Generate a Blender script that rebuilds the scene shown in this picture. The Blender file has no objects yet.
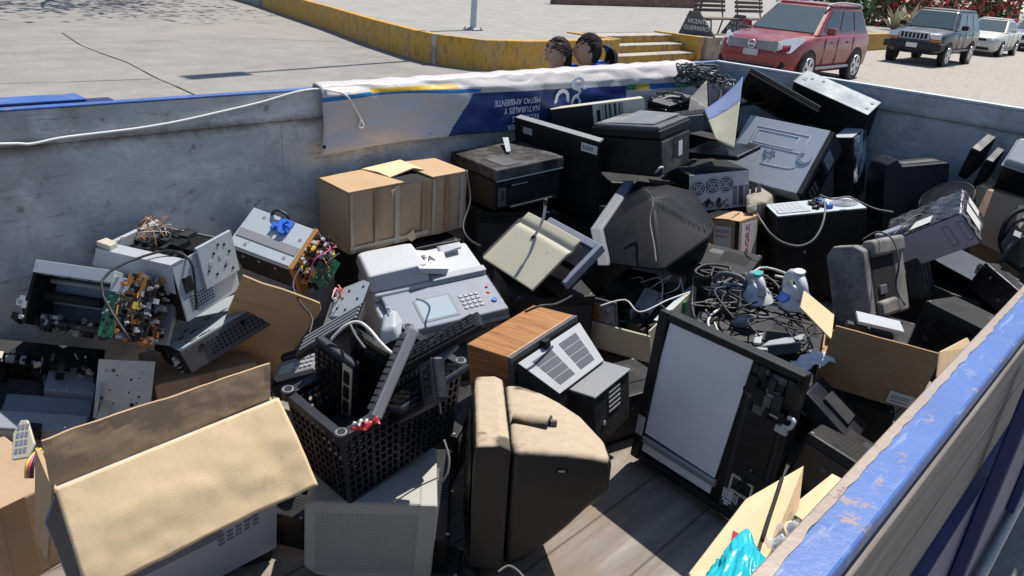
import bpy, bmesh, math, random
from mathutils import Vector, Matrix, Euler, noise as mnoise
rnd = random.Random(7)
scene = bpy.context.scene
COL = scene.collection
CAMH = 2.1                     # camera height above the street
F = 0.55                       # bed floor height
WT = 1.577                     # top of the bed walls
XE, YB, YN, XS = 4.86, 2.68, 0.178, -1.6
RC = [[0.69216, -0.24107, 0.68029], [-0.71798, -0.32604, 0.61498], [0.07355, -0.9141, -0.39875]]
FIT = {
 'cardbox': ([0.6057, 0.2371, 0.2705], [1.9458, 2.4836, -0.9935], [[0.9984, 0.0528, -0.02], [-0.0531, 0.9985, -0.0146], [0.0192, 0.0156, 0.9997]]),
 'blackprinter': ([0.4188, 0.359, 0.2], [2.591, 2.4378, -0.9434], [[0.9924, 0.1098, -0.0555], [-0.1103, 0.9939, -0.007], [0.0544, 0.0131, 0.9984]]),
 'mfp_black': ([0.3707, 0.3415, 0.2394], [3.1587, 2.0664, -0.7792], [[0.1294, 0.9888, -0.0746], [-0.9835, 0.1376, 0.1173], [0.1263, 0.0582, 0.9903]]),
 'panel': ([0.5027, 0.0453, 0.341], [2.888, 2.3724, -0.8939], [[0.1472, 0.9645, -0.2191], [-0.9869, 0.1285, -0.0974], [-0.0658, 0.2306, 0.9708]]),
 'whitemfp': ([0.4955, 0.3828, 0.1611], [1.8552, 2.1377, -1.2703], [[0.9301, 0.3244, -0.1724], [-0.352, 0.9212, -0.1657], [0.105, 0.2148, 0.971]]),
 'creamlid': ([0.2815, 0.3364, 0.0216], [2.1657, 1.8713, -1.0689], [[0.773, 0.1518, -0.616], [-0.1513, 0.987, 0.0534], [0.6161, 0.0519, 0.786]]),
 'woodtv': ([0.1884, 0.3729, 0.1328], [1.7313, 1.4877, -1.2088], [[0.0924, 0.9927, -0.0781], [-0.9882, 0.101, 0.1148], [0.1218, 0.0666, 0.9903]]),
 'beigetv': ([0.0944, 0.4449, 0.3703], [1.2898, 1.2076, -1.3381], [[0.7274, 0.6811, 0.0837], [-0.6862, 0.7213, 0.0943], [0.0039, -0.126, 0.992]]),
 'whitecrt': ([0.3264, 0.2394, 0.2861], [0.964, 1.3143, -1.3998], [[0.764, 0.6446, 0.0289], [-0.6439, 0.7645, -0.0298], [-0.0413, 0.0041, 0.9991]]),
 'crate': ([0.3843, 0.2063, 0.2451], [1.0038, 1.3393, -1.0988], [[0.9923, -0.0566, -0.1103], [0.0452, 0.9936, -0.1037], [0.1155, 0.0979, 0.9885]]),
 'bigbox': ([0.4384, 0.1199, 0.6359], [0.519, 1.4643, -1.2106], [[0.9916, 0.0579, -0.116], [-0.0913, 0.947, -0.3081], [0.092, 0.3161, 0.9443]]),
 'scanner': ([0.4982, 0.0666, 0.5348], [1.9124, 0.8453, -1.2478], [[-0.1101, 0.9913, 0.0718], [-0.9938, -0.1107, 0.0045], [0.0124, -0.0709, 0.9974]]),
 'tanbox': ([0.3107, 0.2704, 0.2367], [2.4955, 0.5944, -1.084], [[0.3563, 0.9254, -0.1293], [-0.9325, 0.3434, -0.112], [-0.0593, 0.1605, 0.9853]]),
 'opencase': ([0.3408, 0.4701, 0.1092], [2.6281, 1.5929, -1.382], [[0.1023, 0.9815, -0.1616], [-0.9881, 0.119, 0.0971], [0.1146, 0.1497, 0.9821]]),
 'blacktower': ([0.4514, 0.2212, 0.3788], [3.8729, 1.3736, -1.2318], [[0.6684, 0.7348, -0.115], [-0.7211, 0.6781, 0.1418], [0.1822, -0.0119, 0.9832]]),
 'silvertower': ([0.5218, 0.396, 0.1942], [4.1631, 1.7715, -0.9332], [[-0.0595, 0.6064, -0.793], [-0.9982, -0.0263, 0.0547], [0.0124, 0.7948, 0.6068]]),
 'toptower': ([0.4942, 0.1219, 0.1867], [4.7209, 1.7591, -0.6478], [[0.0034, 0.8773, -0.4799], [-0.9714, -0.111, -0.2098], [-0.2373, 0.4669, 0.8519]]),
 'pcrear': ([0.3344, 0.4004, 0.207], [3.8271, 2.0234, -1.0787], [[0.7594, 0.6486, -0.0518], [-0.6347, 0.7559, 0.1606], [0.1433, -0.0891, 0.9857]]),
 'printbox': ([0.24, 0.2046, 0.2696], [3.5881, 1.7159, -1.2815], [[-0.0044, 0.9992, 0.041], [-0.9837, -0.0117, 0.1796], [0.1799, -0.0395, 0.9829]]),
 'blackcrt2': ([0.337, 0.336, 0.2669], [4.5577, 1.2012, -0.9871], [[0.6396, 0.7676, -0.0421], [-0.7466, 0.6333, 0.204], [0.1832, -0.0991, 0.9781]]),
 'wrapbox': ([0.3578, 0.2323, 0.1754], [3.9416, 0.8475, -1.0395], [[0.0284, 0.9242, -0.3808], [-0.7677, 0.2641, 0.5838], [0.6401, 0.2758, 0.7171]]),
 'toolcase': ([0.1616, 0.4039, 0.2605], [3.3677, 0.9071, -1.1892], [[-0.055, 0.9912, 0.1208], [-0.9104, -0.0995, 0.4016], [0.4101, -0.0878, 0.9078]]),
 'slimcase': ([0.0664, 0.1299, 0.2345], [3.9116, 0.8421, -1.2426], [[-0.0326, 0.9442, 0.3279], [-0.8443, -0.2016, 0.4964], [0.5348, -0.2606, 0.8038]]),
 'lowtower': ([0.4064, 0.1093, 0.4237], [4.1424, 0.6233, -1.3265], [[-0.319, 0.6511, -0.6887], [-0.9392, -0.3144, 0.1379], [-0.1267, 0.6908, 0.7119]]),
 'tiltchassis': ([0.2449, 0.3341, 0.2099], [0.9359, 2.4109, -1.0346], [[0.9343, -0.3284, -0.1387], [0.3327, 0.943, 0.0082], [0.128, -0.0538, 0.9903]]),
 'flatchassis': ([0.3071, 0.2491, 0.0897], [1.0168, 2.3094, -1.2581], [[0.9562, 0.073, -0.2836], [-0.0013, 0.9695, 0.2452], [0.2928, -0.2341, 0.9271]]),
 'latchprinter': ([0.2776, 0.1819, 0.177], [1.364, 2.4578, -1.0769], [[0.4521, 0.7808, -0.4313], [-0.8746, 0.293, -0.3864], [-0.1753, 0.5519, 0.8153]]),
 'chassis1': ([0.2501, 0.2014, 0.1411], [0.6562, 2.442, -1.086], [[0.5967, 0.4533, -0.6622], [-0.8023, 0.3184, -0.505], [-0.0181, 0.8326, 0.5536]]),
 'chassis2': ([0.259, 0.2494, 0.1628], [0.5402, 2.4784, -1.3948], [[0.8646, 0.5016, -0.0282], [-0.4479, 0.7441, -0.4957], [-0.2277, 0.4412, 0.868]]),
 'laptopstack': ([0.2849, 0.2163, 0.0489], [4.0889, 2.5023, -0.7178], [[0.9644, 0.2193, -0.1478], [-0.2243, 0.9744, -0.0173], [0.1402, 0.0498, 0.9889]]),
 'greykeyboard': ([0.3038, 0.0994, 0.014], [3.864, 2.1561, -0.7012], [[0.6145, 0.7618, -0.2049], [-0.7633, 0.6398, 0.0895], [0.1993, 0.1014, 0.9747]]),
 'blacklid': ([0.3319, 0.2305, 0.0264], [3.788, 1.9438, -0.8609], [[-0.0847, 0.9834, -0.1607], [-0.9862, -0.0597, 0.1543], [0.1421, 0.1716, 0.9749]]),
 'dvddrive': ([0.2799, 0.2515, 0.0475], [4.1475, 2.21, -1.0664], [[0.3426, 0.9301, -0.1325], [-0.9135, 0.3627, 0.1844], [0.2195, 0.0578, 0.9739]]),
 'lcda': ([0.4649, 0.0316, 0.3434], [4.4882, 2.0054, -0.6423], [[0.3475, 0.6168, -0.7062], [-0.8611, -0.0883, -0.5008], [-0.3713, 0.7821, 0.5004]]),
 'lcdb': ([0.255, 0.2249, 0.024], [4.6027, 2.1927, -0.6784], [[0.4866, 0.8635, -0.1328], [-0.8393, 0.5042, 0.2034], [0.2426, 0.0124, 0.97]]),
 'baggedtower': ([0.1053, 0.2624, 0.2943], [4.6252, 1.5487, -0.9111], [[0.0738, 0.9866, -0.1458], [-0.9792, 0.0994, 0.1771], [0.1892, 0.1297, 0.9733]]),
 'stickerbox': ([0.4861, 0.1101, 0.2204], [3.2398, 2.4076, -0.7521], [[0.6732, 0.7359, -0.0729], [-0.7128, 0.672, 0.2009], [0.1968, -0.0833, 0.9769]]),
 'flapsheet': ([0.2614, 0.0097, 0.6318], [1.1462, 2.2535, -1.3039], [[0.8063, 0.5907, 0.03], [-0.469, 0.6695, -0.5761], [-0.3604, 0.4504, 0.8169]]),
 'greyphone': ([0.1553, 0.1249, 0.0432], [1.196, 2.0462, -1.3415], [[0.5653, 0.702, -0.4332], [-0.7252, 0.6732, 0.1445], [0.3931, 0.2325, 0.8896]]),
 'blackcube': ([0.1869, 0.161, 0.2319], [4.676, 0.6677, -0.7903], [[0.0678, 0.7299, -0.6802], [-0.9857, -0.0566, -0.159], [-0.1545, 0.6812, 0.7156]]),
 'slabone': ([0.0404, 0.1664, 0.1944], [4.7178, 0.9185, -0.7881], [[-0.0469, 0.9, -0.4334], [-0.9676, -0.1488, -0.2042], [-0.2482, 0.4098, 0.8778]]),
 'kba': ([0.1362, 0.0222, 0.2593], [0.9177, 1.4008, -1.0105], [[0.1801, 0.9728, -0.1454], [-0.9528, 0.1358, -0.2714], [-0.2443, 0.1874, 0.9514]]),
 'kbb': ([0.1127, 0.0222, 0.3135], [0.9923, 1.3608, -0.9964], [[0.2791, 0.9294, -0.2414], [-0.9178, 0.1842, -0.3518], [-0.2825, 0.3198, 0.9044]]),
 'kbd': ([0.2723, 0.0272, 0.0965], [0.9627, 1.1416, -0.925], [[-0.1171, 0.9385, 0.3248], [-0.7346, -0.3019, 0.6076], [0.6683, -0.1674, 0.7248]])}

def W(px, py, depth):
    """a point of the place: along the sight line of a pixel, at a given distance in front of the camera"""
    c = ((px-512)/745*depth, (py-288)/745*depth, depth)
    return Vector([sum(RC[i][j]*c[j] for j in range(3)) for i in range(3)]) + Vector((0, 0, CAMH))

# ------------------------------------------------------------------ materials
class N:
    def __init__(s, name):
        s.m = bpy.data.materials.new(name); s.m.use_nodes = True
        s.t = s.m.node_tree; s.b = s.t.nodes['Principled BSDF']
        s.tc = s.t.nodes.new('ShaderNodeTexCoord')
    def new(s, k): return s.t.nodes.new('ShaderNode'+k)
    def link(s, a, b): s.t.links.new(a, b)
    def set(s, **k):
        for a, v in k.items():
            i = s.b.inputs[a.replace('_', ' ')]
            if isinstance(v, (int, float)): i.default_value = v
            elif isinstance(v, tuple): i.default_value = (*v, 1) if len(v) == 3 else v
            else: s.link(v, i)
        return s
    def coord(s, scale=(1, 1, 1), rot=(0, 0, 0), kind='Object'):
        mp = s.new('Mapping'); mp.inputs['Scale'].default_value = scale; mp.inputs['Rotation'].default_value = rot
        s.link(s.tc.outputs[kind], mp.inputs['Vector']); return mp.outputs[0]
    def noise(s, scale, detail=4, rough=.55, vec=None, dist=0):
        n = s.new('TexNoise'); n.inputs['Scale'].default_value = scale; n.inputs['Detail'].default_value = detail
        n.inputs['Roughness'].default_value = rough; n.inputs['Distortion'].default_value = dist
        s.link(vec if vec is not None else s.tc.outputs['Object'], n.inputs['Vector']); return n.outputs['Fac']
    def ramp(s, fac, stops):
        r = s.new('ValToRGB'); e = r.color_ramp.elements
        while len(e) < len(stops): e.new(.5)
        for i, (p, c) in enumerate(stops):
            e[i].position = p; c = (c, c, c) if isinstance(c, (int, float)) else c; e[i].color = (*c[:3], 1)
        s.link(fac, r.inputs[0]); return r.outputs[0]
    def mix(s, fac, a, b, mode='MIX'):
        m = s.new('Mix'); m.data_type = 'RGBA'; m.blend_type = mode
        for v, i in ((fac, 0), (a, 6), (b, 7)):
            if isinstance(v, (int, float)): m.inputs[i].default_value = v if i == 0 else (v, v, v, 1)
            elif isinstance(v, tuple): m.inputs[i].default_value = (*v[:3], 1)
            else: s.link(v, m.inputs[i])
        return m.outputs[2]
    def math(s, op, a, b=0, c=None):
        m = s.new('Math'); m.operation = op
        for v, i in ((a, 0), (b, 1), (c, 2)):
            if v is None: continue
            if isinstance(v, (int, float)): m.inputs[i].default_value = v
            else: s.link(v, m.inputs[i])
        return m.outputs[0]
    def sep(s, vec):
        x = s.new('SeparateXYZ'); s.link(vec, x.inputs[0]); return x.outputs
    def bump(s, h, strength=.2, dist=.01):
        b = s.new('Bump'); b.inputs['Strength'].default_value = strength; b.inputs['Distance'].default_value = dist
        s.link(h, b.inputs['Height']); s.link(b.outputs[0], s.b.inputs['Normal']); return s

def plastic(name, base, rough=.45, dust=.25, dustc=(.30, .26, .21), sc=6, spec=.5):
    """moulded plastic with patchy dust and scuffs"""
    n = N(name)
    f = n.noise(sc, 8, .72)
    d = n.ramp(f, [(.44, 0), (.66, dust)])
    c = n.mix(d, base, dustc)
    g = n.noise(sc*16, 4, .7)
    c = n.mix(n.ramp(g, [(.58, 0), (.70, .55*dust)]), c, dustc)
    k = n.noise(3, 4, .6, n.coord((2, 40, 40), (.2, .4, .5)), 1.0)
    c = n.mix(n.ramp(k, [(.64, 0), (.70, .5*dust)]), c, tuple(min(.7, v*1.2+.05) for v in dustc))
    k2 = n.noise(3, 4, .6, n.coord((45, 2.5, 45), (.5, .1, .3)), 1.0)
    c = n.mix(n.ramp(k2, [(.66, 0), (.71, .4*dust)]), c, tuple(v*.35 for v in base))
    r = n.ramp(f, [(.3, rough), (.7, min(1, rough+.32))])
    n.set(Base_Color=c, Roughness=r, Specular_IOR_Level=spec)
    n.bump(n.mix(.5, n.noise(220, 2), g), .10, .002)
    return n.m

def metal(name, base, rough=.4, metallic=.55, rust=.15, sc=7):
    n = N(name)
    f = n.noise(sc, 6, .7)
    c = n.mix(n.ramp(f, [(.35, 0), (.7, .35)]), base, tuple(v*.72 for v in base))
    k = n.noise(3, 4, .6, n.coord((3, 50, 50), (.2, .4, .5)), 1.0)
    c = n.mix(n.ramp(k, [(.60, 0), (.66, .35)]), c, tuple(v*.45 for v in base))
    r = n.noise(sc*3.1, 7, .75)
    c = n.mix(n.ramp(r, [(.60, 0), (.68, rust)]), c, (.16, .085, .04))
    n.set(Base_Color=c, Metallic=metallic, Roughness=n.ramp(f, [(.3, rough), (.7, rough+.22)]))
    return n.m

def flat(name, base, rough=.5, metallic=0, **k):
    n = N(name)
    f = n.noise(9, 5, .6)
    c = n.mix(n.ramp(f, [(.3, 0), (.75, .3)]), base, tuple(v*.75+.01 for v in base))
    n.set(Base_Color=c, Roughness=rough, Metallic=metallic, **k); return n.m

def cardboard(name, base=(.50, .345, .20), axis=0):
    n = N(name)
    f = n.noise(5, 5, .6)
    c = n.mix(n.ramp(f, [(.3, 0), (.75, .55)]), base, tuple(v*.8 for v in base))
    sc = [30, 30, 30]; sc[axis] = 1.2
    g = n.noise(3, 3, .6, n.coord(tuple(sc)))
    c = n.mix(n.ramp(g, [(.45, 0), (.7, .28)]), c, tuple(v*.72 for v in base))
    st = n.noise(4.3, 6, .7)
    c = n.mix(n.ramp(st, [(.57, 0), (.66, .34)]), c, (.20, .125, .07))
    w = n.new('TexWave'); w.inputs['Scale'].default_value = 45; w.bands_direction = 'XYZ'[axis if axis < 2 else 0]
    n.link(n.tc.outputs['Object'], w.inputs['Vector'])
    n.set(Base_Color=c, Roughness=.82, Specular_IOR_Level=.2)
    n.bump(n.mix(.6, w.outputs['Fac'], g), .045, .003)
    return n.m

M = {}
M['black'] = plastic('black_plastic', (.0065, .0068, .0075), .40, .11, (.13, .12, .105), 7, .3)
M['black2'] = plastic('dusty_black_plastic', (.012, .012, .013), .5, .6, (.19, .18, .16), 9, .3)
M['gloss'] = plastic('gloss_black_plastic', (.005, .005, .006), .16, .10, (.13, .12, .11), 7, .4)
M['char'] = plastic('charcoal_plastic', (.02, .021, .024), .5, .2, (.16, .145, .125), 7, .35)
M['navy'] = plastic('blue_black_plastic', (.008, .0095, .017), .36, .07, (.12, .115, .11), 7, .35)
M['dgrey'] = plastic('dark_grey_plastic', (.06, .064, .072), .5, .25)
M['grey'] = plastic('mid_grey_plastic', (.22, .23, .245), .5, .25)
M['lgrey'] = plastic('light_grey_plastic', (.38, .40, .43), .45, .25, (.35, .32, .27))
M['white'] = plastic('off_white_plastic', (.50, .515, .54), .42, .3, (.45, .42, .36))
M['panelg'] = plastic('bluish_grey_plastic', (.22, .245, .30), .42, .2, (.38, .36, .32))
M['cream'] = plastic('cream_plastic', (.50, .475, .365), .45, .3, (.46, .42, .30))
M['beige'] = plastic('beige_plastic', (.52, .48, .38), .5, .3, (.36, .31, .24))
M['sheet'] = plastic('white_scan_sheet', (.74, .76, .80), .5, .10)
M['dust'] = None
M['zinc'] = metal('zinc_sheet', (.46, .515, .55), .42, .2, .4)
M['zincd'] = metal('dull_steel_sheet', (.27, .285, .29), .5, .3, .5)
M['silver'] = metal('silver_case_paint', (.58, .615, .67), .4, .1, .06, 4)
M['chrome'] = metal('bare_steel', (.6, .61, .62), .25, .9, .1)
M['card'] = cardboard('cardboard_along_x', axis=0)
M['cardz'] = cardboard('cardboard_along_z', axis=2)
M['carddk'] = cardboard('worn_brown_cardboard', (.43, .305, .195), axis=2)
M['cardlit'] = cardboard('sunlit_pale_cardboard', (.78, .59, .36), axis=1)  # paler copy: sunlight on the folded flap is put into its albedo
M['edge'] = flat('cardboard_edge', (.62, .47, .30), .85)
M['tape'] = flat('brown_packing_tape', (.30, .20, .115), .25)
M['cleartape'] = flat('clear_packing_tape', (.42, .36, .28), .18)
M['paper'] = flat('white_paper', (.72, .72, .69), .7)
M['paperd'] = flat('grey_label_paper', (.42, .43, .44), .6)
M['green'] = flat('circuit_board_green', (.03, .17, .07), .4)
M['amber'] = flat('amber_circuit_board', (.36, .17, .04), .45)
M['orange'] = flat('orange_wire', (.55, .19, .05), .5)
M['yellow'] = flat('yellow_part', (.7, .55, .04), .4)
M['blue'] = flat('blue_latch', (.04, .16, .62), .4)
M['red'] = flat('red_plastic', (.5, .03, .05), .4)
M['pink'] = flat('pink_wire', (.7, .08, .25), .5)
M['redink'] = flat('red_ink', (.55, .05, .06), .7)
M['blackink'] = flat('black_ink', (.02, .02, .022), .7)
M['whiteink'] = flat('white_ink', (.78, .79, .82), .6)
M['greyink'] = flat('grey_ink', (.20, .21, .25), .6)
M['void'] = flat('cavity_and_shade_black', (.004, .004, .0045), .8)  # near-black for holes; also painted shade on the crate filler and subwoofer
M['cable'] = plastic('black_cable', (.016, .016, .018), .42, .1)
M['cablew'] = plastic('white_cable', (.62, .60, .55), .5, .2)
M['cableg'] = plastic('grey_cable', (.13, .13, .13), .5, .2)
M['plate'] = metal('pale_steel_plate', (.33, .37, .39), .55, .1, .15)
M['rope'] = flat('white_rope', (.78, .77, .74), .8)
M['tyre'] = plastic('tyre_rubber', (.018, .018, .018), .8, .4)
M['chromecar'] = flat('car_chrome', (.62, .63, .66), .32, .7)
M['lamp'] = flat('headlamp_lens', (.62, .64, .66), .08)
M['amberlens'] = flat('amber_lens', (.5, .17, .04), .15)
M['lcd'] = flat('lcd_glass', (.38, .45, .50), .12)
M['lcdg'] = flat('lcd_green_glass', (.42, .50, .42), .12)
M['aqua'] = None
def _carpaint(name, c, rough=.28):
    n = N(name); f = n.noise(3, 5, .6)
    cc = n.mix(n.ramp(f, [(.4, 0), (.75, .10)]), c, (.30, .26, .22))
    n.set(Base_Color=cc, Roughness=n.ramp(f, [(.3, rough), (.75, rough+.25)]), Coat_Weight=.35, Coat_Roughness=.15); return n.m
M['carred'] = _carpaint('red_car_paint', (.21, .007, .012))
M['carjeep'] = _carpaint('dark_blue_car_paint', (.016, .02, .03), .3)
M['carwhite'] = _carpaint('champagne_car_paint', (.56, .55, .47))
M['carblue'] = _carpaint('blue_grey_car_paint', (.09, .12, .2))
def _glass():
    n = N('car_glass'); n.set(Base_Color=(.085, .12, .125), Roughness=.06, Specular_IOR_Level=.9); return n.m
M['glass'] = _glass()
M['glassd'] = flat('dark_side_glass', (.012, .016, .017), .08)
M['ventdark'] = flat('vent_shadow_grey', (.075, .078, .10), .7)
def _clear():
    n = N('clear_film'); f = n.noise(14, 5, .7, dist=1.5)
    n.set(Base_Color=(.75, .82, .85), Roughness=.12, Alpha=n.ramp(f, [(.35, .25), (.65, .85)]))
    n.bump(f, .9, .02); return n.m
M['film'] = _clear()
def _aqua():
    n = N('aqua_bag_film'); f = n.noise(9, 4, .6, n.coord((1, 1, 3)), 1.2)
    c = n.mix(f, (.005, .36, .46), (.02, .62, .70))
    n.set(Base_Color=c, Roughness=.28, Transmission_Weight=.12); n.bump(f, .25, .015); return n.m
M['aqua'] = _aqua()
def _wood():
    n = N('orange_wood_veneer'); v = n.coord((2, 26, 26))
    f = n.noise(2.2, 6, .65, v, .8)
    c = n.ramp(f, [(.25, (.15, .06, .02)), (.5, (.36, .16, .05)), (.75, (.50, .25, .09))])
    n.set(Base_Color=c, Roughness=.45); return n.m
M['wood'] = _wood()
def _dusty():
    """dark television shell whose top is caked with pale dust"""
    n = N('dust_caked_plastic')
    geo = n.new('NewGeometry'); s = n.sep(geo.outputs['Normal'])
    f = n.noise(9, 6, .65)
    lay = n.math('ADD', s[2], n.math('MULTIPLY', n.math('SUBTRACT', f, .5), 1.1))
    k = n.ramp(lay, [(.48, 0), (.86, 1)])
    g = n.noise(4.2, 4, .6, n.coord((1, 1.6, 1)))
    d = n.mix(n.ramp(n.noise(40, 4, .7), [(.35, 0), (.7, .6)]), (.47, .375, .265), (.34, .265, .185))
    bare = n.ramp(g, [(.53, 1), (.60, .15)])
    c = n.mix(n.math('MULTIPLY', k, bare), (.020, .0195, .0185), d)
    n.set(Base_Color=c, Roughness=n.ramp(k, [(0, .42), (1, .9)])); n.bump(f, .12, .004); return n.m
M['dust'] = _dusty()

DENT = bpy.data.textures.new('dents', 'CLOUDS'); DENT.noise_scale = .11; DENT.noise_depth = 3
# ------------------------------------------------------------------ mesh builder
class MB:
    def __init__(s): s.v = []; s.f = []; s.mi = []; s.sm = []; s.mats = []
    def _m(s, m):
        m = M[m] if isinstance(m, str) else m
        if m not in s.mats: s.mats.append(m)
        return s.mats.index(m)
    def add(s, vs, fs, m, smooth=False, T=None):
        o = len(s.v); k = s._m(m)
        s.v += [(T @ Vector(v)) if T else Vector(v) for v in vs]
        for f in fs: s.f.append([i+o for i in f]); s.mi.append(k); s.sm.append(smooth)
        return s
    def box(s, a, b, m, T=None, taper=None):
        """box from corner a to corner b; taper=(tx,ty): half-size factors of the top face"""
        x0, y0, z0 = a; x1, y1, z1 = b
        tx, ty = taper or (1, 1); cx, cy = (x0+x1)/2, (y0+y1)/2
        X0, X1 = cx+(x0-cx)*tx, cx+(x1-cx)*tx; Y0, Y1 = cy+(y0-cy)*ty, cy+(y1-cy)*ty
        vs = [(x0, y0, z0), (x1, y0, z0), (x1, y1, z0), (x0, y1, z0), (X0, Y0, z1), (X1, Y0, z1), (X1, Y1, z1), (X0, Y1, z1)]
        return s.add(vs, [(3, 2, 1, 0), (4, 5, 6, 7), (0, 1, 5, 4), (1, 2, 6, 5), (2, 3, 7, 6), (3, 0, 4, 7)], m, T=T)
    def cbox(s, c, d, m, rot=None, T=None):
        R_ = Matrix.Translation(c) @ (Euler([math.radians(q) for q in rot]).to_matrix().to_4x4() if rot else Matrix())
        if T: R_ = T @ R_
        h = [q/2 for q in d]
        return s.box((-h[0], -h[1], -h[2]), tuple(h), m, T=R_)
    def cyl(s, a, b, r, m, r2=None, n=14, T=None, caps=True):
        a, b = Vector(a), Vector(b); ax = (b-a).normalized(); r2 = r if r2 is None else r2
        u = ax.orthogonal().normalized(); w = ax.cross(u)
        vs = []
        for p, q in ((a, r), (b, r2)):
            for i in range(n):
                t = 2*math.pi*i/n; vs.append(p+u*(q*math.cos(t))+w*(q*math.sin(t)))
        s.add(vs, [(i, (i+1) % n, n+(i+1) % n, n+i) for i in range(n)], m, True, T)
        if caps: s.add(vs, [tuple(range(n-1, -1, -1)), tuple(range(n, 2*n))], m, False, T)
        return s
    def tube(s, pts, r, m, n=6, sub=4, T=None):
        P = [Vector(p) for p in pts]
        if sub > 1 and len(P) > 2:
            Q = []
            for i in range(len(P)-1):
                p0, p1, p2, p3 = P[max(i-1, 0)], P[i], P[i+1], P[min(i+2, len(P)-1)]
                for j in range(sub):
                    t = j/sub
                    Q.append(.5*((2*p1)+(p2-p0)*t+(2*p0-5*p1+4*p2-p3)*t*t+(3*p1-p0-3*p2+p3)*t**3))
            P = Q+[P[-1]]
        u = None; vs = []
        for i, p in enumerate(P):
            d = (P[min(i+1, len(P)-1)]-P[max(i-1, 0)])
            if d.length < 1e-7: d = Vector((0, 0, 1))
            d.normalize()
            u = d.orthogonal().normalized() if u is None else (u-d*u.dot(d))
            if u.length < 1e-5: u = d.orthogonal()
            u = u.normalized(); w = d.cross(u)
            rr = r(i/(len(P)-1)) if callable(r) else r
            for k in range(n):
                t = 2*math.pi*k/n; vs.append(p+u*(rr*math.cos(t))+w*(rr*math.sin(t)))
        fs = []
        for i in range(len(P)-1):
            for k in range(n): fs.append((i*n+k, i*n+(k+1) % n, (i+1)*n+(k+1) % n, (i+1)*n+k))
        fs += [tuple(range(n-1, -1, -1)), tuple(range((len(P)-1)*n, len(P)*n))]
        return s.add(vs, fs, m, True, T)
    def prism(s, pts, d0, d1, axis, m, T=None, inset=1.0):
        """outline pts (2-d) extruded along an axis; the other two axes keep their order"""
        def v(p, d):
            q = list(p); q.insert(axis, d); return tuple(q)
        n = len(pts)
        cx = sum(p[0] for p in pts)/n; cy = sum(p[1] for p in pts)/n
        p2 = [(cx+(p[0]-cx)*inset, cy+(p[1]-cy)*inset) for p in pts]
        vs = [v(p, d0) for p in pts]+[v(p, d1) for p in p2]
        return s.add(vs, [tuple(range(n-1, -1, -1)), tuple(range(n, 2*n))]+[(i, (i+1) % n, n+(i+1) % n, n+i) for i in range(n)], m, T=T)
    def quad(s, p, m, th=0.0, T=None):
        P = [Vector(q) for q in p]
        nrm = (P[1]-P[0]).cross(P[-1]-P[0]).normalized()*th
        n = len(P)
        if not th: return s.add(P, [tuple(range(n))], m, T=T)
        vs = P+[q-nrm for q in P]
        return s.add(vs, [tuple(range(n)), tuple(range(2*n-1, n-1, -1))]+[(i, n+i, n+(i+1) % n, (i+1) % n) for i in range(n)], m, T=T)
    def hull(s, pts, m, smooth=False):
        bm = bmesh.new()
        for p in pts: bm.verts.new(p)
        r = bmesh.ops.convex_hull(bm, input=bm.verts)
        bmesh.ops.delete(bm, geom=[g for g in r['geom_interior'] if isinstance(g, bmesh.types.BMVert)], context='VERTS')
        bmesh.ops.dissolve_limit(bm, angle_limit=.03, verts=bm.verts, edges=bm.edges)
        bm.verts.index_update()
        s.add([v.co.copy() for v in bm.verts], [[v.index for v in f.verts] for f in bm.faces], m, smooth); bm.free(); return s
    def grid(s, fn, nu, nv, m, smooth=True):
        vs = [fn(i/nu, j/nv) for j in range(nv+1) for i in range(nu+1)]
        return s.add(vs, [(j*(nu+1)+i, j*(nu+1)+i+1, (j+1)*(nu+1)+i+1, (j+1)*(nu+1)+i) for j in range(nv) for i in range(nu)], m, smooth)
    def build(s, name, parent=None, crumple=None, bevel=0, seg=2, subsurf=0, solid=0, label=None, stuff=False):
        me = bpy.data.meshes.new(name)
        org = Vector()
        me.from_pydata([tuple(v) for v in s.v], [], s.f)
        for m in s.mats: me.materials.append(m)
        me.polygons.foreach_set('material_index', s.mi); me.polygons.foreach_set('use_smooth', s.sm)
        bm = bmesh.new(); bm.from_mesh(me)
        if not solid: bmesh.ops.recalc_face_normals(bm, faces=bm.faces)
        bm.to_mesh(me); bm.free(); me.update()
        o = bpy.data.objects.new(name, me); COL.objects.link(o)
        if parent: o.parent = parent
        if solid:
            q = o.modifiers.new('thick', 'SOLIDIFY'); q.thickness = solid; q.offset = 0
        if bevel:
            q = o.modifiers.new('bevel', 'BEVEL'); q.width = bevel; q.segments = seg; q.limit_method = 'ANGLE'; q.angle_limit = math.radians(35); q.harden_normals = False
        if subsurf:
            q = o.modifiers.new('sub', 'SUBSURF'); q.levels = q.render_levels = subsurf
        if crumple:
            q = o.modifiers.new('cut', 'SUBSURF'); q.subdivision_type = 'SIMPLE'; q.levels = q.render_levels = 5
            q = o.modifiers.new('dent', 'DISPLACE'); q.strength = crumple[0]; q.mid_level = .5; q.direction = crumple[1]; q.texture_coords = 'LOCAL'; q.texture = DENT
        if label: o['label'] = label
        if stuff: o['kind'] = 'stuff'
        return o

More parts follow.
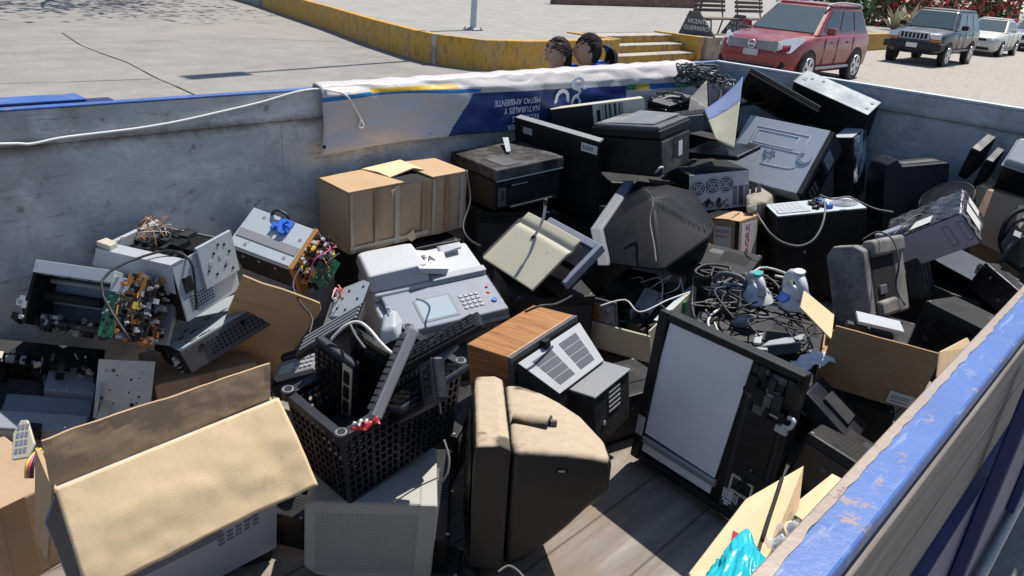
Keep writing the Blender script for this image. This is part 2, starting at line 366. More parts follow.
def tag(o, label, cat, group=None, kind=None):
    if label: o['label'] = label
    if cat: o['category'] = cat
    if group: o['group'] = group
    if kind: o['kind'] = kind
    return o
def empty(name, mat, label, cat, group=None):
    o = bpy.data.objects.new(name, None); COL.objects.link(o); o.empty_display_size = .1
    o.matrix_world = mat
    return tag(o, label, cat, group)
class Fr:
    """a thing standing in its own frame: x along its front edge, y away, z up, origin at the middle of its base"""
    def __init__(s, name, label, cat, key=None, mat=None, dims=None, group=None, lift=0):
        if key:
            d, t, R_ = FIT[key]
            R3 = Matrix(R_); s.d = d; s.w, s.dp, s.h = d
            T = Matrix.Translation(Vector(t)+Vector((0, 0, CAMH))-R3 @ Vector((0, 0, d[2]/2))) @ R3.to_4x4()
        else:
            T = mat
            if dims: s.d = dims; s.w, s.dp, s.h = dims
        s.T = T; s.e = empty(name, T, label, cat, group)
    def part(s, name, mb, parent=None, **k): return mb.build(name, parent or s.e, **k)
def place(x, y, z, yaw=0, pitch=0, roll=0):
    return Matrix.Translation((x, y, z)) @ Euler((math.radians(pitch), math.radians(roll), math.radians(yaw))).to_matrix().to_4x4()
def frame3(o, px, py):
    """frame with origin o, x towards px, y in the plane of py"""
    o, px, py = Vector(o), Vector(px), Vector(py)
    x = (px-o).normalized(); z = x.cross(py-o).normalized(); y = z.cross(x)
    m = Matrix((x, y, z)).transposed().to_4x4(); m.translation = o; return m
def text_mb(txt, size, m, depth=.0008, align='CENTER', T=None, shear=0, space=1):
    c = bpy.data.curves.new('lettering', 'FONT'); c.body = txt; c.size = size; c.extrude = depth; c.align_x = align; c.align_y = 'CENTER'
    c.shear = shear; c.space_character = space; c.resolution_u = 3
    o = bpy.data.objects.new('lettering', c); COL.objects.link(o)
    me = bpy.data.meshes.new_from_object(o.evaluated_get(bpy.context.evaluated_depsgraph_get()))
    mb = MB(); mb.add([v.co.copy() for v in me.vertices], [list(p.vertices) for p in me.polygons], m, T=T)
    bpy.data.objects.remove(o); bpy.data.curves.remove(c); bpy.data.meshes.remove(me)
    return mb
def merge(*mbs):
    r = MB()
    for b in mbs:
        for f, k, sm in zip(b.f, b.mi, b.sm): pass
        o = len(r.v); r.v += b.v
        for f, k, sm in zip(b.f, b.mi, b.sm):
            r.f.append([i+o for i in f]); r.mi.append(r._m(b.mats[k])); r.sm.append(sm)
    return r
FRONT = Matrix(((1, 0, 0, 0), (0, 0, -1, 0), (0, 1, 0, 0), (0, 0, 0, 1)))     # text plane -> facing -y
def at(x, y, z, base=None, rz=0):
    return Matrix.Translation((x, y, z)) @ (base or Matrix()) @ Matrix.Rotation(math.radians(rz), 4, 'Z')

# ------------------------------------------------------------------ world, sun, camera
SUN_EL, SUN_AZ = math.radians(61), math.radians(7)       # azimuth measured from +X towards +Y
world = bpy.data.worlds.new("World"); scene.world = world; world.use_nodes = True
wt = world.node_tree; bg = wt.nodes['Background']
sky = wt.nodes.new('ShaderNodeTexSky'); sky.sky_type = 'NISHITA'; sky.sun_disc = False
sky.sun_elevation = SUN_EL; sky.sun_rotation = math.pi/2-SUN_AZ; sky.altitude = 1500; sky.air_density = 1; sky.dust_density = 1.2
wt.links.new(sky.outputs[0], bg.inputs[0]); bg.inputs[1].default_value = .11
sl = bpy.data.lights.new('sun', 'SUN'); sl.energy = 4.6; sl.angle = math.radians(.53); sl.color = (1, .945, .87)
so = bpy.data.objects.new('sun', sl); COL.objects.link(so)
sd = Vector((math.cos(SUN_EL)*math.cos(SUN_AZ), math.cos(SUN_EL)*math.sin(SUN_AZ), math.sin(SUN_EL)))
so.rotation_euler = sd.to_track_quat('Z', 'Y').to_euler(); so.location = (0, 0, 30)
cd = bpy.data.cameras.new('camera'); cam = bpy.data.objects.new('camera', cd); COL.objects.link(cam)
cd.sensor_width = 36; cd.lens = 745/1024*36; cd.clip_end = 2000; cd.clip_start = .05
cam.matrix_world = Matrix(((RC[0][0], -RC[0][1], -RC[0][2], 0), (RC[1][0], -RC[1][1], -RC[1][2], 0), (RC[2][0], -RC[2][1], -RC[2][2], CAMH), (0, 0, 0, 1)))
scene.camera = cam
scene.view_settings.view_transform = 'Standard'; scene.view_settings.look = 'None'; scene.view_settings.gamma = 1; scene.view_settings.exposure = .40
scene.render.engine = 'CYCLES'

# ------------------------------------------------------------------ ground
def street_mat():
    n = N('street_concrete')
    big = n.noise(.12, 5, .6); mid = n.noise(1.1, 6, .65); fine = n.noise(28, 4, .7)
    c = n.ramp(mid, [(.25, (.20, .19, .175)), (.5, (.265, .25, .23)), (.75, (.33, .31, .28))])
    c = n.mix(n.ramp(big, [(.35, 0), (.65, .55)]), c, (.33, .305, .27))
    st = n.noise(.55, 7, .72, n.coord((1, 2.4, 1)), .7)
    c = n.mix(n.ramp(st, [(.53, 0), (.64, .5)]), c, (.17, .16, .15))
    c = n.mix(n.ramp(fine, [(.36, .4), (.56, 0)]), c, (.15, .14, .13))
    sp = n.noise(7, 6, .75); c = n.mix(n.ramp(sp, [(.58, 0), (.66, .45)]), c, (.40, .375, .335))
    # stone setts towards the parked cars
    v = n.new('TexVoronoi'); v.feature = 'DISTANCE_TO_EDGE'; v.inputs['Scale'].default_value = 4.2
    n.link(n.tc.outputs['Object'], v.inputs['Vector'])
    joint = n.ramp(v.outputs['Distance'], [(.02, 1), (.07, 0)])
    x = n.sep(n.tc.outputs['Object'])
    far = n.ramp(n.math('ADD', n.math('MULTIPLY', x[0], .1), n.math('MULTIPLY', n.math('SUBTRACT', mid, .5), .4)), [(.55, 0), (.75, 1)])
    side = n.math('LESS_THAN', x[1], 10.9)
    mk = n.math('MULTIPLY', far, side)
    setts = n.mix(n.math('MULTIPLY', joint, .5), (.37, .335, .29), (.17, .15, .13))
    setts = n.mix(n.ramp(mid, [(.35, 0), (.7, .4)]), setts, (.33, .30, .265))
    c = n.mix(mk, c, setts)
    n.set(Base_Color=c, Roughness=.9, Specular_IOR_Level=.25)
    n.bump(n.mix(.5, fine, mid), .25, .02); return n.m
def plaza_mat():
    n = N('plaza_paving'); mid = n.noise(1.5, 6, .65); fine = n.noise(22, 4, .7)
    c = n.ramp(mid, [(.25, (.25, .24, .22)), (.7, (.36, .345, .315))])
    b = n.new('TexBrick'); b.inputs['Scale'].default_value = 1; b.inputs['Brick Width'].default_value = 3; b.inputs['Row Height'].default_value = 3
    b.inputs['Mortar Size'].default_value = .012; b.offset = 0
    n.link(n.tc.outputs['Object'], b.inputs['Vector'])
    c = n.mix(n.math('MULTIPLY', b.outputs['Fac'], .55), c, (.14, .13, .12))
    c = n.mix(n.ramp(fine, [(.3, .25), (.6, 0)]), c, (.18, .17, .15))
    n.set(Base_Color=c, Roughness=.9, Specular_IOR_Level=.25); return n.m
mb = MB(); mb.quad([(-150, -150, 0), (260, -150, 0), (260, 260, 0), (-150, 260, 0)], street_mat())
tag(mb.build('street'), None, None, kind='structure')
def paint_wall(name, col, worn):
    n = N(name); f = n.noise(2.4, 7, .72); g = n.noise(9, 5, .7, n.coord((1, 1, .35)))
    c = n.mix(n.ramp(f, [(.49, 0), (.58, .8)]), col, worn)
    c = n.mix(n.ramp(g, [(.51, 0), (.64, .6)]), c, (.12, .09, .06))
    z = n.sep(n.tc.outputs['Object'])
    n.set(Base_Color=c, Roughness=.85); n.bump(f, .3, .02); return n.m
M['ywall'] = paint_wall('yellow_painted_concrete', (.52, .29, .045), (.42, .27, .12))
M['bluewall'] = paint_wall('blue_painted_concrete', (.05, .19, .45), (.25, .28, .30))
M['concrete'] = paint_wall('bare_worn_concrete', (.42, .385, .33), (.30, .27, .22))
M['stonewall'] = paint_wall('lichened_stone', (.40, .36, .29), (.24, .21, .17))
M['redwall'] = paint_wall('dark_red_plaster', (.16, .085, .07), (.24, .16, .13))
PZ = .60
edge = [(19.5, 50), (14.39, 26.1), (13.18, 21.65), (12.47, 18.94), (11.49, 15.7), (10.9, 13.3), (10.85, 12.55), (11.25, 11.5), (12.2, 11.15), (15.3, 11.1)]
plaza = edge+[(15.3, 12.6), (19.4, 12.6), (19.4, 11.1), (140, 11.1), (140, 200), (19.5, 200)]
mb = MB(); mb.prism(plaza, .0, PZ-.004, 2, plaza_mat()); tag(mb.build('plaza'), None, None, kind='structure')
def off(p, d):
    out = []
    for i, q in enumerate(p):
        a = Vector(p[max(i-1, 0)]); b = Vector(p[min(i+1, len(p)-1)]); t = (b-a).normalized(); nrm = Vector((-t.y, t.x))
        out.append(tuple(Vector(q)+nrm*d))
    return out
def kerb_wall(line, z, m, th=.22, out=.02):
    a, b = off(line, -out), off(line, th); mb = MB(); n = len(line)
    vs = [(x, y, 0) for x, y in a]+[(x, y, z) for x, y in a]+[(x, y, z) for x, y in b]+[(x, y, 0) for x, y in b]
    fs = []
    for i in range(n-1):
        for r in range(3): fs.append((r*n+i, r*n+i+1, (r+1)*n+i+1, (r+1)*n+i))
    fs += [(0, n, 2*n, 3*n), (n-1, 2*n-1, 3*n-1, 4*n-1)]
    return mb.add(vs, fs, m)
rw = empty('retaining_wall', place(12, 15, 0), 'long yellow painted wall holding up the plaza beside the street', 'wall')
def wpart(name, mb, root, **k):
    T = root.matrix_world.inverted(); mb.v = [T @ v for v in mb.v]; return mb.build(name, root, **k)
wpart('painted_face', kerb_wall(edge[1:], PZ+.015, 'ywall'), rw, bevel=.02)
wpart('blue_end', kerb_wall([(19.5, 50), (14.95, 28.1), (14.40, 26.15)], PZ+.015, 'bluewall'), rw, bevel=.02, label='blue painted far end')
mb = MB(); mb.box((10.80, 12.48, 0), (11.0, 12.62, PZ+.02), 'stonewall'); wpart('pilaster', mb, rw)
st = empty('stairs', place(17.35, 11.6, 0), 'three worn concrete steps with yellow risers up to the plaza', 'stairs')
for i in range(3):
    mb = MB(); y = 11.15+i*.42
    mb.box((15.34, y, 0), (19.36, 12.62, .185*(i+1)), 'ywall'); mb.box((15.34, y-.02, .185*(i+1)), (19.36, y+.42 if i < 2 else 12.62, .185*(i+1)+.03), 'concrete'); wpart('step', mb, st, bevel=.012)
for x in (15.3, 19.2):
    mb = MB(); mb.box((x-.1, 11.08, 0), (x+.12, 12.6, PZ+.03), 'ywall'); wpart('cheek_wall', mb, st, bevel=.02)
mb = MB(); mb.box((19.45, 11.02, 0), (25.2, 11.5, PZ+.02), 'stonewall'); tag(mb.build('stone_wall', bevel=.02), 'grey lichened stone wall between the steps and the red car', 'wall')
mb = MB(); mb.box((25.3, 10.9, 0), (70, 11.2, .62), 'ywall'); tag(mb.build('kerb_wall', bevel=.02), 'low yellow wall running behind the dark off-road car', 'wall')
# lamp post on the plaza
lp = empty('street_lamp', place(12.68, 13.34, PZ), 'tall grey lamp post bolted to the plaza behind the yellow wall', 'street lamp')
mb = MB(); mb.cbox((0, 0, .012), (.34, .34, .024), 'zincd'); mb.box((-.11, -.11, .024), (.11, .11, .06), 'zincd', taper=(.6, .6))
for a, b in ((-1, -1), (1, -1), (1, 1), (-1, 1)): mb.cyl((a*.13, b*.13, .02), (a*.13, b*.13, .07), .016, 'zincd', n=8)
mb.build('base_plate', lp)
mb = MB(); mb.cyl((0, 0, .05), (0, 0, 10.6), .075, 'zinc', .055, n=16); mb.build('pole', lp)
mb = MB(); mb.cbox((0, -.05, 11.6), (.12, .42, 2.0), 'dgrey'); mb.build('lamp_head', lp, bevel=.03)
# planter wall and bushes at the back
mb = MB(); mb.box((26.3, 22.5, PZ), (38, 22.9, PZ+.75), 'redwall'); mb.box((26.2, 22.45, PZ+.75), (38.1, 22.95, PZ+.83), 'concrete')
tag(mb.build('planter_wall', bevel=.03), 'dark red plastered planter wall at the back of the plaza', 'wall')
def leafmat(name, a, b):
    n = N(name); i = n.new('ObjectInfo'); g = n.noise(3, 4, .6)
    n.set(Base_Color=n.ramp(g, [(.3, a), (.7, b)]), Roughness=.6); return n.m
M['leaf'] = leafmat('bush_leaf', (.018, .045, .010), (.075, .13, .028)); M['leafd'] = leafmat('dark_tree_leaf', (.012, .03, .010), (.04, .075, .02))
M['flower'] = leafmat('red_flower', (.42, .03, .035), (.55, .10, .07)); M['agave'] = leafmat('grey_agave_leaf', (.34, .31, .22), (.46, .42, .30))
M['bark'] = paint_wall('tree_bark', (.10, .075, .055), (.16, .12, .09))
def leaves(mb, c, rad, n, size, mats, seed):
    r = random.Random(seed)
    clumps = [(Vector((r.gauss(0, .5), r.gauss(0, .5), r.gauss(0, .42))), r.uniform(.25, .5)) for _ in range(max(5, n//60))]
    for i in range(n):
        q, s = r.choice(clumps)
        p = Vector([c[k]+rad[k]*(q[k]+r.gauss(0, 1)*s*.55) for k in range(3)])
        if p.z < c[2]-rad[2]: p.z = c[2]-rad[2]+r.random()*.2
        a = Vector((r.gauss(0, 1), r.gauss(0, 1), r.gauss(0, 1))).normalized(); b = a.orthogonal().normalized(); b.rotate(Matrix.Rotation(r.uniform(0, 6.3), 3, a))
        w = a.cross(b); l = size*r.uniform(.6, 1.4)
        mb.add([p-b*l*.5, p+w*l*.28, p+b*l*.5, p-w*l*.28], [(0, 1, 2, 3)], r.choice(mats))
def bush(x, y, z, rx, ry, rz, n, size, mats, label, seed):
    e = empty('bush', place(x, y, z), label, 'bush')
    mb = MB(); leaves(mb, (0, 0, rz*.95), (rx, ry, rz), n, size, mats, seed); mb.build('foliage', e)
    mb = MB()
    for k in range(4):
        a = k*1.6; mb.tube([(0, 0, -.05), (.25*rx*math.cos(a), .25*ry*math.sin(a), rz*.6), (.5*rx*math.cos(a), .5*ry*math.sin(a), rz*1.2)], .035, 'bark', 5)
    mb.build('stem', e)
bush(33.5, 13.4, PZ, 2.0, 1.2, .9, 1500, .28, ['leaf', 'leaf', 'leafd'], 'green bush behind the red car roof', 1)
bush(42, 14.0, PZ, 2.6, 1.2, 1.15, 1700, .3, ['leaf', 'leafd', 'flower'], 'green bush with red flowers above the grey agaves', 2)
bush(49, 13.8, PZ, 3.0, 1.3, 1.7, 2200, .3, ['flower', 'flower', 'leaf', 'leafd'], 'bush thick with red blossom behind the dark off-road car roof', 3)
bush(59, 13.5, PZ, 3.0, 1.4, 1.5, 1500, .32, ['flower', 'leaf', 'leafd'], 'sparser red flowering bush behind the pale sedan', 4)
for i, (x, y, s, lab) in enumerate(((37.5, 12.1, 1.0, 'grey dried agave nearest the red car tail'), (40, 12.3, 1.25, 'large grey agave between the red car and the dark car'), (42.6, 12.1, .9, 'small grey agave close behind the dark car bonnet'))):
    e = empty('agave', place(x, y, PZ), lab, 'agave', 'agaves along the plaza edge')
    mb = MB(); r = random.Random(i)
    for k in range(26):
        a = k*2.4; t = r.uniform(.25, 1.25); l = s*r.uniform(.8, 1.2); d = Vector((math.cos(a), math.sin(a), 0)); sd_ = Vector((-d.y, d.x, 0))*.075*s
        p0 = d*.05; p1 = d*l*.5*math.cos(t)+Vector((0, 0, l*.5*math.sin(t)+.1)); p2 = d*l*math.cos(t)+Vector((0, 0, l*math.sin(t)*.95))
        mb.add([p0-sd_, p0+sd_, p1+sd_*1.2, p1-sd_*1.2, p2], [(0, 1, 2, 3), (3, 2, 4)], 'agave')
    mb.build('leaf_rosette', e)
def tree(x, y, z, h, cr, n, lab, seed, lean=0):
    e = empty('tree', place(x, y, z), lab, 'tree'); r = random.Random(seed); mb = MB()
    mb.tube([(0, 0, -.1), (lean*.3, .1, h*.3), (lean*.7, -.05, h*.6), (lean, 0, h)], lambda t: .30*(1-t)+.07, 'bark', 10)
    for k in range(7):
        a = k*2.3; zz = h*(.5+.06*k); mb.tube([(lean*.6, 0, zz), (lean+cr*.35*math.cos(a), cr*.35*math.sin(a), zz+cr*.3), (lean+cr*.75*math.cos(a), cr*.75*math.sin(a), zz+cr*.45)], lambda t: .11*(1-t)+.02, 'bark', 6)
    mb.build('trunk', e)
    mb = MB(); leaves(mb, (lean, 0, h+cr*.25), (cr*1.25, cr*1.25, cr*.85), n, .34, ['leaf', 'leafd', 'leafd'], seed); mb.build('crown', e)
tree(73, 17.5, PZ, 4.2, 3.4, 2200, 'leafy tree with dark trunk beyond the pale sedan', 5)
tree(82, 16.5, PZ, 4.5, 3.6, 2200, 'dark tree with leaning trunk farthest along the street', 6, 1.2)
tree(96, 20, PZ, 5, 6, 2600, 'broad dark tree closing the end of the plaza', 9)
tree(10.2, 28.3, 0, 5.2, 4.6, 3000, 'street tree whose crown shades the far concrete', 8)
# cracks and joints in the street
mb = MB()
def crack(pts, w):
    P = [Vector((x, y, .004)) for x, y in pts]
    for a, b in zip(P, P[1:]):
        t = (b-a).normalized(); s_ = Vector((-t.y, t.x, 0))*w*rnd.uniform(.5, 1.2); mb.quad([a-s_, a+s_, b+s_, b-s_], 'void')
def gpt(px, py):
    d = W(px, py, 1)-Vector((0, 0, CAMH)); k = -CAMH/d.z; return (d.x*k, d.y*k)
crack([gpt(*p) for p in ((62, 33), (80, 45), (100, 53), (126, 62), (143, 71), (152, 76), (158, 79), (175, 86), (199, 97))], .02)
crack([gpt(*p) for p in ((0, 84), (70, 82), (153, 79))], .012)
crack([gpt(*p) for p in ((0, 46), (80, 43), (240, 38), (340, 42))], .012)
tag(mb.build('street_cracks'), None, None, kind='structure')

# ------------------------------------------------------------------ the truck bed
def wall_mat(name, base, rustc=.5, zs=1.46):
    n = N(name)
    f = n.noise(1.6, 7, .68); g = n.noise(5, 6, .7, n.coord((.8, .8, 1.3), (0, .4, 0)), .8); h = n.noise(16, 5, .7)
    c = n.mix(n.ramp(f, [(.38, 0), (.62, .8)]), base, tuple(v*.58 for v in base))
    c = n.mix(n.ramp(g, [(.5, 0), (.66, .55)]), c, tuple(min(1, v*1.4) for v in base))
    b1 = n.noise(4.2, 7, .7, None, .8)
    c = n.mix(n.ramp(b1, [(.53, 0), (.66, .5)]), c, (.26, .235, .20))
    b2 = n.noise(7, 7, .75)
    c = n.mix(n.ramp(b2, [(.56, 0), (.64, .4)]), c, (.20, .215, .23))
    sc = n.noise(3, 3, .5, n.coord((2.2, 2.2, 34), (0, .25, 0)), .6)
    c = n.mix(n.ramp(sc, [(.66, 0), (.68, .4)]), c, (.10, .10, .10))
    sc2 = n.noise(2.2, 4, .5, n.coord((2, 2, 17), (0, -.35, 0)), 1.5)
    c = n.mix(n.ramp(sc2, [(.61, 0), (.65, .4)]), c, (.42, .44, .45))
    c = n.mix(n.ramp(h, [(.62, 0), (.67, .6*rustc)]), c, (.07, .06, .055))
    rr = n.noise(3.3, 7, .75)
    c = n.mix(n.ramp(rr, [(.59, 0), (.68, .6*rustc)]), c, (.17, .105, .065))
    z = n.sep(n.tc.outputs['Object'])[2]
    seam = n.ramp(n.math('ADD', n.math('ABSOLUTE', n.math('SUBTRACT', z, zs)), n.math('MULTIPLY', n.math('SUBTRACT', n.noise(6, 6, .7), .5), .09)), [(0, .85), (.028, 0)])
    c = n.mix(n.math('MULTIPLY', seam, rustc), c, (.10, .065, .04))
    n.set(Base_Color=c, Roughness=n.ramp(f, [(.3, .5), (.7, .7)]), Metallic=.12); n.bump(n.mix(.5, g, f), .2, .012); return n.m
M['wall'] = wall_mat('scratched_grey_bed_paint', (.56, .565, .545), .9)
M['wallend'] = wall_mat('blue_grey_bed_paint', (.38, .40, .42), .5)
def chipped(name, base, chip):
    n = N(name); f = n.noise(5, 7, .72); g = n.noise(22, 5, .7); s = n.noise(2.5, 4, .6, n.coord((3, 30, 1), (0, 0, .9)))
    c = n.mix(n.ramp(f, [(.3, 0), (.7, .6)]), base, tuple(min(1, v*1.5+.02) for v in base))
    c = n.mix(n.ramp(g, [(.62, 0), (.67, .5)]), c, (.20, .25, .36))
    c = n.mix(n.ramp(s, [(.61, 0), (.66, .5)]), c, (.24, .32, .50))
    c = n.mix(n.ramp(n.noise(7, 8, .85), [(.555, 0), (.59, .85)]), c, chip)
    n.set(Base_Color=c, Roughness=.42); n.bump(g, .3, .004); return n.m
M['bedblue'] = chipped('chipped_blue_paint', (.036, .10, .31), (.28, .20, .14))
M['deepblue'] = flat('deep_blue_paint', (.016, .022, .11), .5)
M['rustlip'] = chipped('rusty_bare_lip', (.27, .21, .155), (.12, .07, .04))
def plank_mat():
    n = N('worn_floor_planks'); v = n.coord((.7, 9, 9)); f = n.noise(2, 7, .7, v, .6); g = n.noise(2.5, 6, .7)
    c = n.ramp(f, [(.25, (.12, .10, .085)), (.55, (.24, .215, .185)), (.8, (.36, .33, .29))])
    c = n.mix(n.ramp(g, [(.46, 0), (.6, .65)]), c, (.19, .135, .09))
    y = n.sep(n.tc.outputs['Object'])[1]
    j = n.math('PINGPONG', n.math('ADD', y, .055), .105)
    c = n.mix(n.ramp(j, [(.0, .9), (.006, 0)]), c, (.05, .035, .025))
    c = n.mix(n.ramp(n.noise(30, 4, .7), [(.6, 0), (.72, .4)]), c, (.12, .10, .08))
    n.set(Base_Color=c, Roughness=.8); n.bump(f, .3, .006); return n.m
def board_mat():
    n = N('weathered_side_boards'); v = n.coord((1.2, 20, 20)); f = n.noise(2, 6, .7, v, .6)
    c = n.ramp(f, [(.25, (.10, .085, .07)), (.6, (.21, .185, .16)), (.85, (.31, .28, .245))])
    n.set(Base_Color=c, Roughness=.8); n.bump(f, .3, .006); return n.m
M['planks'] = plank_mat(); M['boards'] = board_mat()
bed = empty('truck_bed', place(1.6, 1.4, F), 'open grey and blue truck bed piled with electronic scrap', 'truck bed')
def bpart(name, mb, **k):
    T = bed.matrix_world.inverted(); o = mb.build(name, None, **k); o.data.transform(T); o.parent = bed; return o
def bedcoords(o): return o
mb = MB(); mb.box((XS, YN-.04, F-.06), (XE, YB+.02, F), 'planks'); o = mb.build('floor'); o.parent = bed; o.matrix_parent_inverse = bed.matrix_world.inverted()
def bp(name, mb, **k):
    o = mb.build(name, None, **k); o.parent = bed; o.matrix_parent_inverse = bed.matrix_world.inverted(); return o
mb = MB(); mb.box((XS, YB, F-.02), (XE+.04, YB+.03, 1.46), 'wall'); bp('long_side_panel', mb)
mb = MB(); mb.box((XS, YB-.008, 1.462), (XE+.04, YB+.035, WT-.003), 'wall'); bp('long_side_board', mb, bevel=.004)
mb = MB(); mb.box((XS, YB-.010, WT-.002), (XE+.05, YB+.026, WT+.004), 'bedblue'); bp('long_side_cap', mb, bevel=.004)
for x in (1.53, 3.1):
    mb = MB(); mb.box((x, YB-.004, F), (x+.012, YB, 1.455), 'wall'); bp('weld_seam', mb)
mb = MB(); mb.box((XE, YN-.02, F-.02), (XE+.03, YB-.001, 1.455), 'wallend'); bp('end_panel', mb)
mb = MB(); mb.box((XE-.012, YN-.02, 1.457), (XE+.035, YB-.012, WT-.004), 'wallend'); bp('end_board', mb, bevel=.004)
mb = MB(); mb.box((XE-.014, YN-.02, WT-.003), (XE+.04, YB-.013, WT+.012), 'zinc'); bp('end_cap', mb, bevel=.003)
mb = MB(); mb.box((XE-.026, 1.98, F), (XE-.0125, 2.05, WT-.006), 'zinc'); bp('end_post', mb)
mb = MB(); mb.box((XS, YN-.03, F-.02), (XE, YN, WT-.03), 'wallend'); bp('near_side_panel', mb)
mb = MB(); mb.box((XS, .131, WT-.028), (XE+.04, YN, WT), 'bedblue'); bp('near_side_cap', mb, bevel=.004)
mb = MB(); r_ = random.Random(3); n_ = 240
def lipf(u, v):
    x = XS+(XE-XS)*u; k = .002+.006*max(0, mnoise.noise(Vector((x*9, 0, 3))))+.004*mnoise.noise(Vector((x*31, 0, 5)))
    return [(x, YN+.009, WT-.05), (x, YN+.009, WT-.001), (x, YN+.007, WT+.0015), (x, YN-.002-k, WT+.0012)][round(v*3)]
mb.grid(lipf, n_*3, 3, 'rustlip', False); bp('near_side_lip', mb)
mb = MB()
for z0, z1 in ((1.41, WT-.03), (1.26, 1.405)): mb.box((XS, .124, z0), (XE, .147, z1), 'boards')
bp('side_boards', mb, bevel=.003)
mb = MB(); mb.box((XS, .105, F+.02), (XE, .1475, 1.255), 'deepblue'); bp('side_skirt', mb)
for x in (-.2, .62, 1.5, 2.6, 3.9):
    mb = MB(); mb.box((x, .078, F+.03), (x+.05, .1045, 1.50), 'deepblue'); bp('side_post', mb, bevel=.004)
mb = MB(); mb.tube([(XS, .085, F+.0), (XE, .085, F+.0)], .018, 'zincd', 10, 1); bp('lower_tube', mb)
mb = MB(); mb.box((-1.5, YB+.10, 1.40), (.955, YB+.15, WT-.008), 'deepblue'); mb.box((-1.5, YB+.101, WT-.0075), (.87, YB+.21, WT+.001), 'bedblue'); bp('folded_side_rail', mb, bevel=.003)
# chassis and wheels under the bed so that it stands on the street
mb = MB(); mb.box((XS, .9, .38), (XE, 1.02, F-.061), 'void'); mb.box((XS, 1.86, .38), (XE, 1.98, F-.061), 'void'); bp('chassis', mb)
for x, y in ((.3, .36), (.3, 2.36), (1.3, .36), (1.3, 2.36)):
    mb = MB(); mb.cyl((x, y-.1, .235), (x, y+.1, .235), .235, 'tyre', n=28); o = bp('wheel', mb, bevel=.02)
# ------------------------------------------------------------------ rope and banner
mb = MB()
pts = [(W(px, py, 1)) for px, py in ()]
def onwall(px, py, y):
    d = W(px, py, 1)-Vector((0, 0, CAMH)); k = y/d.y; return Vector((d.x*k, y, CAMH+d.z*k))
rp = [onwall(px, py, YB-.018) for px, py in ((-60, 141), (0, 144), (30, 144), (60, 138), (100, 133), (140, 128), (180, 121), (220, 112), (262, 102), (296, 92), (318, 89), (328, 90), (338, 92), (346, 99), (351, 108), (354, 113), (356, 118))]
rp[0].x -= .3
for i in (11, 12, 13, 14, 15, 16): rp[i].y -= .035
mb.tube(rp, .0042, 'rope', 8); mb.tube([rp[-1], rp[-1]+Vector((.012, -.004, -.03)), rp[-1]+Vector((-.012, -.004, -.03)), rp[-1]], .004, 'rope')
tag(mb.build('rope'), 'thin white rope slung along the grey side and tied to the banner', 'rope')
def banner_mat():
    n = N('printed_banner'); s = n.sep(n.tc.outputs['Object']); x, z = s[0], s[2]
    wob = n.math('MULTIPLY', n.math('SUBTRACT', n.noise(3, 3, .5), .5), .03)
    top = n.math('ADD', n.math('MULTIPLY', x, -.022), 1.5735)
    cl = n.math('MULTIPLY', n.math('GREATER_THAN', n.math('SUBTRACT', n.math('SUBTRACT', x, 2.29), n.math('MULTIPLY', n.math('POWER', n.math('MAXIMUM', n.math('SUBTRACT', z, 1.28), 0), .75), .66)), 0), n.math('LESS_THAN', x, 3.74))
    blue = n.math('MULTIPLY', cl, n.math('LESS_THAN', z, top))
    white = n.mix(n.ramp(n.noise(2, 5, .6), [(.3, 0), (.7, .35)]), (.70, .665, .645), (.54, .51, .485))
    fade = n.ramp(n.noise(5, 6, .7), [(.46, 0), (.74, .35)])
    bl = n.mix(fade, (.018, .045, .19), (.12, .20, .42))
    c = n.mix(blue, white, bl)
    # striped tail at the far end
    dz = n.math('SUBTRACT', z, n.math('SUBTRACT', top, .012))
    tail = n.math('MULTIPLY', n.math('GREATER_THAN', x, 3.74), n.math('LESS_THAN', n.math('ABSOLUTE', dz), .016))
    tx = n.ramp(n.math('MULTIPLY', n.math('SUBTRACT', x, 3.74), 1.25), [(0, (.05, .28, .10)), (.11, (.60, .45, .04)), (.27, (.03, .16, .52)), (.62, (.04, .26, .12))])
    n.t.nodes[-1].color_ramp.interpolation = 'CONSTANT' if hasattr(n.t.nodes[-1], 'color_ramp') else None
    c = n.mix(tail, c, tx)
    # blue and yellow wave at the near end
    wv = n.math('MULTIPLY', n.math('SINE', n.math('MULTIPLY', n.math('SUBTRACT', x, 1.72), 5.2)), .012)
    w1 = n.math('ABSOLUTE', n.math('SUBTRACT', n.math('SUBTRACT', z, 1.540), wv))
    lim = n.math('LESS_THAN', x, 2.56)
    c = n.mix(n.math('MULTIPLY', lim, n.math('LESS_THAN', w1, .009)), c, (.02, .22, .52))
    yv = n.math('ABSOLUTE', n.math('SUBTRACT', z, n.math('ADD', 1.557, n.math('MULTIPLY', wv, .4))))
    ylim = n.math('MULTIPLY', n.math('GREATER_THAN', x, 1.93), n.math('LESS_THAN', x, 2.42))
    c = n.mix(n.math('MULTIPLY', ylim, n.math('LESS_THAN', yv, .0095)), c, (.72, .47, .05))
    n.set(Base_Color=c, Roughness=.42, Specular_IOR_Level=.4); n.bump(n.noise(7, 5, .65, n.coord((1, 1, 1.6)), .8), .35, .02)
    tr = n.new('BsdfTranslucent'); n.link(c, tr.inputs[0]); ms = n.new('MixShader'); ms.inputs[0].default_value = .22
    n.link(n.b.outputs[0], ms.inputs[1]); n.link(tr.outputs[0], ms.inputs[2]); n.link(ms.outputs[0], n.t.nodes['Material Output'].inputs[0])
    return n.m
bn = empty('banner', place(3.1, YB, 1.45), 'printed white and navy blue banner hung upside down over the bed side', 'banner')
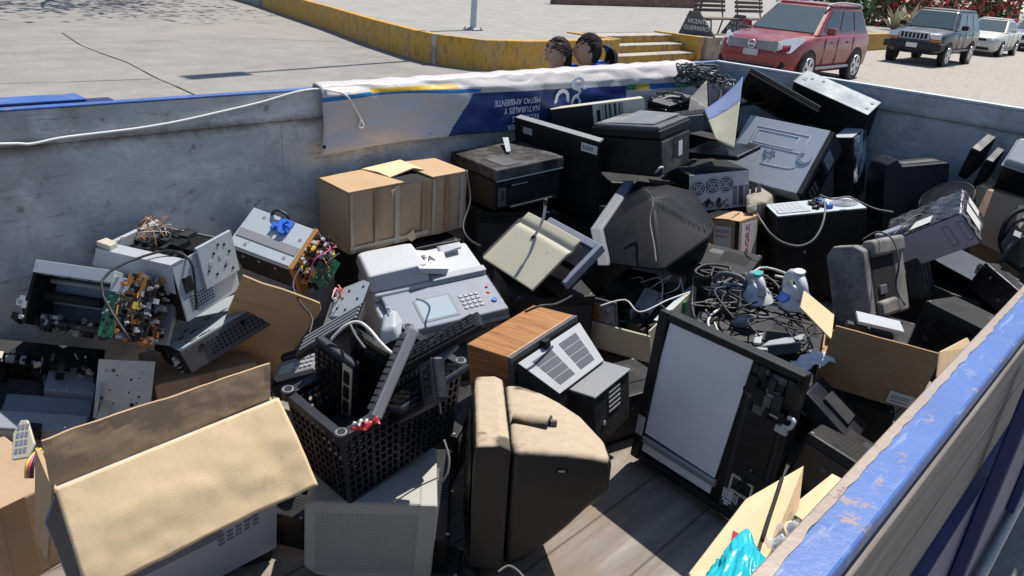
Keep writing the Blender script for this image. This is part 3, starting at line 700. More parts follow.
def ban(u, v):
    x = 1.695+u*2.83
    s = .012+.055*u                              # how far the top slope comes inwards
    zb = 1.318+.012*math.sin(u*9)+(.02 if u > .9 else 0)
    path = [(YB-.03-s*.9, zb), (YB-.028-s, 1.45), (YB-.025-s, WT-.012-s*.72), (YB-.016-s*.25, WT+.012), (YB+.026, WT+.020), (YB+.040, WT-.03), (YB+.045, 1.40)]
    ts = [0, .3, .5, .68, .80, .88, 1.0]
    for i in range(6):
        if v <= ts[i+1]+1e-9:
            k = (v-ts[i])/(ts[i+1]-ts[i]); a, b = path[i], path[i+1]; y = a[0]+(b[0]-a[0])*k; z = a[1]+(b[1]-a[1])*k; break
    wv = .008*math.sin(x*6.1+v*7)+.005*math.sin(x*17-v*9)+.004*math.sin(v*19+x*9)+.006*mnoise.noise(Vector((x*4, v*5, 0)))
    if .66 < v < .84: wv *= .25; z += .003*abs(math.sin(x*13))+.002*math.sin(x*37)
    y -= abs(wv) if v < .8 else -abs(wv)
    if v < .2: x -= .02*(1-v*5)*(1-u)
    return (x, y, z)
mb = MB(); mb.grid(ban, 150, 44, banner_mat()); o = mb.build('printed_sheet', solid=.0012); o.parent = bn; o.matrix_parent_inverse = bn.matrix_world.inverted()
def btext(txt, x, z, size, name, y, **k):
    T = Matrix.Translation((x, y, z)) @ Matrix.Rotation(math.pi, 4, 'Y') @ FRONT
    o = text_mb(txt, size, 'whiteink', .0006, T=T, **k).build(name); o.parent = bn; o.matrix_parent_inverse = bn.matrix_world.inverted()
for i, (t, z) in enumerate((('MEDIO AMBIENTE', 1.462), ('NATURALES Y', 1.420), ('RECURSOS', 1.376), ('SECRETARÍA', 1.335))):
    btext(t, 2.985, z, .042, 'banner_lettering', YB-.075, align='LEFT')
btext('ago', 3.26, 1.425, .26, 'banner_logo', YB-.080, align='CENTER', space=.95)
mb = MB()
for px, py in ((324, 147), (430, 135)): 
    p = onwall(px, py, YB-.058); mb.cyl(p, p+Vector((0, -.004, 0)), .008, 'void', n=10)
o = mb.build('eyelets'); o.parent = bn; o.matrix_parent_inverse = bn.matrix_world.inverted()

# ------------------------------------------------------------------ people, bench and parked cars
def skinmesh(verts, edges, radii, m, root=0, sub=2):
    bm = bmesh.new(); lay = bm.verts.layers.skin.verify(); vs = []
    for i, (v, r) in enumerate(zip(verts, radii)):
        q = bm.verts.new(v); q[lay].radius = (r, r) if isinstance(r, float) else r; q[lay].use_root = i == root; vs.append(q)
    for a, b in edges: bm.edges.new((vs[a], vs[b]))
    me = bpy.data.meshes.new('skin'); bm.to_mesh(me); bm.free()
    o = bpy.data.objects.new('skin', me); COL.objects.link(o)
    o.modifiers.new('s', 'SKIN').use_smooth_shade = True
    q = o.modifiers.new('u', 'SUBSURF'); q.levels = q.render_levels = sub
    dg = bpy.context.evaluated_depsgraph_get(); e = bpy.data.meshes.new_from_object(o.evaluated_get(dg))
    mb = MB(); mb.add([v.co.copy() for v in e.vertices], [list(p.vertices) for p in e.polygons], m, True)
    bpy.data.objects.remove(o); bpy.data.meshes.remove(me); bpy.data.meshes.remove(e); return mb
M['skin'] = flat('warm_brown_skin', (.43, .25, .17), .5)
def _hair():
    n = N('black_hair'); g = n.noise(5, 4, .6, n.coord((60, 60, 4))); n.set(Base_Color=n.ramp(g, [(.35, (.006, .005, .005)), (.65, (.035, .024, .018))]), Roughness=.55, Specular_IOR_Level=.3); n.bump(g, .8, .01); return n.m
M['hair'] = _hair(); M['hairbrown'] = flat('dark_brown_hair', (.045, .024, .014), .6)
M['shirtblue'] = flat('bright_blue_cloth', (.03, .11, .48), .8); M['shirtwhite'] = flat('white_cloth', (.7, .7, .7), .8)
M['jeans'] = flat('dark_denim', (.03, .04, .07), .85); M['maroon'] = flat('maroon_cloth', (.10, .014, .022), .85); M['lips'] = flat('lips', (.3, .09, .08), .5)
M['eye'] = flat('dark_eye', (.02, .015, .012), .2)
def head_mb(c, s, T):
    """head facing -y in its own frame, centre c, half height s"""
    def f(u, v):
        a = u*2*math.pi; b = (v-.5)*math.pi
        x, y, z = math.cos(b)*math.sin(a), -math.cos(b)*math.cos(a), math.sin(b)
        wx, wy = .70, .86
        if z < 0: wx *= 1-.26*z*z; wy *= 1-.10*z*z
        p = Vector((x*wx, y*wy, z))
        fr = max(0, -y)
        p.y -= .23*fr**6*math.exp(-((z+.14)/.17)**2)*math.exp(-(x/.20)**2)          # nose
        p.y -= .05*fr**4*math.exp(-((z+.42)/.10)**2)*math.exp(-(x/.30)**2)          # mouth
        p.y -= .07*fr**4*math.exp(-((z+.80)/.16)**2)*math.exp(-(x/.35)**2)          # chin
        p.y += .06*fr**4*math.exp(-((z-.10)/.11)**2)*(math.exp(-((abs(x)-.32)/.16)**2))   # eye sockets
        if y > .2: p.y += .05
        return tuple(Vector(c)+p*s)
    mb = MB(); mb.grid(f, 40, 28, 'skin')
    for k in (-1, 1):
        mb.cyl(Vector(c)+Vector((k*.66, .02, -.22))*s, Vector(c)+Vector((k*.76, .12, -.20))*s, .17*s, 'skin', .19*s, 10)
        mb.cyl(Vector(c)+Vector((k*.27, -.74, .09))*s, Vector(c)+Vector((k*.27, -.80, .09))*s, .07*s, 'eye', .05*s, 8)
    mb.box(tuple(Vector(c)+Vector((-.18, -.93, -.46))*s), tuple(Vector(c)+Vector((.18, -.86, -.40))*s), 'lips')
    mb.v = [T @ v for v in mb.v]; return mb
def person(x, y, z, H, yaw, label, shirt, legs, hairstyle, headyaw=0, headpitch=0, arm=None):
    e = empty('person', place(x, y, z, yaw), label, 'person'); k = H/1.6
    V = [(0, 0, .86), (0, 0, 1.05), (0, .01, 1.26), (0, .02, 1.36), (0, 0, 1.44)]; R_ = [.12, .11, .125, .06, .05]; E_ = [(0, 1), (1, 2), (2, 3), (3, 4)]
    for s in (-1, 1):
        i = len(V); V += [(s*.09, 0, .80), (s*.10, -.01, .45), (s*.10, .02, .07), (s*.10, -.13, .035)]; R_ += [.085, .055, .04, .035]; E_ += [(0, i), (i, i+1), (i+1, i+2), (i+2, i+3)]
        i = len(V); hand = arm if arm and s > 0 else (s*.24, -.04, .78)
        V += [(s*.17, .01, 1.29), (s*.22, .02, 1.04), hand]; R_ += [.05, .038, .028]; E_ += [(2, i), (i, i+1), (i+1, i+2)]
    V = [tuple(q*k for q in v) for v in V]; body = skinmesh(V, E_, [r*k for r in R_], 'skin')
    TH = Matrix.Translation((0, 0, 1.44*k)) @ Euler((math.radians(headpitch), 0, math.radians(headyaw))).to_matrix().to_4x4()
    hs = .110*k; hc = (0, -.02*k, .085*k)
    for s in (-1, 1):
        h = V[8 if s < 0 else 15]; h = Vector(V[11] if s < 0 else V[-1])
        for f in range(4): body.tube([h, h+Vector((s*.005+.012*(f-1.5)*.6, -.02-.004*f, -.05))*k, h+Vector((.008*(f-1.5), -.035, -.085+.006*abs(f-1.5)))*k], .008*k, 'skin', 6)
        body.tube([h, h+Vector((-s*.02, -.035, -.02))*k, h+Vector((-s*.02, -.05, -.045))*k], .009*k, 'skin', 6)
    merge(body, head_mb(hc, hs, TH)).build('body', e)
    # hair as a shell over the crown and back of the head
    def hf(u, v):
        a = u*2*math.pi; b = (v-.5)*math.pi; x_, y_, z_ = math.cos(b)*math.sin(a), -math.cos(b)*math.cos(a), math.sin(b)
        n_ = 1+.018*math.sin(a*31+z_*3)+.014*math.sin(a*53+z_*9)
        # the shell sinks under the face in front of the hairline and under the ears at the nape
        front = max(0, -y_); line = .50 if y_ < -.25 else (.50-1.15*min(1, (y_+.25)/.55))
        k_ = 1.0 if z_ > line else max(.5, 1-1.6*(line-z_))
        return tuple(TH @ (Vector(hc)+Vector((x_*.735*n_*k_, (y_*.885*n_+.045)*k_, z_*1.03*(k_ if z_ < line else 1)))*hs))
    hb = MB(); hairm = 'hair' if hairstyle == 'ponytail' else 'hairbrown'; hb.grid(hf, 72, 44, hairm)
    r = random.Random(int(H*100))
    knot = Vector((0, .10*k, .135*k)) if hairstyle == 'ponytail' else Vector((0, .095*k, -.02*k))
    for i in range(130):
        a = r.uniform(-1.9, 1.9)*1.25; zz = r.uniform(.1, .95) if abs(a) < 1.2 else r.uniform(-.1, .95); q_ = math.sqrt(max(0, 1-zz*zz))
        def onhead(t, a=a, zz=zz, q_=q_):
            s_ = Vector((q_*math.sin(a), -q_*math.cos(a)*.8+.1, zz)); e_ = Vector((s_.x*.5, .75, .45 if hairstyle == 'ponytail' else -.1)); v_ = s_.lerp(e_, t).normalized()
            return Vector(hc)+Vector((v_.x*.76, v_.y*.92+.045, v_.z*1.07))*hs
        hb.tube([TH @ onhead(t) for t in (0, .33, .66, 1)], lambda t: .0042*k*(.6+.6*math.sin(t*3)), hairm, 5, 3)
    if hairstyle == 'ponytail':
        for i in range(26):
            dx, dy = r.gauss(0, .016), r.gauss(0, .016)
            hb.tube([TH @ Vector((dx*.4, .09*k, .13*k)), TH @ Vector((dx, .15*k+dy, .11*k)), TH @ Vector((dx*2.2, .165*k+dy*1.5, .02*k)), TH @ Vector((dx*2.6, .14*k+dy*2, (-.10-.06*r.random())*k))], lambda t: .011*(1-.75*t), 'hair', 5)
        hb.tube([TH @ Vector((.02*math.cos(a), .115*k, .12*k+.02*math.sin(a))) for a in [q*.8 for q in range(9)]], .008, 'shirtblue', 6)
    else:
        for i in range(14):
            a = r.uniform(-1.4, 1.4); hb.tube([TH @ Vector((.07*math.sin(a), .08*k*math.cos(a), .10*k)), TH @ Vector((.085*math.sin(a), .095*k*math.cos(a), 0)), TH @ Vector((.08*math.sin(a), .09*k*math.cos(a), -.07*k))], lambda t: .012*(1-.6*t), 'hair', 5)
    hb.build('hair', e)
    hd = MB(); hd.hull([(x_*.105*k, y_*k, z_*k) for x_, y_, z_ in ((-1, .03, 1.40), (1, .03, 1.40), (-.8, .13, 1.46), (.8, .13, 1.46), (-.6, .17, 1.40), (.6, .17, 1.40), (0, .16, 1.33), (-.9, .10, 1.34), (.9, .10, 1.34), (-.7, .02, 1.45), (.7, .02, 1.45))], 'shirtblue', True); hd.build('collar', e, bevel=.015, seg=3)
    sv = V[:3]+[(0, .015*k, 1.33*k)]; se = [(0, 1), (1, 2), (2, 3)]; sr = [.15*k, .135*k, .145*k, .075*k]
    for s, i in ((-1, 9), (1, 16)):
        j = len(sv); sv += [V[i], tuple((Vector(V[i])*.45+Vector(V[i+1])*.55))]; sr += [.068*k, .06*k]; se += [(2, j), (j, j+1)]
    skinmesh(sv, se, sr, shirt).build('shirt', e)
    lv = [V[0]]; le = []; lr = [.14*k]
    for i in (5, 12):
        j = len(lv); lv += V[i:i+3]; lr += [.105*k, .075*k, .06*k]; le += [(0, j), (j, j+1), (j+1, j+2)]
    skinmesh(lv, le, lr, legs).build('trousers', e)
    return e
person(4.46, 3.47, 0, 1.64, -118, 'young woman with a black ponytail standing behind the banner', 'shirtblue', 'jeans', 'ponytail', -8, -6)
person(4.31, 3.62, 0, 1.60, -92, 'dark haired girl half hidden beside the woman with the ponytail', 'shirtblue', 'jeans', 'short', -12, -4)
def pz(px, py, z=PZ):
    d = W(px, py, 1)-Vector((0, 0, CAMH)); k = (z-CAMH)/d.z; return (d.x*k, d.y*k)
fx, fy = pz(697, 15)
person(fx, fy, PZ, 1.68, -75, 'person in maroon trousers standing behind the lettered bench', 'shirtwhite', 'maroon', 'short')
# benches with lettered end plates
def bench(x, y0, y1, h, xoff, lab, lines):
    e = empty('park_bench', place(x, (y0+y1)/2, PZ), lab, 'bench', 'lettered plaza benches'); c = (y0+y1)/2; hw = (y1-y0)/2
    mb = MB(); mb.prism([(-hw, 0), (hw, 0), (hw*.42+xoff, h), (-hw*.12+xoff, h)], 0, .05, 0, 'dgrey'); pl_ = mb.build('end_plate', e, bevel=.01)
    T = Matrix.Translation((-.004, 0, 0)) @ Matrix(((0, 0, -1, 0), (-1, 0, 0, 0), (0, 1, 0, 0), (0, 0, 0, 1)))
    for i, (t, zz) in enumerate(lines): text_mb(t, .165, 'whiteink', .001, T=Matrix.Translation((0, xoff*.35, zz)) @ T, space=1.0).build('plate_lettering', pl_)
    mb = MB()
    for k in range(4): mb.box((.3, c-c+hw*.5-.13*k-.1, .44), (2.1, hw*.5-.13*k, .48), 'bark')
    mb.build('seat', e, bevel=.008)
    mb = MB()
    for k in range(4): mb.box((.3, hw*.62+.03*k, .62+.12*k), (2.1, hw*.62+.03*k+.04, .71+.12*k), 'bark')
    mb.build('backrest', e, bevel=.008)
    for xx in (.45, 1.95):
        mb = MB(); mb.tube([(xx, -hw*.35, 0), (xx, -hw*.2, .43), (xx, hw*.55, .43), (xx, hw*.62+.02, .62), (xx, hw*.62+.14, 1.1)], .025, 'dgrey', 8, 1); mb.tube([(xx, hw*.55, .43), (xx, hw*.7, 0)], .025, 'dgrey', 8, 1); mb.build('leg', e)
M['bark2'] = M['bark']
bench(19.75, 10.98, 12.2, .64, .10, 'slatted bench with black VICENTE GUERRERO end plate beside the stone wall', (('VICENTE', .37), ('GUERRERO', .19)))
bench(22.0, 10.9, 12.1, .58, -.05, 'slatted bench with lettered end plate partly behind the red car', (('VICENTE', .33), ('GUERRERO', .17)))

def car(x, y, yaw, label, paint, L, Wd, H, hood, belt, clear, wr, axf, axr, wsf, wsr, roof0, roof1, group='cars parked along the street', kind='suv', details=None, name='parked_car'):
    e = empty(name, place(x, y, 0, yaw), label, 'car', group); w = Wd/2
    st = [(-L/2, clear+.16, hood-.28, w*.70), (-L/2+.10, clear, hood-.14, w*.86), (-L/2+.45, clear, hood-.05, w*.97), (wsf-.25, clear, hood+.03, w), (wsf+.1, clear, belt-.02, w), (0, clear, belt, w), (wsr-.3, clear, belt+.02, w), (L/2-.25, clear+.02, belt, w*.97), (L/2-.06, clear+.08, belt-.06, w*.90), (L/2, clear+.2, belt-.25, w*.80)]
    mb = MB(); n = None; vs = []
    for yy, z0, z1, hw in st:
        zm = (z0+z1)/2
        half = [(hw*.80, z0), (hw*.97, z0+.10), (hw, zm), (hw*.985, z1-.10), (hw*.93, z1-.025), (hw*.6, z1+.012), (0, z1+.02)]
        ring = half+[(-a, b) for a, b in half[-2::-1]]; n = len(ring)
        vs += [(a, yy, b) for a, b in ring]
    fs = [(i*n+k, i*n+(k+1) % n, (i+1)*n+(k+1) % n, (i+1)*n+k) for i in range(len(st)-1) for k in range(n)]
    fs += [tuple(range(n)), tuple(range((len(st)-1)*n, len(st)*n))]
    mb.add(vs, fs, paint, True); body = mb.build('body', e)
    # cabin
    bz, rz, tw = belt-.02, H, w*.70
    A = [(-w*.90, wsf, bz), (w*.90, wsf, bz), (w*.90, wsr, bz), (-w*.90, wsr, bz)]; B = [(-tw, roof0, rz-.05), (tw, roof0, rz-.05), (tw, roof1, rz-.06), (-tw, roof1, rz-.06)]
    mb = MB(); mb.add(A+B, [(4, 5, 6, 7), (0, 1, 5, 4), (1, 2, 6, 5), (2, 3, 7, 6), (3, 0, 4, 7)], paint); mb.build('cabin', e, bevel=.09, seg=4)
    mb = MB(); mb.box((-tw*.97, roof0+.03, rz-.055), (tw*.97, roof1-.04, rz), paint, taper=(.9, .95)); mb.build('roof', e, bevel=.03, seg=3)
    def lerp(a, b, t): return Vector(a)+(Vector(b)-Vector(a))*t
    def pane(a, b, c, d, i0, i1, j0, j1, nm, out):
        P = [lerp(lerp(a, b, i), lerp(d, c, i), j) for i, j in ((i0, j0), (i1, j0), (i1, j1), (i0, j1))]
        mb = MB(); nn = (P[1]-P[0]).cross(P[3]-P[0]).normalized(); s = 1 if nn.dot(Vector(out)) > 0 else -1
        q = [p+nn*s*.012 for p in P]; mb.quad(q if s > 0 else q[::-1], 'glassd' if nm == 'side_window' else 'glass', .008); mb.build(nm, e)
    pane(A[0], A[1], B[1], B[0], .06, .94, .06, .92, 'windscreen', (0, -1, 1)); pane(A[2], A[3], B[3], B[2], .1, .9, .15, .88, 'rear_window', (0, 1, 1))
    for s in ((A[1], A[2], B[2], B[1], 1), (A[3], A[0], B[0], B[3], -1)):
        cuts = ((.08, .36), (.39, .66), (.69, .93)) if s[4] > 0 else ((.07, .31), (.34, .61), (.64, .92))
        for a, b in cuts: pane(*s[:4], a, b, .14, .86, 'side_window', (s[4], 0, .3))
    # wheels
    for sx in (-1, 1):
        for ay in (axf, axr):
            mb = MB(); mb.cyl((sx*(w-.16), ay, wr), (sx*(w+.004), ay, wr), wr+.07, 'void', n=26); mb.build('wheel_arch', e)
            mb = MB(); mb.cyl((sx*(w-.20), ay, wr), (sx*(w+.015), ay, wr), wr, 'tyre', n=28); wl = mb.build('wheel', e, bevel=.02)
            mb = MB(); mb.cyl((sx*(w+.016), ay, wr), (sx*(w+.02), ay, wr), wr*.66, 'dgrey', n=24)
            for k in range(5):
                a = k*1.2566; mb.prism([(ay+.03*math.sin(a), wr-.03*math.cos(a)), (ay-.03*math.sin(a), wr+.03*math.cos(a)), (ay+wr*.62*math.cos(a)-.055*math.sin(a), wr+wr*.62*math.sin(a)+.055*math.cos(a)), (ay+wr*.62*math.cos(a)+.055*math.sin(a), wr+wr*.62*math.sin(a)-.055*math.cos(a))], sx*(w+.02), sx*(w+.035), 0, 'chromecar')
            ring = [(sx*(w+.022), ay+wr*.66*math.cos(a), wr+wr*.66*math.sin(a)) for a in [q*math.pi/12 for q in range(25)]]
            mb.tube(ring, .018, 'chromecar', 6, 1); mb.cyl((sx*(w+.03), ay, wr), (sx*(w+.04), ay, wr), .06, 'chromecar', n=12); mb.build('rim', wl)
    for sx in (-1, 1):
        mb = MB(); mb.cbox((sx*(w+.09), wsf+.28, belt+.08), (.2, .12, .15), paint if kind != 'jeep' else 'void'); mb.build('mirror', e, bevel=.03, seg=3)
        mb = MB(); mb.box((sx*(w-.001), axf+.42, clear+.10), (sx*(w+.012), axr-.42, clear+.16), 'zincd' if kind != 'suv' else 'lgrey'); mb.build('sill_trim', e)
        for yy in (wsf+.75, wsf+1.62):
            mb = MB(); mb.cbox((sx*(w+.004), yy, belt-.16), (.03, .2, .035), paint); mb.build('door_handle', e, bevel=.008)
        for yy in (wsf+.30, wsf+1.0, wsf+1.9):
            mb = MB(); mb.box((sx*(w-.01), yy, clear+.18), (sx*(w+.0015), yy+.012, belt-.06), 'void'); mb.build('door_gap', e)
    details(e, w, L) if details else None
    return e
def red_details(e, w, L):
    y = -L/2
    for sx in (-1, 1):
        mb = MB(); mb.hull([(sx*w*.50, y-.005, .82), (sx*w*.58, y-.005, .66), (sx*w*.90, y+.10, .68), (sx*w*1.0, y+.55, .96), (sx*w*.84, y+.36, 1.0), (sx*w*.56, y+.08, .89), (sx*w*.7, y+.4, .75)], 'lamp'); mb.build('headlight', e, bevel=.01)
        mb = MB()
        for i in range(5):
            for j in range(3): mb.cbox((sx*(.16+.088*i), y-.012+.004*i, .83-.055*j+.012*i), (.078, .03, .044), 'greyink')
        mb.cbox((sx*.34, y-.003, .79), (.46, .03, .19), 'grey'); g = mb.build('grille', e, bevel=.006)
        mb = MB(); mb.cyl((sx*w*.74, y+.03, .42), (sx*w*.74, y+.085, .42), .075, 'void', n=14); mb.build('fog_lamp', e)
        mb = MB(); mb.tube([(sx*w*.66, -.25, 1.64), (sx*w*.69, .3, 1.71), (sx*w*.67, 1.5, 1.69), (sx*w*.64, 1.85, 1.63)], .022, 'lgrey', 8); mb.build('roof_rail', e)
    mb = MB(); ring = [(.085*math.cos(a), y-.035, .79+.085*math.sin(a)) for a in [q*math.pi/10 for q in range(21)]]; mb.cyl((0, y-.025, .79), (0, y-.01, .79), .09, 'greyink', n=20); mb.tube(ring, .014, 'chromecar', 6, 1); mb.box((-.09, y-.04, .775), (.09, y-.026, .805), 'chromecar'); mb.build('emblem', e)
    mb = MB(); mb.box((-.17, y-.035, .56), (.17, y-.008, .69), 'paperd'); mb.build('number_plate', e, bevel=.005)
    mb = MB(); mb.hull([(-.62, y+.01, .50), (.62, y+.01, .50), (.52, y-.004, .34), (-.52, y-.004, .34), (-.62, y+.1, .50), (.62, y+.1, .50), (.5, y+.1, .34), (-.5, y+.1, .34)], 'void'); mb.build('lower_intake', e)
    mb = MB(); mb.box((-.55, y-.012, .40), (.55, y-.002, .425), 'dgrey'); mb.box((-.80, y+.06, .20), (.80, y+.30, .30), 'void'); mb.build('bumper_bar', e)
def jeep_details(e, w, L):
    y = -L/2
    mb = MB(); mb.box((-w*1.0, y-.05, .50), (w*1.0, y+.42, .72), 'char'); mb.build('bumper', e, bevel=.04, seg=3)
    mb = MB()
    mb.box((-.47, y-.012, .80), (.47, y+.03, 1.02), 'lgrey')
    for i in range(7): mb.box((-.415+.122*i, y-.02, .825), (-.415+.122*i+.075, y-.005, .995), 'void')
    mb.build('grille', e, bevel=.004)
    for sx in (-1, 1):
        mb = MB(); mb.box((sx*.50, y-.005, .84), (sx*w*.90, y+.05, 1.0), 'lamp'); mb.build('headlight', e, bevel=.015)
        mb = MB(); mb.box((sx*.50, y-.008, .765), (sx*w*.92, y+.05, .825), 'amberlens'); mb.build('indicator', e, bevel=.008)
        mb = MB(); mb.tube([(sx*w*.62, -.2, 1.72), (sx*w*.62, 1.7, 1.73)], .022, 'void', 6, 1); mb.build('roof_rail', e)
    mb = MB(); mb.box((-.17, y-.07, .55), (.17, y-.052, .69), 'paper'); mb.build('number_plate', e)
def sedan_details(e, w, L):
    y = -L/2
    for sx in (-1, 1):
        mb = MB(); mb.hull([(sx*w*.42, y+.03, .62), (sx*w*.40, y+.03, .72), (sx*w*.85, y+.16, .74), (sx*w*.88, y+.18, .62), (sx*w*.6, y+.3, .7)], 'lamp'); mb.build('headlight', e)
    mb = MB(); mb.box((-.33, y-.006, .60), (.33, y+.05, .70), 'void'); mb.build('grille', e)
    mb = MB(); mb.box((-.17, y-.03, .40), (.17, y-.004, .52), 'paper'); mb.build('number_plate', e)
    mb = MB(); mb.box((-.5, y-.008, .26), (.5, y+.05, .36), 'void'); mb.build('lower_intake', e)
rc_ = car(19.05, 8.30, -90, 'red sport utility car parked nearest the truck', 'carred', 4.5, 1.84, 1.68, .98, 1.05, .22, .345, -1.38, 1.28, -.98, 2.05, -.12, 1.75, details=red_details); rc_.scale = (1.07, 1.07, 1.05)
car(29.96, 8.22, -90, 'dark blue boxy off-road car with slotted grille', 'carjeep', 4.6, 1.80, 1.76, 1.08, 1.14, .36, .36, -1.42, 1.28, -.85, 2.15, -.30, 2.0, kind='jeep', details=jeep_details)
car(38.9, 8.5, -90, 'small champagne sedan parked behind the dark off-road car', 'carwhite', 4.2, 1.64, 1.48, .86, .95, .18, .29, -1.28, 1.20, -.85, 1.35, -.15, .85, kind='sedan', details=sedan_details)
car(46.5, 8.3, -90, 'blue grey car at the far end of the parked row', 'carblue', 4.3, 1.7, 1.5, .9, .97, .18, .3, -1.3, 1.22, -.85, 1.45, -.15, .95, kind='sedan', details=sedan_details)

# ------------------------------------------------------------------ scrap: shared bits
def clutter(mb, a, b, n, mats, seed, smin=.006, smax=.03):
    r = random.Random(seed)
    for i in range(n):
        c = [r.uniform(a[k], b[k]) for k in range(3)]; s = [r.uniform(smin, smax) for _ in range(3)]
        if r.random() < .22: mb.cyl(c, (c[0], c[1], c[2]+min(s[2], .018)), min(s[0]*.4, .007), r.choice(mats), n=9)
        else: mb.cbox(c, s, r.choice(mats), (0, 0, r.choice((0, 0, 0, r.uniform(-30, 30)))))
    return mb
def holes(mb, axis, d, pts, r, m='void', n=9):
    for p in pts:
        a = list(p); a.insert(axis, d-.0008); b = list(p); b.insert(axis, d+.0008); mb.cyl(a, b, r, m, n=n)
    return mb
def wires(e, n, a, b, amp, mats, seed, r=.0022, name='wire'):
    rr = random.Random(seed)
    for i in range(n):
        p, q = [Vector([rr.uniform(a[k], b[k]) for k in range(3)]) for _ in (0, 1)]
        m1 = (p*2+q)/3+Vector((rr.uniform(-1, 1), rr.uniform(-1, 1), rr.uniform(.2, 1.3)))*amp; m2 = (p+q*2)/3+Vector((rr.uniform(-1, 1), rr.uniform(-1, 1), rr.uniform(.2, 1.3)))*amp
        mb = MB(); mb.tube([p, m1, m2, q], r, rr.choice(mats), 5, 6); mb.build(name, e)
def cable(label, pts, r, m, cat='cable', name='cable', group=None):
    mb = MB(); mb.tube(pts, r, m, 7, 6); return tag(mb.build(name), label, cat, group)
def keys(mb, x0, x1, y0, y1, z, nx, ny, m, h=.006, gap=.18, axis=2, seed=0):
    for j in range(ny):
        i = 0; r = random.Random(seed+j)
        while i < nx:
            k = 1 if r.random() < .86 else 2
            k = min(k, nx-i)
            px, py = (x1-x0)/nx, (y1-y0)/ny
            a = (x0+i*px+gap*px/2, y0+j*py+gap*py/2, z); b = (x0+(i+k)*px-gap*px/2, y0+(j+1)*py-gap*py/2, z+h)
            mb.box(a, b, m, taper=(.9, .86)); i += k
    return mb
def swap(mb, perm):
    """re-order the axes of everything in the builder"""
    mb.v = [Vector([v[perm[0]], v[perm[1]], v[perm[2]]]) for v in mb.v]; return mb
GUTS = ['void', 'black', 'dgrey', 'grey', 'zinc', 'zincd', 'lgrey']
GUTSC = ['void', 'void', 'black', 'black', 'dgrey', 'zinc', 'grey', 'amber', 'amber', 'orange', 'lgrey', 'zincd']

# gutted printer standing upright against the side
q = Fr('printer_chassis', 'gutted printer frame with green circuit board and amber boards, at the grey side', 'printer chassis', 'chassis1')
w, d, h = q.w/2, q.dp/2, q.h
mb = MB(); mb.box((-w, -d, 0), (w, d, .012), 'dgrey'); mb.box((-w+.005, -d*.2, .012), (w-.005, d*.7, .03), 'panelg'); q.part('base_tray', mb)
mb = MB(); mb.box((-w-.004, d-.04, h-.045), (w+.01, d, h), 'zinc'); mb.box((-w, d-.012, 0), (w, d-.002, h-.046), 'zincd'); holes(mb, 1, d-.041, [(x, h-.02) for x in (-.08, -.02, .05)], .004); q.part('rear_rail', mb, bevel=.003)
mb = MB(); mb.box((-w-.012, -d, 0), (-w, d, h*.9), 'black'); clutter(mb, (-w-.03, -d, .02), (-w, -d*.2, h), 26, ['zinc', 'black', 'void', 'lgrey'], 3, .006, .025); q.part('side_plate', mb)
mb = MB(); mb.box((-w, -d, .0), (w, -d+.03, .05), 'black'); mb.cyl((-w, -d+.015, .07), (w, -d+.015, .07), .012, 'char'); clutter(mb, (-w, -d-.01, .03), (w, -d+.04, .085), 60, ['void', 'black', 'black', 'zincd', 'dgrey', 'grey'], 4, .006, .022); q.part('front_rail', mb)
mb = MB(); mb.cyl((-w, .0, .055), (w*.5, .0, .055), .016, 'void'); mb.cyl((-w, d*.5, .05), (w, d*.5, .05), .009, 'zincd'); q.part('roller', mb)
mb = MB(); mb.box((w, -d, 0), (w+.16, d, .02), 'zincd'); mb.box((w+.005, -d+.01, .02), (w+.05, d*.8, h*.72), 'zinc'); mb.box((w+.05, -d*.9, .02), (w+.085, d*.9, h*.86), 'black'); clutter(mb, (w+.05, -d, h*.2), (w+.15, d, h*1.02), 260, GUTSC, 5, .005, .026); q.part('drive_side', mb)
mb = MB(); mb.box((w+.0, -d-.005, h*.95), (w+.050, d*.30, h*.965), 'green'); clutter(mb, (w+.004, -d, h*.965), (w+.046, d*.25, h*.98), 22, ['void', 'lgrey', 'zinc', 'green'], 6, .003, .012); q.part('circuit_board', mb)
mb = MB(); mb.box((w+.055, d*.1, h*.96), (w+.12, d*1.0, h*.985), 'amber'); mb.box((w+.055, -d, h*.5), (w+.08, d*.1, h*.9), 'panelg'); mb.box((w+.010, d*.35, h*.86), (w+.055, d*.8, h*1.03), 'white'); mb.box((w+.10, -.01, h*.99), (w+.125, .012, h*1.1), 'yellow'); clutter(mb, (w+.06, -d*.9, h*.9), (w+.15, d, h*1.06), 70, ['amber', 'void', 'void', 'black', 'zinc', 'grey', 'void'], 7, .005, .020); q.part('power_board', mb)
wires(q.e, 7, (w+.02, -d, h*.8), (w+.14, d, h), .03, [M['orange'], M['cable'], M['paperd']], 8)
Q1 = q
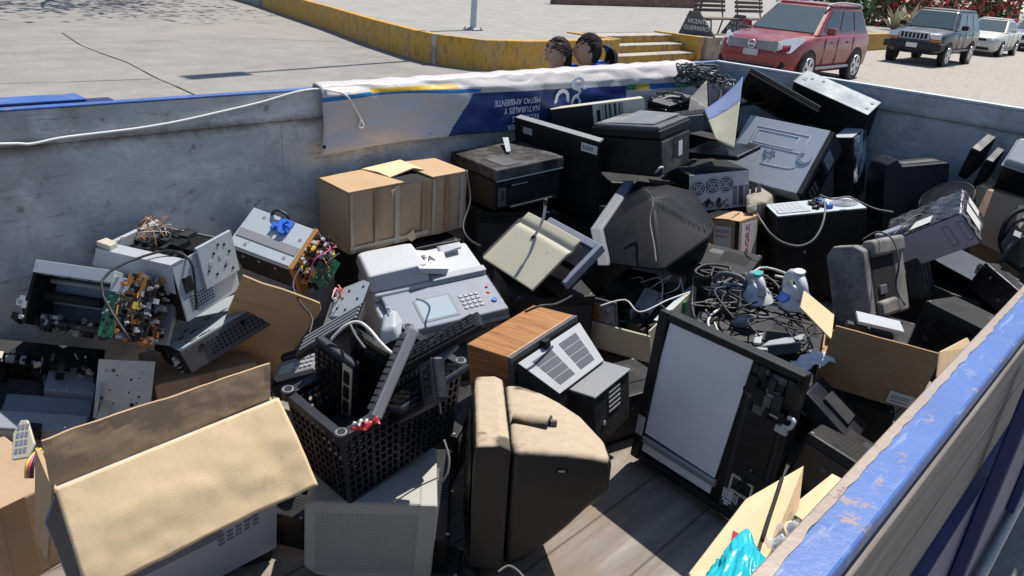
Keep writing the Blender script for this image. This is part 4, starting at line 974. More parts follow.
# gutted printer underneath
q = Fr('printer_chassis', 'gutted printer frame lying open below with grey tray and punched steel plate', 'printer chassis', 'chassis2')
w, d, h = q.w/2, q.dp/2, q.h
mb = MB(); mb.box((-w-.1, -d, 0), (w, d, .012), 'dgrey'); mb.box((-w, -d*.75, .012), (w-.01, -d*.05, .055), 'panelg'); mb.box((-w*.2, -d*.05, .02), (w-.01, d*.6, .09), 'panelg'); q.part('paper_tray', mb, bevel=.004)
mb = MB(); mb.box((-w-.12, -d-.03, 0), (w+.01, -d, .075), 'lgrey'); mb.box((-w-.12, -d-.034, .085), (w*.9, -d+.03, .10), 'panelg'); mb.cbox((-w*.2, -d-.03, .085), (.05, .03, .055), 'void'); q.part('front_panel', mb, bevel=.003)
mb = MB(); mb.box((-w-.14, d-.05, 0), (w, d, h), 'black'); clutter(mb, (-w-.14, d-.09, .06), (w, d-.03, h+.03), 110, ['void', 'black', 'void', 'black', 'dgrey', 'zincd', 'void', 'beige'], 9, .006, .026); q.part('rear_rail', mb)
mb = MB(); mb.box((-w-.15, -d, 0), (-w-.06, d, h*.9), 'void'); clutter(mb, (-w-.16, -d, .04), (-w-.04, d, h), 60, ['void', 'black', 'black', 'dgrey'], 10, .01, .04); q.part('drive_side', mb)
mb = MB(); mb.prism([(-d-.01, -.0), (d*.5, 0), (d*.62, h*1.05), (d*.5, h*1.2), (-d*.7, h*1.2), (-d*.8, h)], w+.012, w+.016, 0, 'zinc'); q.part('hinge_plate', mb)
mb = MB(); T = at(w+.082, -d*.25, .175)
mb.cbox((0, 0, 0), (.165, .006, .20), 'zinc', (-38, 0, 4), T=T)
r = random.Random(4); mt = T @ Euler((math.radians(-38), 0, math.radians(4))).to_matrix().to_4x4()
for i in range(16): 
    x, z = r.uniform(-.065, .065), r.uniform(-.075, .075); s = r.choice((.003, .004, .007)); mb.cyl((x, -.0036, z), (x, -.003, z), s, r.choice(('void', 'void', 'dgrey', 'lgrey')), n=10, T=mt)
q.part('punched_plate', mb)
mb = MB(); mb.box((w+.018, -d-.02, 0), (w+.05, -d*.1, h*.9), 'cream'); mb.box((w+.05, -d-.01, 0), (w+.15, -d+.02, .07), 'beige'); q.part('side_cover', mb, bevel=.004)
# tilted steel frame
q = Fr('printer_chassis', 'tilted bare steel printer frame with loose wires sprouting from its open top', 'printer chassis', 'tiltchassis')
w, d, h = q.w/2, q.dp/2, q.h
mb = MB(); mb.box((-w, -d, 0), (w, -d+.004, h*.98), 'zinc'); mb.box((-w*.2, -d-.012, h*.35), (w+.005, -d-.001, h*1.06), 'zinc')
holes(mb, 1, -d-.0132, [(-.0, h*.62), (.035, h*.85), (.06, h*.95), (.085, h*.9), (.10, h*.75), (.07, h*.55), (.03, h*.5), (.1, h*.45)], .005); holes(mb, 1, -d-.0132, [(.015, h*.72), (.085, h*.62), (.06, h*.75)], .009, 'lgrey', 12)
holes(mb, 1, -d-.001, [(-.085+.011*i, .03+.011*j) for i in range(9) for j in range(5)], .0032, n=6); mb.box((-.10, -d-.004, h*.45), (-.065, -d-.0005, h*.7), 'void'); q.part('side_plate', mb)
mb = MB(); mb.box((w-.004, -d+.004, 0), (w, d, h*.9), 'zincd'); mb.box((-w, d-.02, 0), (w, d, h*1.0), 'zinc'); q.part('back_plate', mb)
mb = MB(); mb.box((-w, -d+.004, 0), (-w+.03, d, h*.55), 'void'); mb.add([(-w, -d, h), (-w, d, h), (-w-.02, d+.02, h*.72), (-w-.02, -d-.01, h*.55)], [(0, 1, 2, 3)], 'lgrey'); mb.box((-w-.004, -d, h-.012), (-w+.045, d, h), 'lgrey'); q.part('front_frame', mb)
mb = MB(); mb.box((-w+.01, -d+.006, .01), (w-.006, d-.022, h*.7), 'void'); mb.cyl((-w+.05, -d*.8, h*.80), (w*.2, d*.8, h*.80), .022, 'black'); mb.box((0, -d*.8, h*.7), (w*.8, d*.2, h*.93), 'black'); clutter(mb, (-w+.04, -d*.9, h*.7), (w-.01, d*.85, h*.93), 60, ['void', 'black', 'void', 'char'], 11, .01, .05); q.part('inside_works', mb)
mb = MB(); mb.prism([(-w, d*.6), (-w+.03, d*.6), (-w+.045, d*1.0), (-w+.01, d*1.05)], h*.98, h+.018, 2, 'beige'); q.part('corner_bracket', mb, bevel=.003)
wires(q.e, 15, (-w*.3, d*.1, h*.9), (w*.9, d*.95, h*.95), .05, [M['orange'], M['amber'], M['cable'], M['cablew']], 12, .0014)
mb = MB(); mb.tube([(-w-.22, -d-.02, h*.30), (-w-.15, -d*.2, h*.95), (-w+.03, -d*.5, h+.015), (-w*.5, -d-.01, h*.96), (-w*.62, -d-.015, h*.4), (-w*.7, -d-.012, .03)], .0042, 'cable', 7); q.part('power_cable', mb)
# flat steel drive chassis
M['dirtsteel'] = metal('grimy_dark_steel', (.10, .10, .105), .5, .3, .6, 9)
q = Fr('drive_chassis', 'long flat steel drive case with punched top under the tilted frame', 'drive chassis', 'flatchassis')
w, d, h = q.w/2, q.dp/2, q.h
mb = MB(); mb.box((-w, -d, 0), (w, d, h-.003), 'dirtsteel'); q.part('case', mb, bevel=.003)
mb = MB(); mb.box((-w+.002, -d+.004, h-.0025), (w, d, h), 'zinc'); r = random.Random(3)
for i in range(26): mb.cbox((r.uniform(-w*.9, w*.9), r.uniform(-d*.9, d*.2), h+.0005), (r.uniform(.006, .028), r.uniform(.004, .01), .002), r.choice(('void', 'void', 'grey')))
q.part('punched_lid', mb)
mb = MB(); holes(mb, 1, -d-.001, [(-w*.5+.016*i, h*.25+.014*j) for i in range(14) for j in range(4)], .0045, 'void', 6); holes(mb, 1, -d-.001, [(w*.45, h*.7), (-w*.55, h*.72)], .009, 'void'); q.part('vent_holes', mb)
mb = MB(); mb.box((-w-.012, -d+.004, .002), (-w, d-.004, h-.006), 'void'); clutter(mb, (-w-.02, -d+.01, .01), (-w-.005, d-.01, h-.02), 20, ['void', 'black', 'zinc'], 4, .006, .02); q.part('front_bezel', mb)
# printer top with blue latch
q = Fr('printer_chassis', 'grey steel printer top with blue latch and exposed amber circuit boards', 'printer chassis', 'latchprinter')
w, d, h = q.w/2, q.dp/2, q.h
mb = MB(); mb.box((-w, -d, h-.03), (w, d, h), 'zinc'); mb.box((-w+.006, -d+.045, h-.002), (w-.02, -d+.085, h+.003), 'grey'); mb.box((-w-.006, -d-.006, h-.012), (w, -d, h-.004), 'lgrey')
holes(mb, 2, h+.0008, [(-w*.55, d*.72), (-w*.55, -d*.75), (w*.72, d*.3), (w*.62, -d*.72)], .007, 'grey', 10); q.part('top_plate', mb, bevel=.004)
mb = MB(); mb.box((-w+.006, -d+.006, 0), (w-.01, d, h-.031), 'char'); holes(mb, 1, -d+.0055, [(-w*.7, h*.6), (-w*.2, h*.62), (w*.3, h*.6)], .006, 'zinc'); q.part('lower_frame', mb)
mb = MB(); mb.box((-.012, d*.35, h), (.045, d*.95, h+.012), 'blue'); mb.box((-.026, d*.28, h), (-.012, d*.6, h+.016), 'blue'); mb.box((.01, d*.2, h), (.036, d*.34, h+.02), 'blue'); clutter(mb, (-.015, d*.4, h+.012), (.05, d*.9, h+.018), 8, ['blue'], 5, .006, .016); q.part('blue_latch', mb, bevel=.002)
mb = MB(); mb.box((w-.012, -d-.01, .0), (w+.006, d, h*1.06), 'amber'); q.part('power_board', mb)
mb = MB(); clutter(mb, (w+.006, -d, .02), (w+.055, d, h*1.05), 170, ['amber', 'void', 'black', 'void', 'black', 'zinc', 'orange', 'lgrey', 'yellow'], 13, .005, .024); mb.cyl((w+.03, d*.1, h*.9), (w+.06, d*.1, h*.9), .016, 'lgrey', n=12); mb.cyl((w+.02, -d*.5, h*.55), (w+.055, -d*.5, h*.55), .018, 'yellow', n=12); q.part('board_components', mb)
mb = MB(); mb.cbox((w+.075, -d*.2, h*.55), (.075, .11, .008), 'green', (25, 35, 10)); T = at(w+.075, -d*.2, h*.55) @ Euler([math.radians(a) for a in (25, 35, 10)]).to_matrix().to_4x4(); m2 = clutter(MB(), (-.033, -.05, .004), (.033, .05, .009), 40, ['green', 'void', 'zinc', 'green'], 14, .004, .012); m2.v = [T @ v for v in m2.v]; q.part('circuit_board', merge(mb, m2))
wires(q.e, 10, (w+.01, -d, h*.6), (w+.10, d, h*.9), .04, [M['orange'], M['pink'], M['cable'], M['amber']], 15)
mb = MB(); mb.tube([(-w*.5, d*.9, h-.02), (-w*.3, d*1.1, h+.02), (0, d*1.12, h+.015), (w*.1, d*1.0, h-.01)], .006, 'cable'); q.part('power_cable', mb)
# loose steel brackets under it
q = Fr('steel_bracket', 'bent grey steel bracket hanging with wires under the latched printer top', 'bracket', mat=frame3(W(331, 317, 2.62), W(366, 312, 2.55), W(336, 282, 2.72)))
mb = MB(); mb.prism([(0, 0), (.10, -.01), (.125, .03), (.13, .125), (.10, .14), (.02, .12), (-.01, .06)], 0, .004, 2, 'zinc'); holes(mb, 2, .005, [(.02, .03), (.06, .02), (.1, .06), (.05, .1), (.11, .11), (.03, .07)], .005); q.part('plate', mb)
mb = MB(); mb.box((-.012, 0, -.06), (-.006, .12, .004), 'zincd'); mb.box((-.10, .0, -.08), (-.012, .12, -.07), 'zincd'); q.part('flange', mb)
wires(q.e, 5, (.0, .06, .01), (.06, .13, .03), .03, [M['cablew'], M['orange'], M['pink']], 16)
# cardboard sheet behind the crate
SHEET = [(-0.124, -0.032), (0.001, -0.003), (0.124, 0.017), (0.141, 0.374), (0.151, 0.578), (0.135, 0.614), (0.109, 0.619), (0.003, 0.631), (-0.066, 0.631), (-0.131, 0.643)]
q = Fr('cardboard_sheet', 'creased brown cardboard sheet with rounded corner propped below the steel drive case', 'cardboard', 'flapsheet')
w, h = q.w/2, q.h
def sh(u, v): 
    x, z = (-w+2*w*u), h*v
    return (x, .02*math.sin(v*3)*u-.03*max(0, .28-v)*0+.012*math.sin(u*3), z)
mb = MB(); mb.prism(SHEET, -.003, .003, 1, 'card'); q.part('sheet', mb)
mb = MB(); mb.box((-w, -.0045, h*.80), (w*.1, -.0032, h*.812), 'carddk'); q.part('crease', mb)
# big open cardboard box in front
q = Fr('cardboard_box', 'large open cardboard box printed with a grey printer picture, flap folded towards the viewer', 'cardboard box', 'bigbox')
w, d, h = q.w/2, q.dp/2, q.h; th = .006
M['boxprint'] = flat('grey_printed_card', (.50, .52, .60), .6); M['boxprintd'] = flat('dark_printed_card', (.22, .235, .29), .6)
mb = MB(); mb.box((-w, -d, 0), (w, -d+th, h-.002), 'boxprint'); q.part('front_wall', mb)
mb = MB(); mb.box((-w, d-th, 0), (w, d, h-.03), 'card'); q.part('back_wall', mb)
mb = MB(); mb.quad([(-w-.004, -d+.012, h-.004), (w-.012, -d+.012, h-.004), (0.225, -0.008, 0.699), (-0.212, -0.008, 0.717)], 'card', .006); q.part('standing_flap', mb, crumple=(.012, 'Y'))
mb = MB(); mb.box((-w, -d+th, 0), (-w+th, d-th, h-.03), 'card'); q.part('side_wall', mb); mb = MB(); mb.box((w-th, -d+th, 0), (w, d-th, h-.03), 'card'); q.part('side_wall', mb)
mb = MB(); mb.box((-w+th, -d+th, 0), (w-th, d-th, th), 'carddk'); q.part('bottom', mb)
a = math.radians(40); L = .215
def flap(u, v):
    x = -w+2*w*u; s = v*L; bow = .010*math.sin(math.pi*u)*v+.012*math.sin(v*2.4)+.005*mnoise.noise(Vector((u*5, v*3, 1)))+.004*v*mnoise.noise(Vector((u*11, v*6, 4)))
    return (x+.012*(v)*(u-.5)*2, -d-s*math.cos(a), h-s*math.sin(a)+bow+.004)
mb = MB(); mb.grid(flap, 60, 28, 'cardlit'); q.part('front_flap', mb, solid=.006)
# side flap folded outwards
mb = MB(); mb.quad([(-w-.003, -d+.012, h-.01), (-w-.003, d-.004, h-.01), (-w-.055, d-.0, h-.30), (-w-.05, -d+.05, h-.30)], 'card', .005); q.part('side_flap', mb)
mb = MB(); mb.quad([(-w-.002, -d, 0), (-w-.002, -d, h-.02), (-w-.03, -d-.02, h-.06), (-w-.02, -d-.015, 0)], 'boxprintd', .004); q.part('torn_skin', mb, label='dark torn printed skin')
# the printed picture on the front
mb = MB(); y = -d-.001
mb.box((-w*.62, y, h*.30), (w*.36, -d, h*.60), 'boxprintd'); mb.box((-w*.40, y-.001, h*.34), (w*.30, -d-.001, h*.56), 'greyink'); mb.box((-w*.34, y-.0015, h*.40), (-w*.05, -d-.002, h*.44), 'boxprintd')
mb.tube([(-w*.05, y-.002, h*.30), (w*.08, y-.002, h*.46), (w*.2, y-.002, h*.57)], .0012, 'lgrey', 4)
for i in range(5):
    for j in range(3): mb.box((w*.30+i*.022, y, h*.245+j*.018+i*.004), (w*.30+i*.022+.016, -d, h*.245+j*.018+.011+i*.004), 'greyink')
mb.box((w*.62, y, h*.33), (w*.74, -d, h*.338), 'greyink'); mb.box((w*.78, y, h*.345), (w*.92, -d, h*.353), 'boxprintd'); q.part('printed_picture', mb)
bigbox = q
# white vented plastic scrap and coloured wires stuck in its corner
q = Fr('vent_cover', 'small white slotted plastic cover leaning on the open box corner', 'plastic cover', mat=frame3(W(14, 461, 1.62), W(32, 458, 1.62), W(8, 425, 1.66)))
mb = MB(); mb.prism([(0, 0), (.035, .0), (.045, .03), (.02, .088), (.005, .09), (-.008, .06)], 0, .008, 2, 'cream'); q.part('cover', mb, bevel=.002)
mb = MB()
for i in range(4):
    for j in range(3): mb.box((.004+.0095*j-.001*i, .012+.018*i, .008), (.011+.0095*j-.001*i, .024+.018*i, .0088), 'greyink')
q.part('slots', mb)
for i, (m, lab) in enumerate((('yellow', 'yellow insulated wire looping from the open box corner'), ('pink', 'pink insulated wire looping from the open box corner'), ('cable', 'black insulated wire looping from the open box corner'))):
    cable(lab, [W(26+3*i, 478, 1.58), W(27+3*i, 465, 1.58), W(33+2*i, 455, 1.60), W(41, 449+2*i, 1.62)], .0035, m, 'wire', 'wire', None)
# grey fax / telephone behind the crate
q = Fr('desk_telephone', 'dark desk telephone with green display behind the keyboard crate', 'telephone', 'greyphone')
w, d, h = q.w/2, q.dp/2, q.h
mb = MB(); mb.box((-w-.02, -d-.02, -.05), (w+.02, d+.02, h*.5), 'black'); q.part('body', mb, bevel=.008)
mb = MB(); mb.box((-w, -d, h*.5), (w, d*.35, h), 'grey'); q.part('control_panel', mb, bevel=.004)
mb = MB(); mb.box((-w*.8, -d*.8, h), (-w*.1, -d*.1, h+.002), 'lcdg'); q.part('display', mb)
mb = MB(); [mb.cbox((w*.1+.018*i, -d*.6+.022*j, h+.002), (.012, .012, .005), 'lgrey') for i in range(4) for j in range(3)]; q.part('buttons', mb)
mb = MB(); mb.box((-w, d*.45, h*.5), (w*1.1, d*.95, h*1.25), 'char'); q.part('handset', mb, bevel=.01)
q = Fr('vent_grille', 'narrow black louvred cover resting above the desk telephone', 'plastic cover', mat=frame3(W(300, 352, 2.15), W(346, 325, 2.1), W(296, 340, 2.25)))
mb = MB(); mb.box((-.02, -.01, -.02), (.22, .09, 0), 'black'); q.part('cover', mb, bevel=.005)
mb = MB(); [mb.box((0, .004+.02*i, 0), (.21, .012+.02*i, .006), 'grey') for i in range(4)]; q.part('louvres', mb)

# ------------------------------------------------------------------ keyboard crate, monitors in front
q = Fr('plastic_crate', 'black plastic lattice crate packed with keyboards on the beige monitor', 'crate', 'crate')
w, d, h = q.w/2, q.dp/2, q.h; t = .006; tp = .90
def side(mb, a, b, n, rows):
    """lattice wall between two base points; flares outwards to the rim"""
    a, b = Vector(a), Vector(b)
    A, B = Vector((a.x*tp, a.y*tp, 0)), Vector((b.x*tp, b.y*tp, 0)); A1, B1 = Vector((a.x, a.y, h)), Vector((b.x, b.y, h))
    P = lambda u, v: (A.lerp(B, u)).lerp(A1.lerp(B1, u), v)
    nrm = (B-A).cross(A1-A).normalized()
    def bar(p, q_, wd):
        dd = (q_-p).normalized(); s = dd.cross(nrm)*wd/2; o = nrm*.005
        mb.add([p-s-o, p+s-o, q_+s-o, q_-s-o, p-s+o, p+s+o, q_+s+o, q_-s+o], [(0, 1, 2, 3), (7, 6, 5, 4), (0, 4, 5, 1), (1, 5, 6, 2), (2, 6, 7, 3), (3, 7, 4, 0)], 'navy')
    for i in range(n+1): bar(P(i/n, 0), P(i/n, .93), .0055 if i % 4 else .010)
    for j in range(rows+1): bar(P(0, j/rows*.93), P(1, j/rows*.93), .0055 if j % 3 else .009)
mb = MB()
side(mb, (-w, -d), (w, -d), 18, 9); side(mb, (w, -d), (w, d), 10, 9); side(mb, (w, d), (-w, d), 18, 9); side(mb, (-w, d), (-w, -d), 10, 9); q.part('lattice_walls', mb)
mb = MB(); mb.box((-w*tp, -d*tp, 0), (w*tp, d*tp, .006), 'void'); q.part('floor', mb)
mb = MB()
for s in (-1, 1):
    mb.box((-w-.012, s*d-.012, h-.02), (w+.012, s*d+.012, h), 'navy'); mb.box((s*w-.012, -d+.012, h-.02), (s*w+.012, d-.012, h-.001), 'navy')
for sx in (-1, 1):
    for sy in (-1, 1): mb.cyl((sx*w, sy*d, h-.02), (sx*w, sy*d, h+.006), .017, 'navy', n=14); mb.tube([(sx*w+.012*math.cos(a), sy*d+.012*math.sin(a), h+.006) for a in [i*math.pi/6 for i in range(13)]], .003, 'grey', 5, 1)
q.part('rim', mb, bevel=.003)
CR = q
q = Fr('crate_dark_filler', 'near-black filler added inside the keyboard crate to darken its lattice gaps', 'tray', mat=CR.T @ place(0, 0, .008), dims=(.32, .17, .13))  # added filler: makes the view through the lattice dark
mb = MB(); mb.box((-.156, -.080, 0), (.156, .080, .012), 'void'); [mb.box(a, b, 'void') for a, b in (((-.156, -.080, .012), (.156, -.074, .17)), ((-.156, .074, .012), (.156, .080, .17)), ((-.156, -.074, .012), (-.150, .074, .17)), ((.150, -.074, .012), (.156, .074, .17)))]; q.part('tray_body', mb)
mb = MB(); clutter(mb, (-0.13, -.06, .05), (0.13, .06, .16), 40, ['void', 'black', 'void', 'char'], 71, .02, .07); q.part('loose_parts', mb, stuff=True)
def standing_keyboard(key, label, strip, body='navy', keym='black', nx=5, ny=11, ext=.0):
    q = Fr('keyboard', label, 'keyboard', key, group='keyboards packed in the crate'); w, d, h = q.w/2, q.dp/2, q.h
    mb = MB(); mb.box((-w, -d, -ext), (w, d, h), body); q.part('body', mb, bevel=.006)
    x1 = w*.42 if strip else w*.9
    mb = keys(MB(), -w*.92, x1, -ext+.01, h*.93, 0, nx, ny, keym); mb.v = [Vector((v.x, -d-v.z, v.y)) for v in mb.v]; q.part('keys', mb)
    if strip:
        mb = MB(); mb.box((w*.48, -d-.002, 0), (w*.95, -d, h*.95), 'beige' if key == 'kba' else 'char'); q.part('palm_strip', mb)
        mb = keys(MB(), w*.56, w*.86, .02, h*.9, 0, 1, 4, keym, .005); mb.v = [Vector((v.x, -d-.002-v.z, v.y)) for v in mb.v]; q.part('media_keys', mb)
    return q
standing_keyboard('kba', 'upright black keyboard with beige strip nearest the crate corner', True)
standing_keyboard('kbb', 'glossy black keyboard standing behind the beige-stripped one', False, 'gloss', 'gloss', 5, 12)
standing_keyboard('kbd', 'dark blue-black keyboard leaning at the crate front with large keys', True, 'navy', 'gloss', 7, 4)
def WC(px, py, dp): return W(px, py, dp*.906)
def loose_keyboard(o, px, py, wd, hd, label, body='navy', km='black', th=.02):
    wd, hd, th = wd*.906, hd*.906, th*.906
    q = Fr('keyboard', label, 'keyboard', mat=frame3(o, px, py), group='keyboards packed in the crate')
    mb = MB(); mb.box((0, 0, -th), (wd, hd, 0), body); q.part('body', mb, bevel=.006)
    q.part('keys', keys(MB(), wd*.04, wd*.94, hd*.06, hd*.9, 0, max(4, int(wd/.02)), max(4, int(hd/.02)), km)); return q
loose_keyboard(WC(366, 416, 1.83), WC(373, 417, 1.80), WC(394, 338, 1.93), .026, .25, 'slim pale grey keyboard wedged on edge in the middle of the crate', 'grey', 'dgrey', .032)
loose_keyboard(WC(393, 372, 1.98), WC(452, 340, 1.98), WC(400, 350, 2.1), .27, .11, 'black keyboard lying flat across the far end of the crate', 'black', 'gloss')
loose_keyboard(WC(400, 408, 1.80), WC(455, 372, 1.92), WC(393, 392, 1.93), .24, .09, 'black keyboard sloping over the crate rim beside the dark blue one', 'navy', 'gloss')
q = Fr('tray', 'dark grey plastic tray tilted at the end of the crate', 'tray', mat=frame3(WC(430, 372, 1.98), WC(456, 348, 2.02), WC(438, 350, 2.02)))
mb = MB(); mb.box((0, 0, -.012), (.10, .06, 0), 'grey'); mb.box((0, .052, 0), (.10, .06, .008), 'char'); q.part('tray_body', mb, bevel=.004)
q = Fr('computer_mouse', 'pale grey corded mouse shape lying over the crate keyboards', 'mouse', mat=frame3(WC(381, 345, 1.98), WC(402, 340, 1.98), WC(388, 318, 2.06)))
mb = MB(); mb.hull([(.0, .0, 0), (.05, 0, 0), (.06, .06, 0), (.045, .11, 0), (.015, .11, 0), (-.004, .05, 0), (.01, .02, .028), (.042, .02, .028), (.045, .07, .03), (.015, .07, .03), (.03, .1, .02)], 'lgrey'); q.part('shell', mb, bevel=.008, seg=3)
mb = MB(); mb.box((.027, .065, .026), (.031, .105, .0325), 'greyink'); mb.cyl((.029, .085, .022), (.029, .092, .036), .006, 'white', n=10); q.part('wheel', mb)
cable('white cable looping over the standing keyboards', [WC(331, 340, 2.0), WC(345, 326, 2.0), WC(358, 322, 2.0), WC(369, 329, 1.97), WC(380, 342, 1.93), WC(392, 353, 1.9), WC(403, 354, 1.9), WC(399, 347, 1.93)], .004, 'cablew')
cable('dark cable curving over the crate rim and keyboards', [WC(431, 358, 1.9), WC(437, 375, 1.87), WC(438, 395, 1.85), WC(441, 415, 1.84)], .003, 'cable')
cable('thin grey cable standing up among the keyboards', [WC(350, 324, 2.0), WC(356, 336, 1.96), WC(365, 348, 1.92)], .003, 'cableg')
q = Fr('ribbon_strip', 'crumpled red and white wrapper inside the crate front', 'wrapper', mat=frame3(WC(354, 431, 1.72), WC(394, 416, 1.8), WC(356, 420, 1.78)))
def rb(u, v): return (.07*u, .014*v+.004*math.sin(u*9), .008*math.sin(u*11+v*3))
mb = MB(); mb.grid(rb, 24, 4, 'red'); q.part('red_film', mb, solid=.001); mb = MB(); mb.grid(lambda u, v: (.035*u+.004, .003+.008*v, .010+.006*math.sin(u*13)), 12, 3, 'paper'); q.part('white_label', mb, solid=.001)

# beige CRT monitor under the crate, its vented back to the viewer
q = Fr('crt_monitor', 'beige tube monitor with perforated back standing under the black crate', 'monitor', 'whitecrt')
w, d, h = q.w/2, q.dp/2, q.h; zc = h*.16
M['crtback'] = plastic('warm_grey_monitor_plastic', (.37, .365, .34), .5, .3)
mb = MB(); mb.prism([(-w, zc+.03), (-w*.8, zc), (w*.93, zc-.04), (w, zc+.02), (w, h-.012), (w*.9, h), (-w*.9, h+.001), (-w, h-.012)], -d, d, 1, 'crtback'); q.part('rear_shell', mb, bevel=.008, seg=3)
mb = MB(); mb.prism([(-w*.55, 0), (w*.9, 0), (w*.9, zc-.02), (-w*.55, zc-.005)], -d+.03, d, 1, 'crtback'); q.part('lower_shell', mb, bevel=.006)
mb = MB(); y = -d-.0012
for i in range(38):
    for j in range(25):
        x = -w*.82+i*(w*1.56/37); z = zc+.02+j*((h-zc-.055)/24)
        mb.add([(x-.0022, y, z), (x, y, z-.0026), (x+.0022, y, z), (x, y, z+.0026)], [(0, 1, 2, 3)], 'greyink')
q.part('vent_perforation', mb)
mb = MB(); [mb.box((-w*.5, -d+.0285, .02+.012*k), (w*.8, -d+.030, .007+.006*k), 'greyink') for k in range(8)]; q.part('lower_vents', mb)
mb = MB(); mb.box((w-.045, -d-.006, zc-.02), (w+.002, d, h+.002), 'crtback'); q.part('bezel_side', mb, bevel=.006)
cable('thin black cable trailing over the beige monitor top', [W(437, 478, 1.58), W(420, 486, 1.56), W(402, 497, 1.545), W(392, 504, 1.53)], .0016, 'cable')
cable('pale grey cable dangling beside the beige monitor', [W(444, 440, 1.75), W(449, 458, 1.73), W(447, 474, 1.72), W(440, 484, 1.72)], .003, 'cableg')
# dust caked television
q = Fr('television', 'dust-caked dark tube television standing on the bare floor planks', 'television', 'beigetv')
w, d, h = q.w/2, q.dp/2, q.h
mb = MB(); mb.prism([(-w*.95, .01), (w, 0), (w, h*.985), (w*.4, h*1.02), (-w*.8, h*1.01), (-w*1.02, h*.97)], -d, d, 1, 'dust'); q.part('front_bezel', mb, bevel=.046, seg=6)
mb = MB(); mb.hull([(-w*1.1, -d*.9, .03), (-w*1.1, d*.9, .03), (-w*1.1, -d*.9, h*.88), (-w*1.1, d*.9, h*.88), (-w*1.32, 0, h*.1), (-w*1.32, 0, h*.8), (-w*1.35, -d*.5, h*.45), (-w*1.35, d*.5, h*.45)], 'gloss'); q.part('screen', mb, bevel=.01)
def ring(x, y0, y1, z0, z1): return [(x, y0, z0), (x, y1, z0), (x, y1, z1), (x, y0, z1)]
rs = [ring(w+.003, -d*.97, d*.99, .005, h*.955), ring(w+.05, -d*.97, d*.95, .02, h*.965), ring(w+.11, -d*.99, d*.72, .08, h*.97), ring(w+.16, -d*1.0, d*.45, h*.36, h*.965), ring(w+.21, -d*1.0, d*.1, h*.52, h*.955), ring(w+.252, -d*1.0, -d*.40, h*.62, h*.93), ring(w+.268, -d*.95, -d*.55, h*.68, h*.90)]
mb = MB(); vs = sum(rs, []); fs = [(0, 1, 2, 3), tuple(range(len(vs)-4, len(vs)))]
for i in range(len(rs)-1):
    for k in range(4): fs.append((i*4+k, i*4+(k+1) % 4, i*4+4+(k+1) % 4, i*4+4+k))
mb.add(vs, fs, 'dust', True); q.part('rear_shell', mb, bevel=.035, seg=5)
mb = MB(); mb.cyl((w+.02, -d*.12, h*.955), (w+.115, -d*.30, h*.965), .024, 'dust', .03, 16); q.part('top_ridge', mb, bevel=.006)
mb = MB(); mb.cbox((w+.125, -d*.31, h*.985), (.018, .012, .02), 'dgrey'); mb.cbox((w+.10, -d*.22, h*.985), (.012, .010, .014), 'dgrey'); q.part('top_clip', mb)
mb = MB(); mb.box((w+.12, -d*1.005, h*.82), (w+.15, -d*.99, h*.85), 'void'); mb.box((w+.126, -d*1.007, h*.825), (w+.142, -d*.992, h*.84), 'beige'); q.part('handle_recess', mb)
cable('thin pale cable curled on the floor in front of the television', [W(498, 572, 1.75), W(508, 566, 1.76), W(517, 570, 1.75), W(526, 580, 1.72)], .003, 'cableg')
# wood cased television
q = Fr('television', 'old television with orange wood cabinet and sloping grey vented back', 'television', 'woodtv')
w, d, h = q.w/2, q.dp/2, q.h
mb = MB(); mb.box((-w, -d, -.20), (w-.012, d, h), 'wood'); q.part('cabinet', mb, bevel=.004)
mb = MB(); mb.box((w-.012, -d-.001, -.20), (w+.004, d+.001, h-.001), 'dgrey'); mb.box((w+.004, -d+.008, -.19), (w+.006, d-.008, h-.014), 'void'); q.part('back_frame', mb)
A = [(w+.008, -.165, .103), (w+.008, .190, .103), (.225, .15, .004), (.225, -.115, .004)]
mb = MB(); mb.add(A+[(w+.008, -.165, -.15), (w+.008, .190, -.15), (.225, .15, -.10), (.225, -.115, -.10)], [(0, 1, 2, 3), (0, 4, 5, 1), (1, 5, 6, 2), (3, 7, 4, 0), (2, 6, 7, 3), (4, 7, 6, 5)], 'char'); q.part('back_housing', mb)
A = [Vector(a) for a in A]; nn = (A[1]-A[0]).cross(A[3]-A[0]).normalized(); nn = nn if nn.z > 0 else -nn
mb = MB(); mb.quad([a+nn*.003 for a in A], 'lgrey', .0025); q.part('sloping_panel', mb, bevel=.002)
def onp(u, v): return (A[0].lerp(A[1], u)).lerp(A[3].lerp(A[2], u), v)+nn*.0068
mb = MB()
for u0, u1 in ((.13, .43), (.56, .86)):
    for k in range(4):
        v0 = .14+k*.185; mb.quad([onp(u0, v0), onp(u1, v0), onp(u1, v0+.165), onp(u0, v0+.165)], 'ventdark')
q.part('vent_slots', mb)
mb = MB(); mb.box((.205, -.055, -.20), (.32, .165, -.012), 'char'); mb.box((.2, -.058, -.012), (.324, .168, -.004), 'grey'); q.part('tube_cap', mb, bevel=.004)
mb = MB()
for k in range(5): mb.box((.3205, .03, -.03-.018*k), (.3225, .10, -.036-.018*k), 'lgrey')
mb.cyl((.3205, .0, -.13), (.323, .0, -.13), .008, 'lgrey', n=10); q.part('tube_cap_label', mb)
mb = MB(); mb.cbox((w+.012, -.02, .115), (.03, .03, .03), 'void'); q.part('antenna_block', mb, bevel=.003)

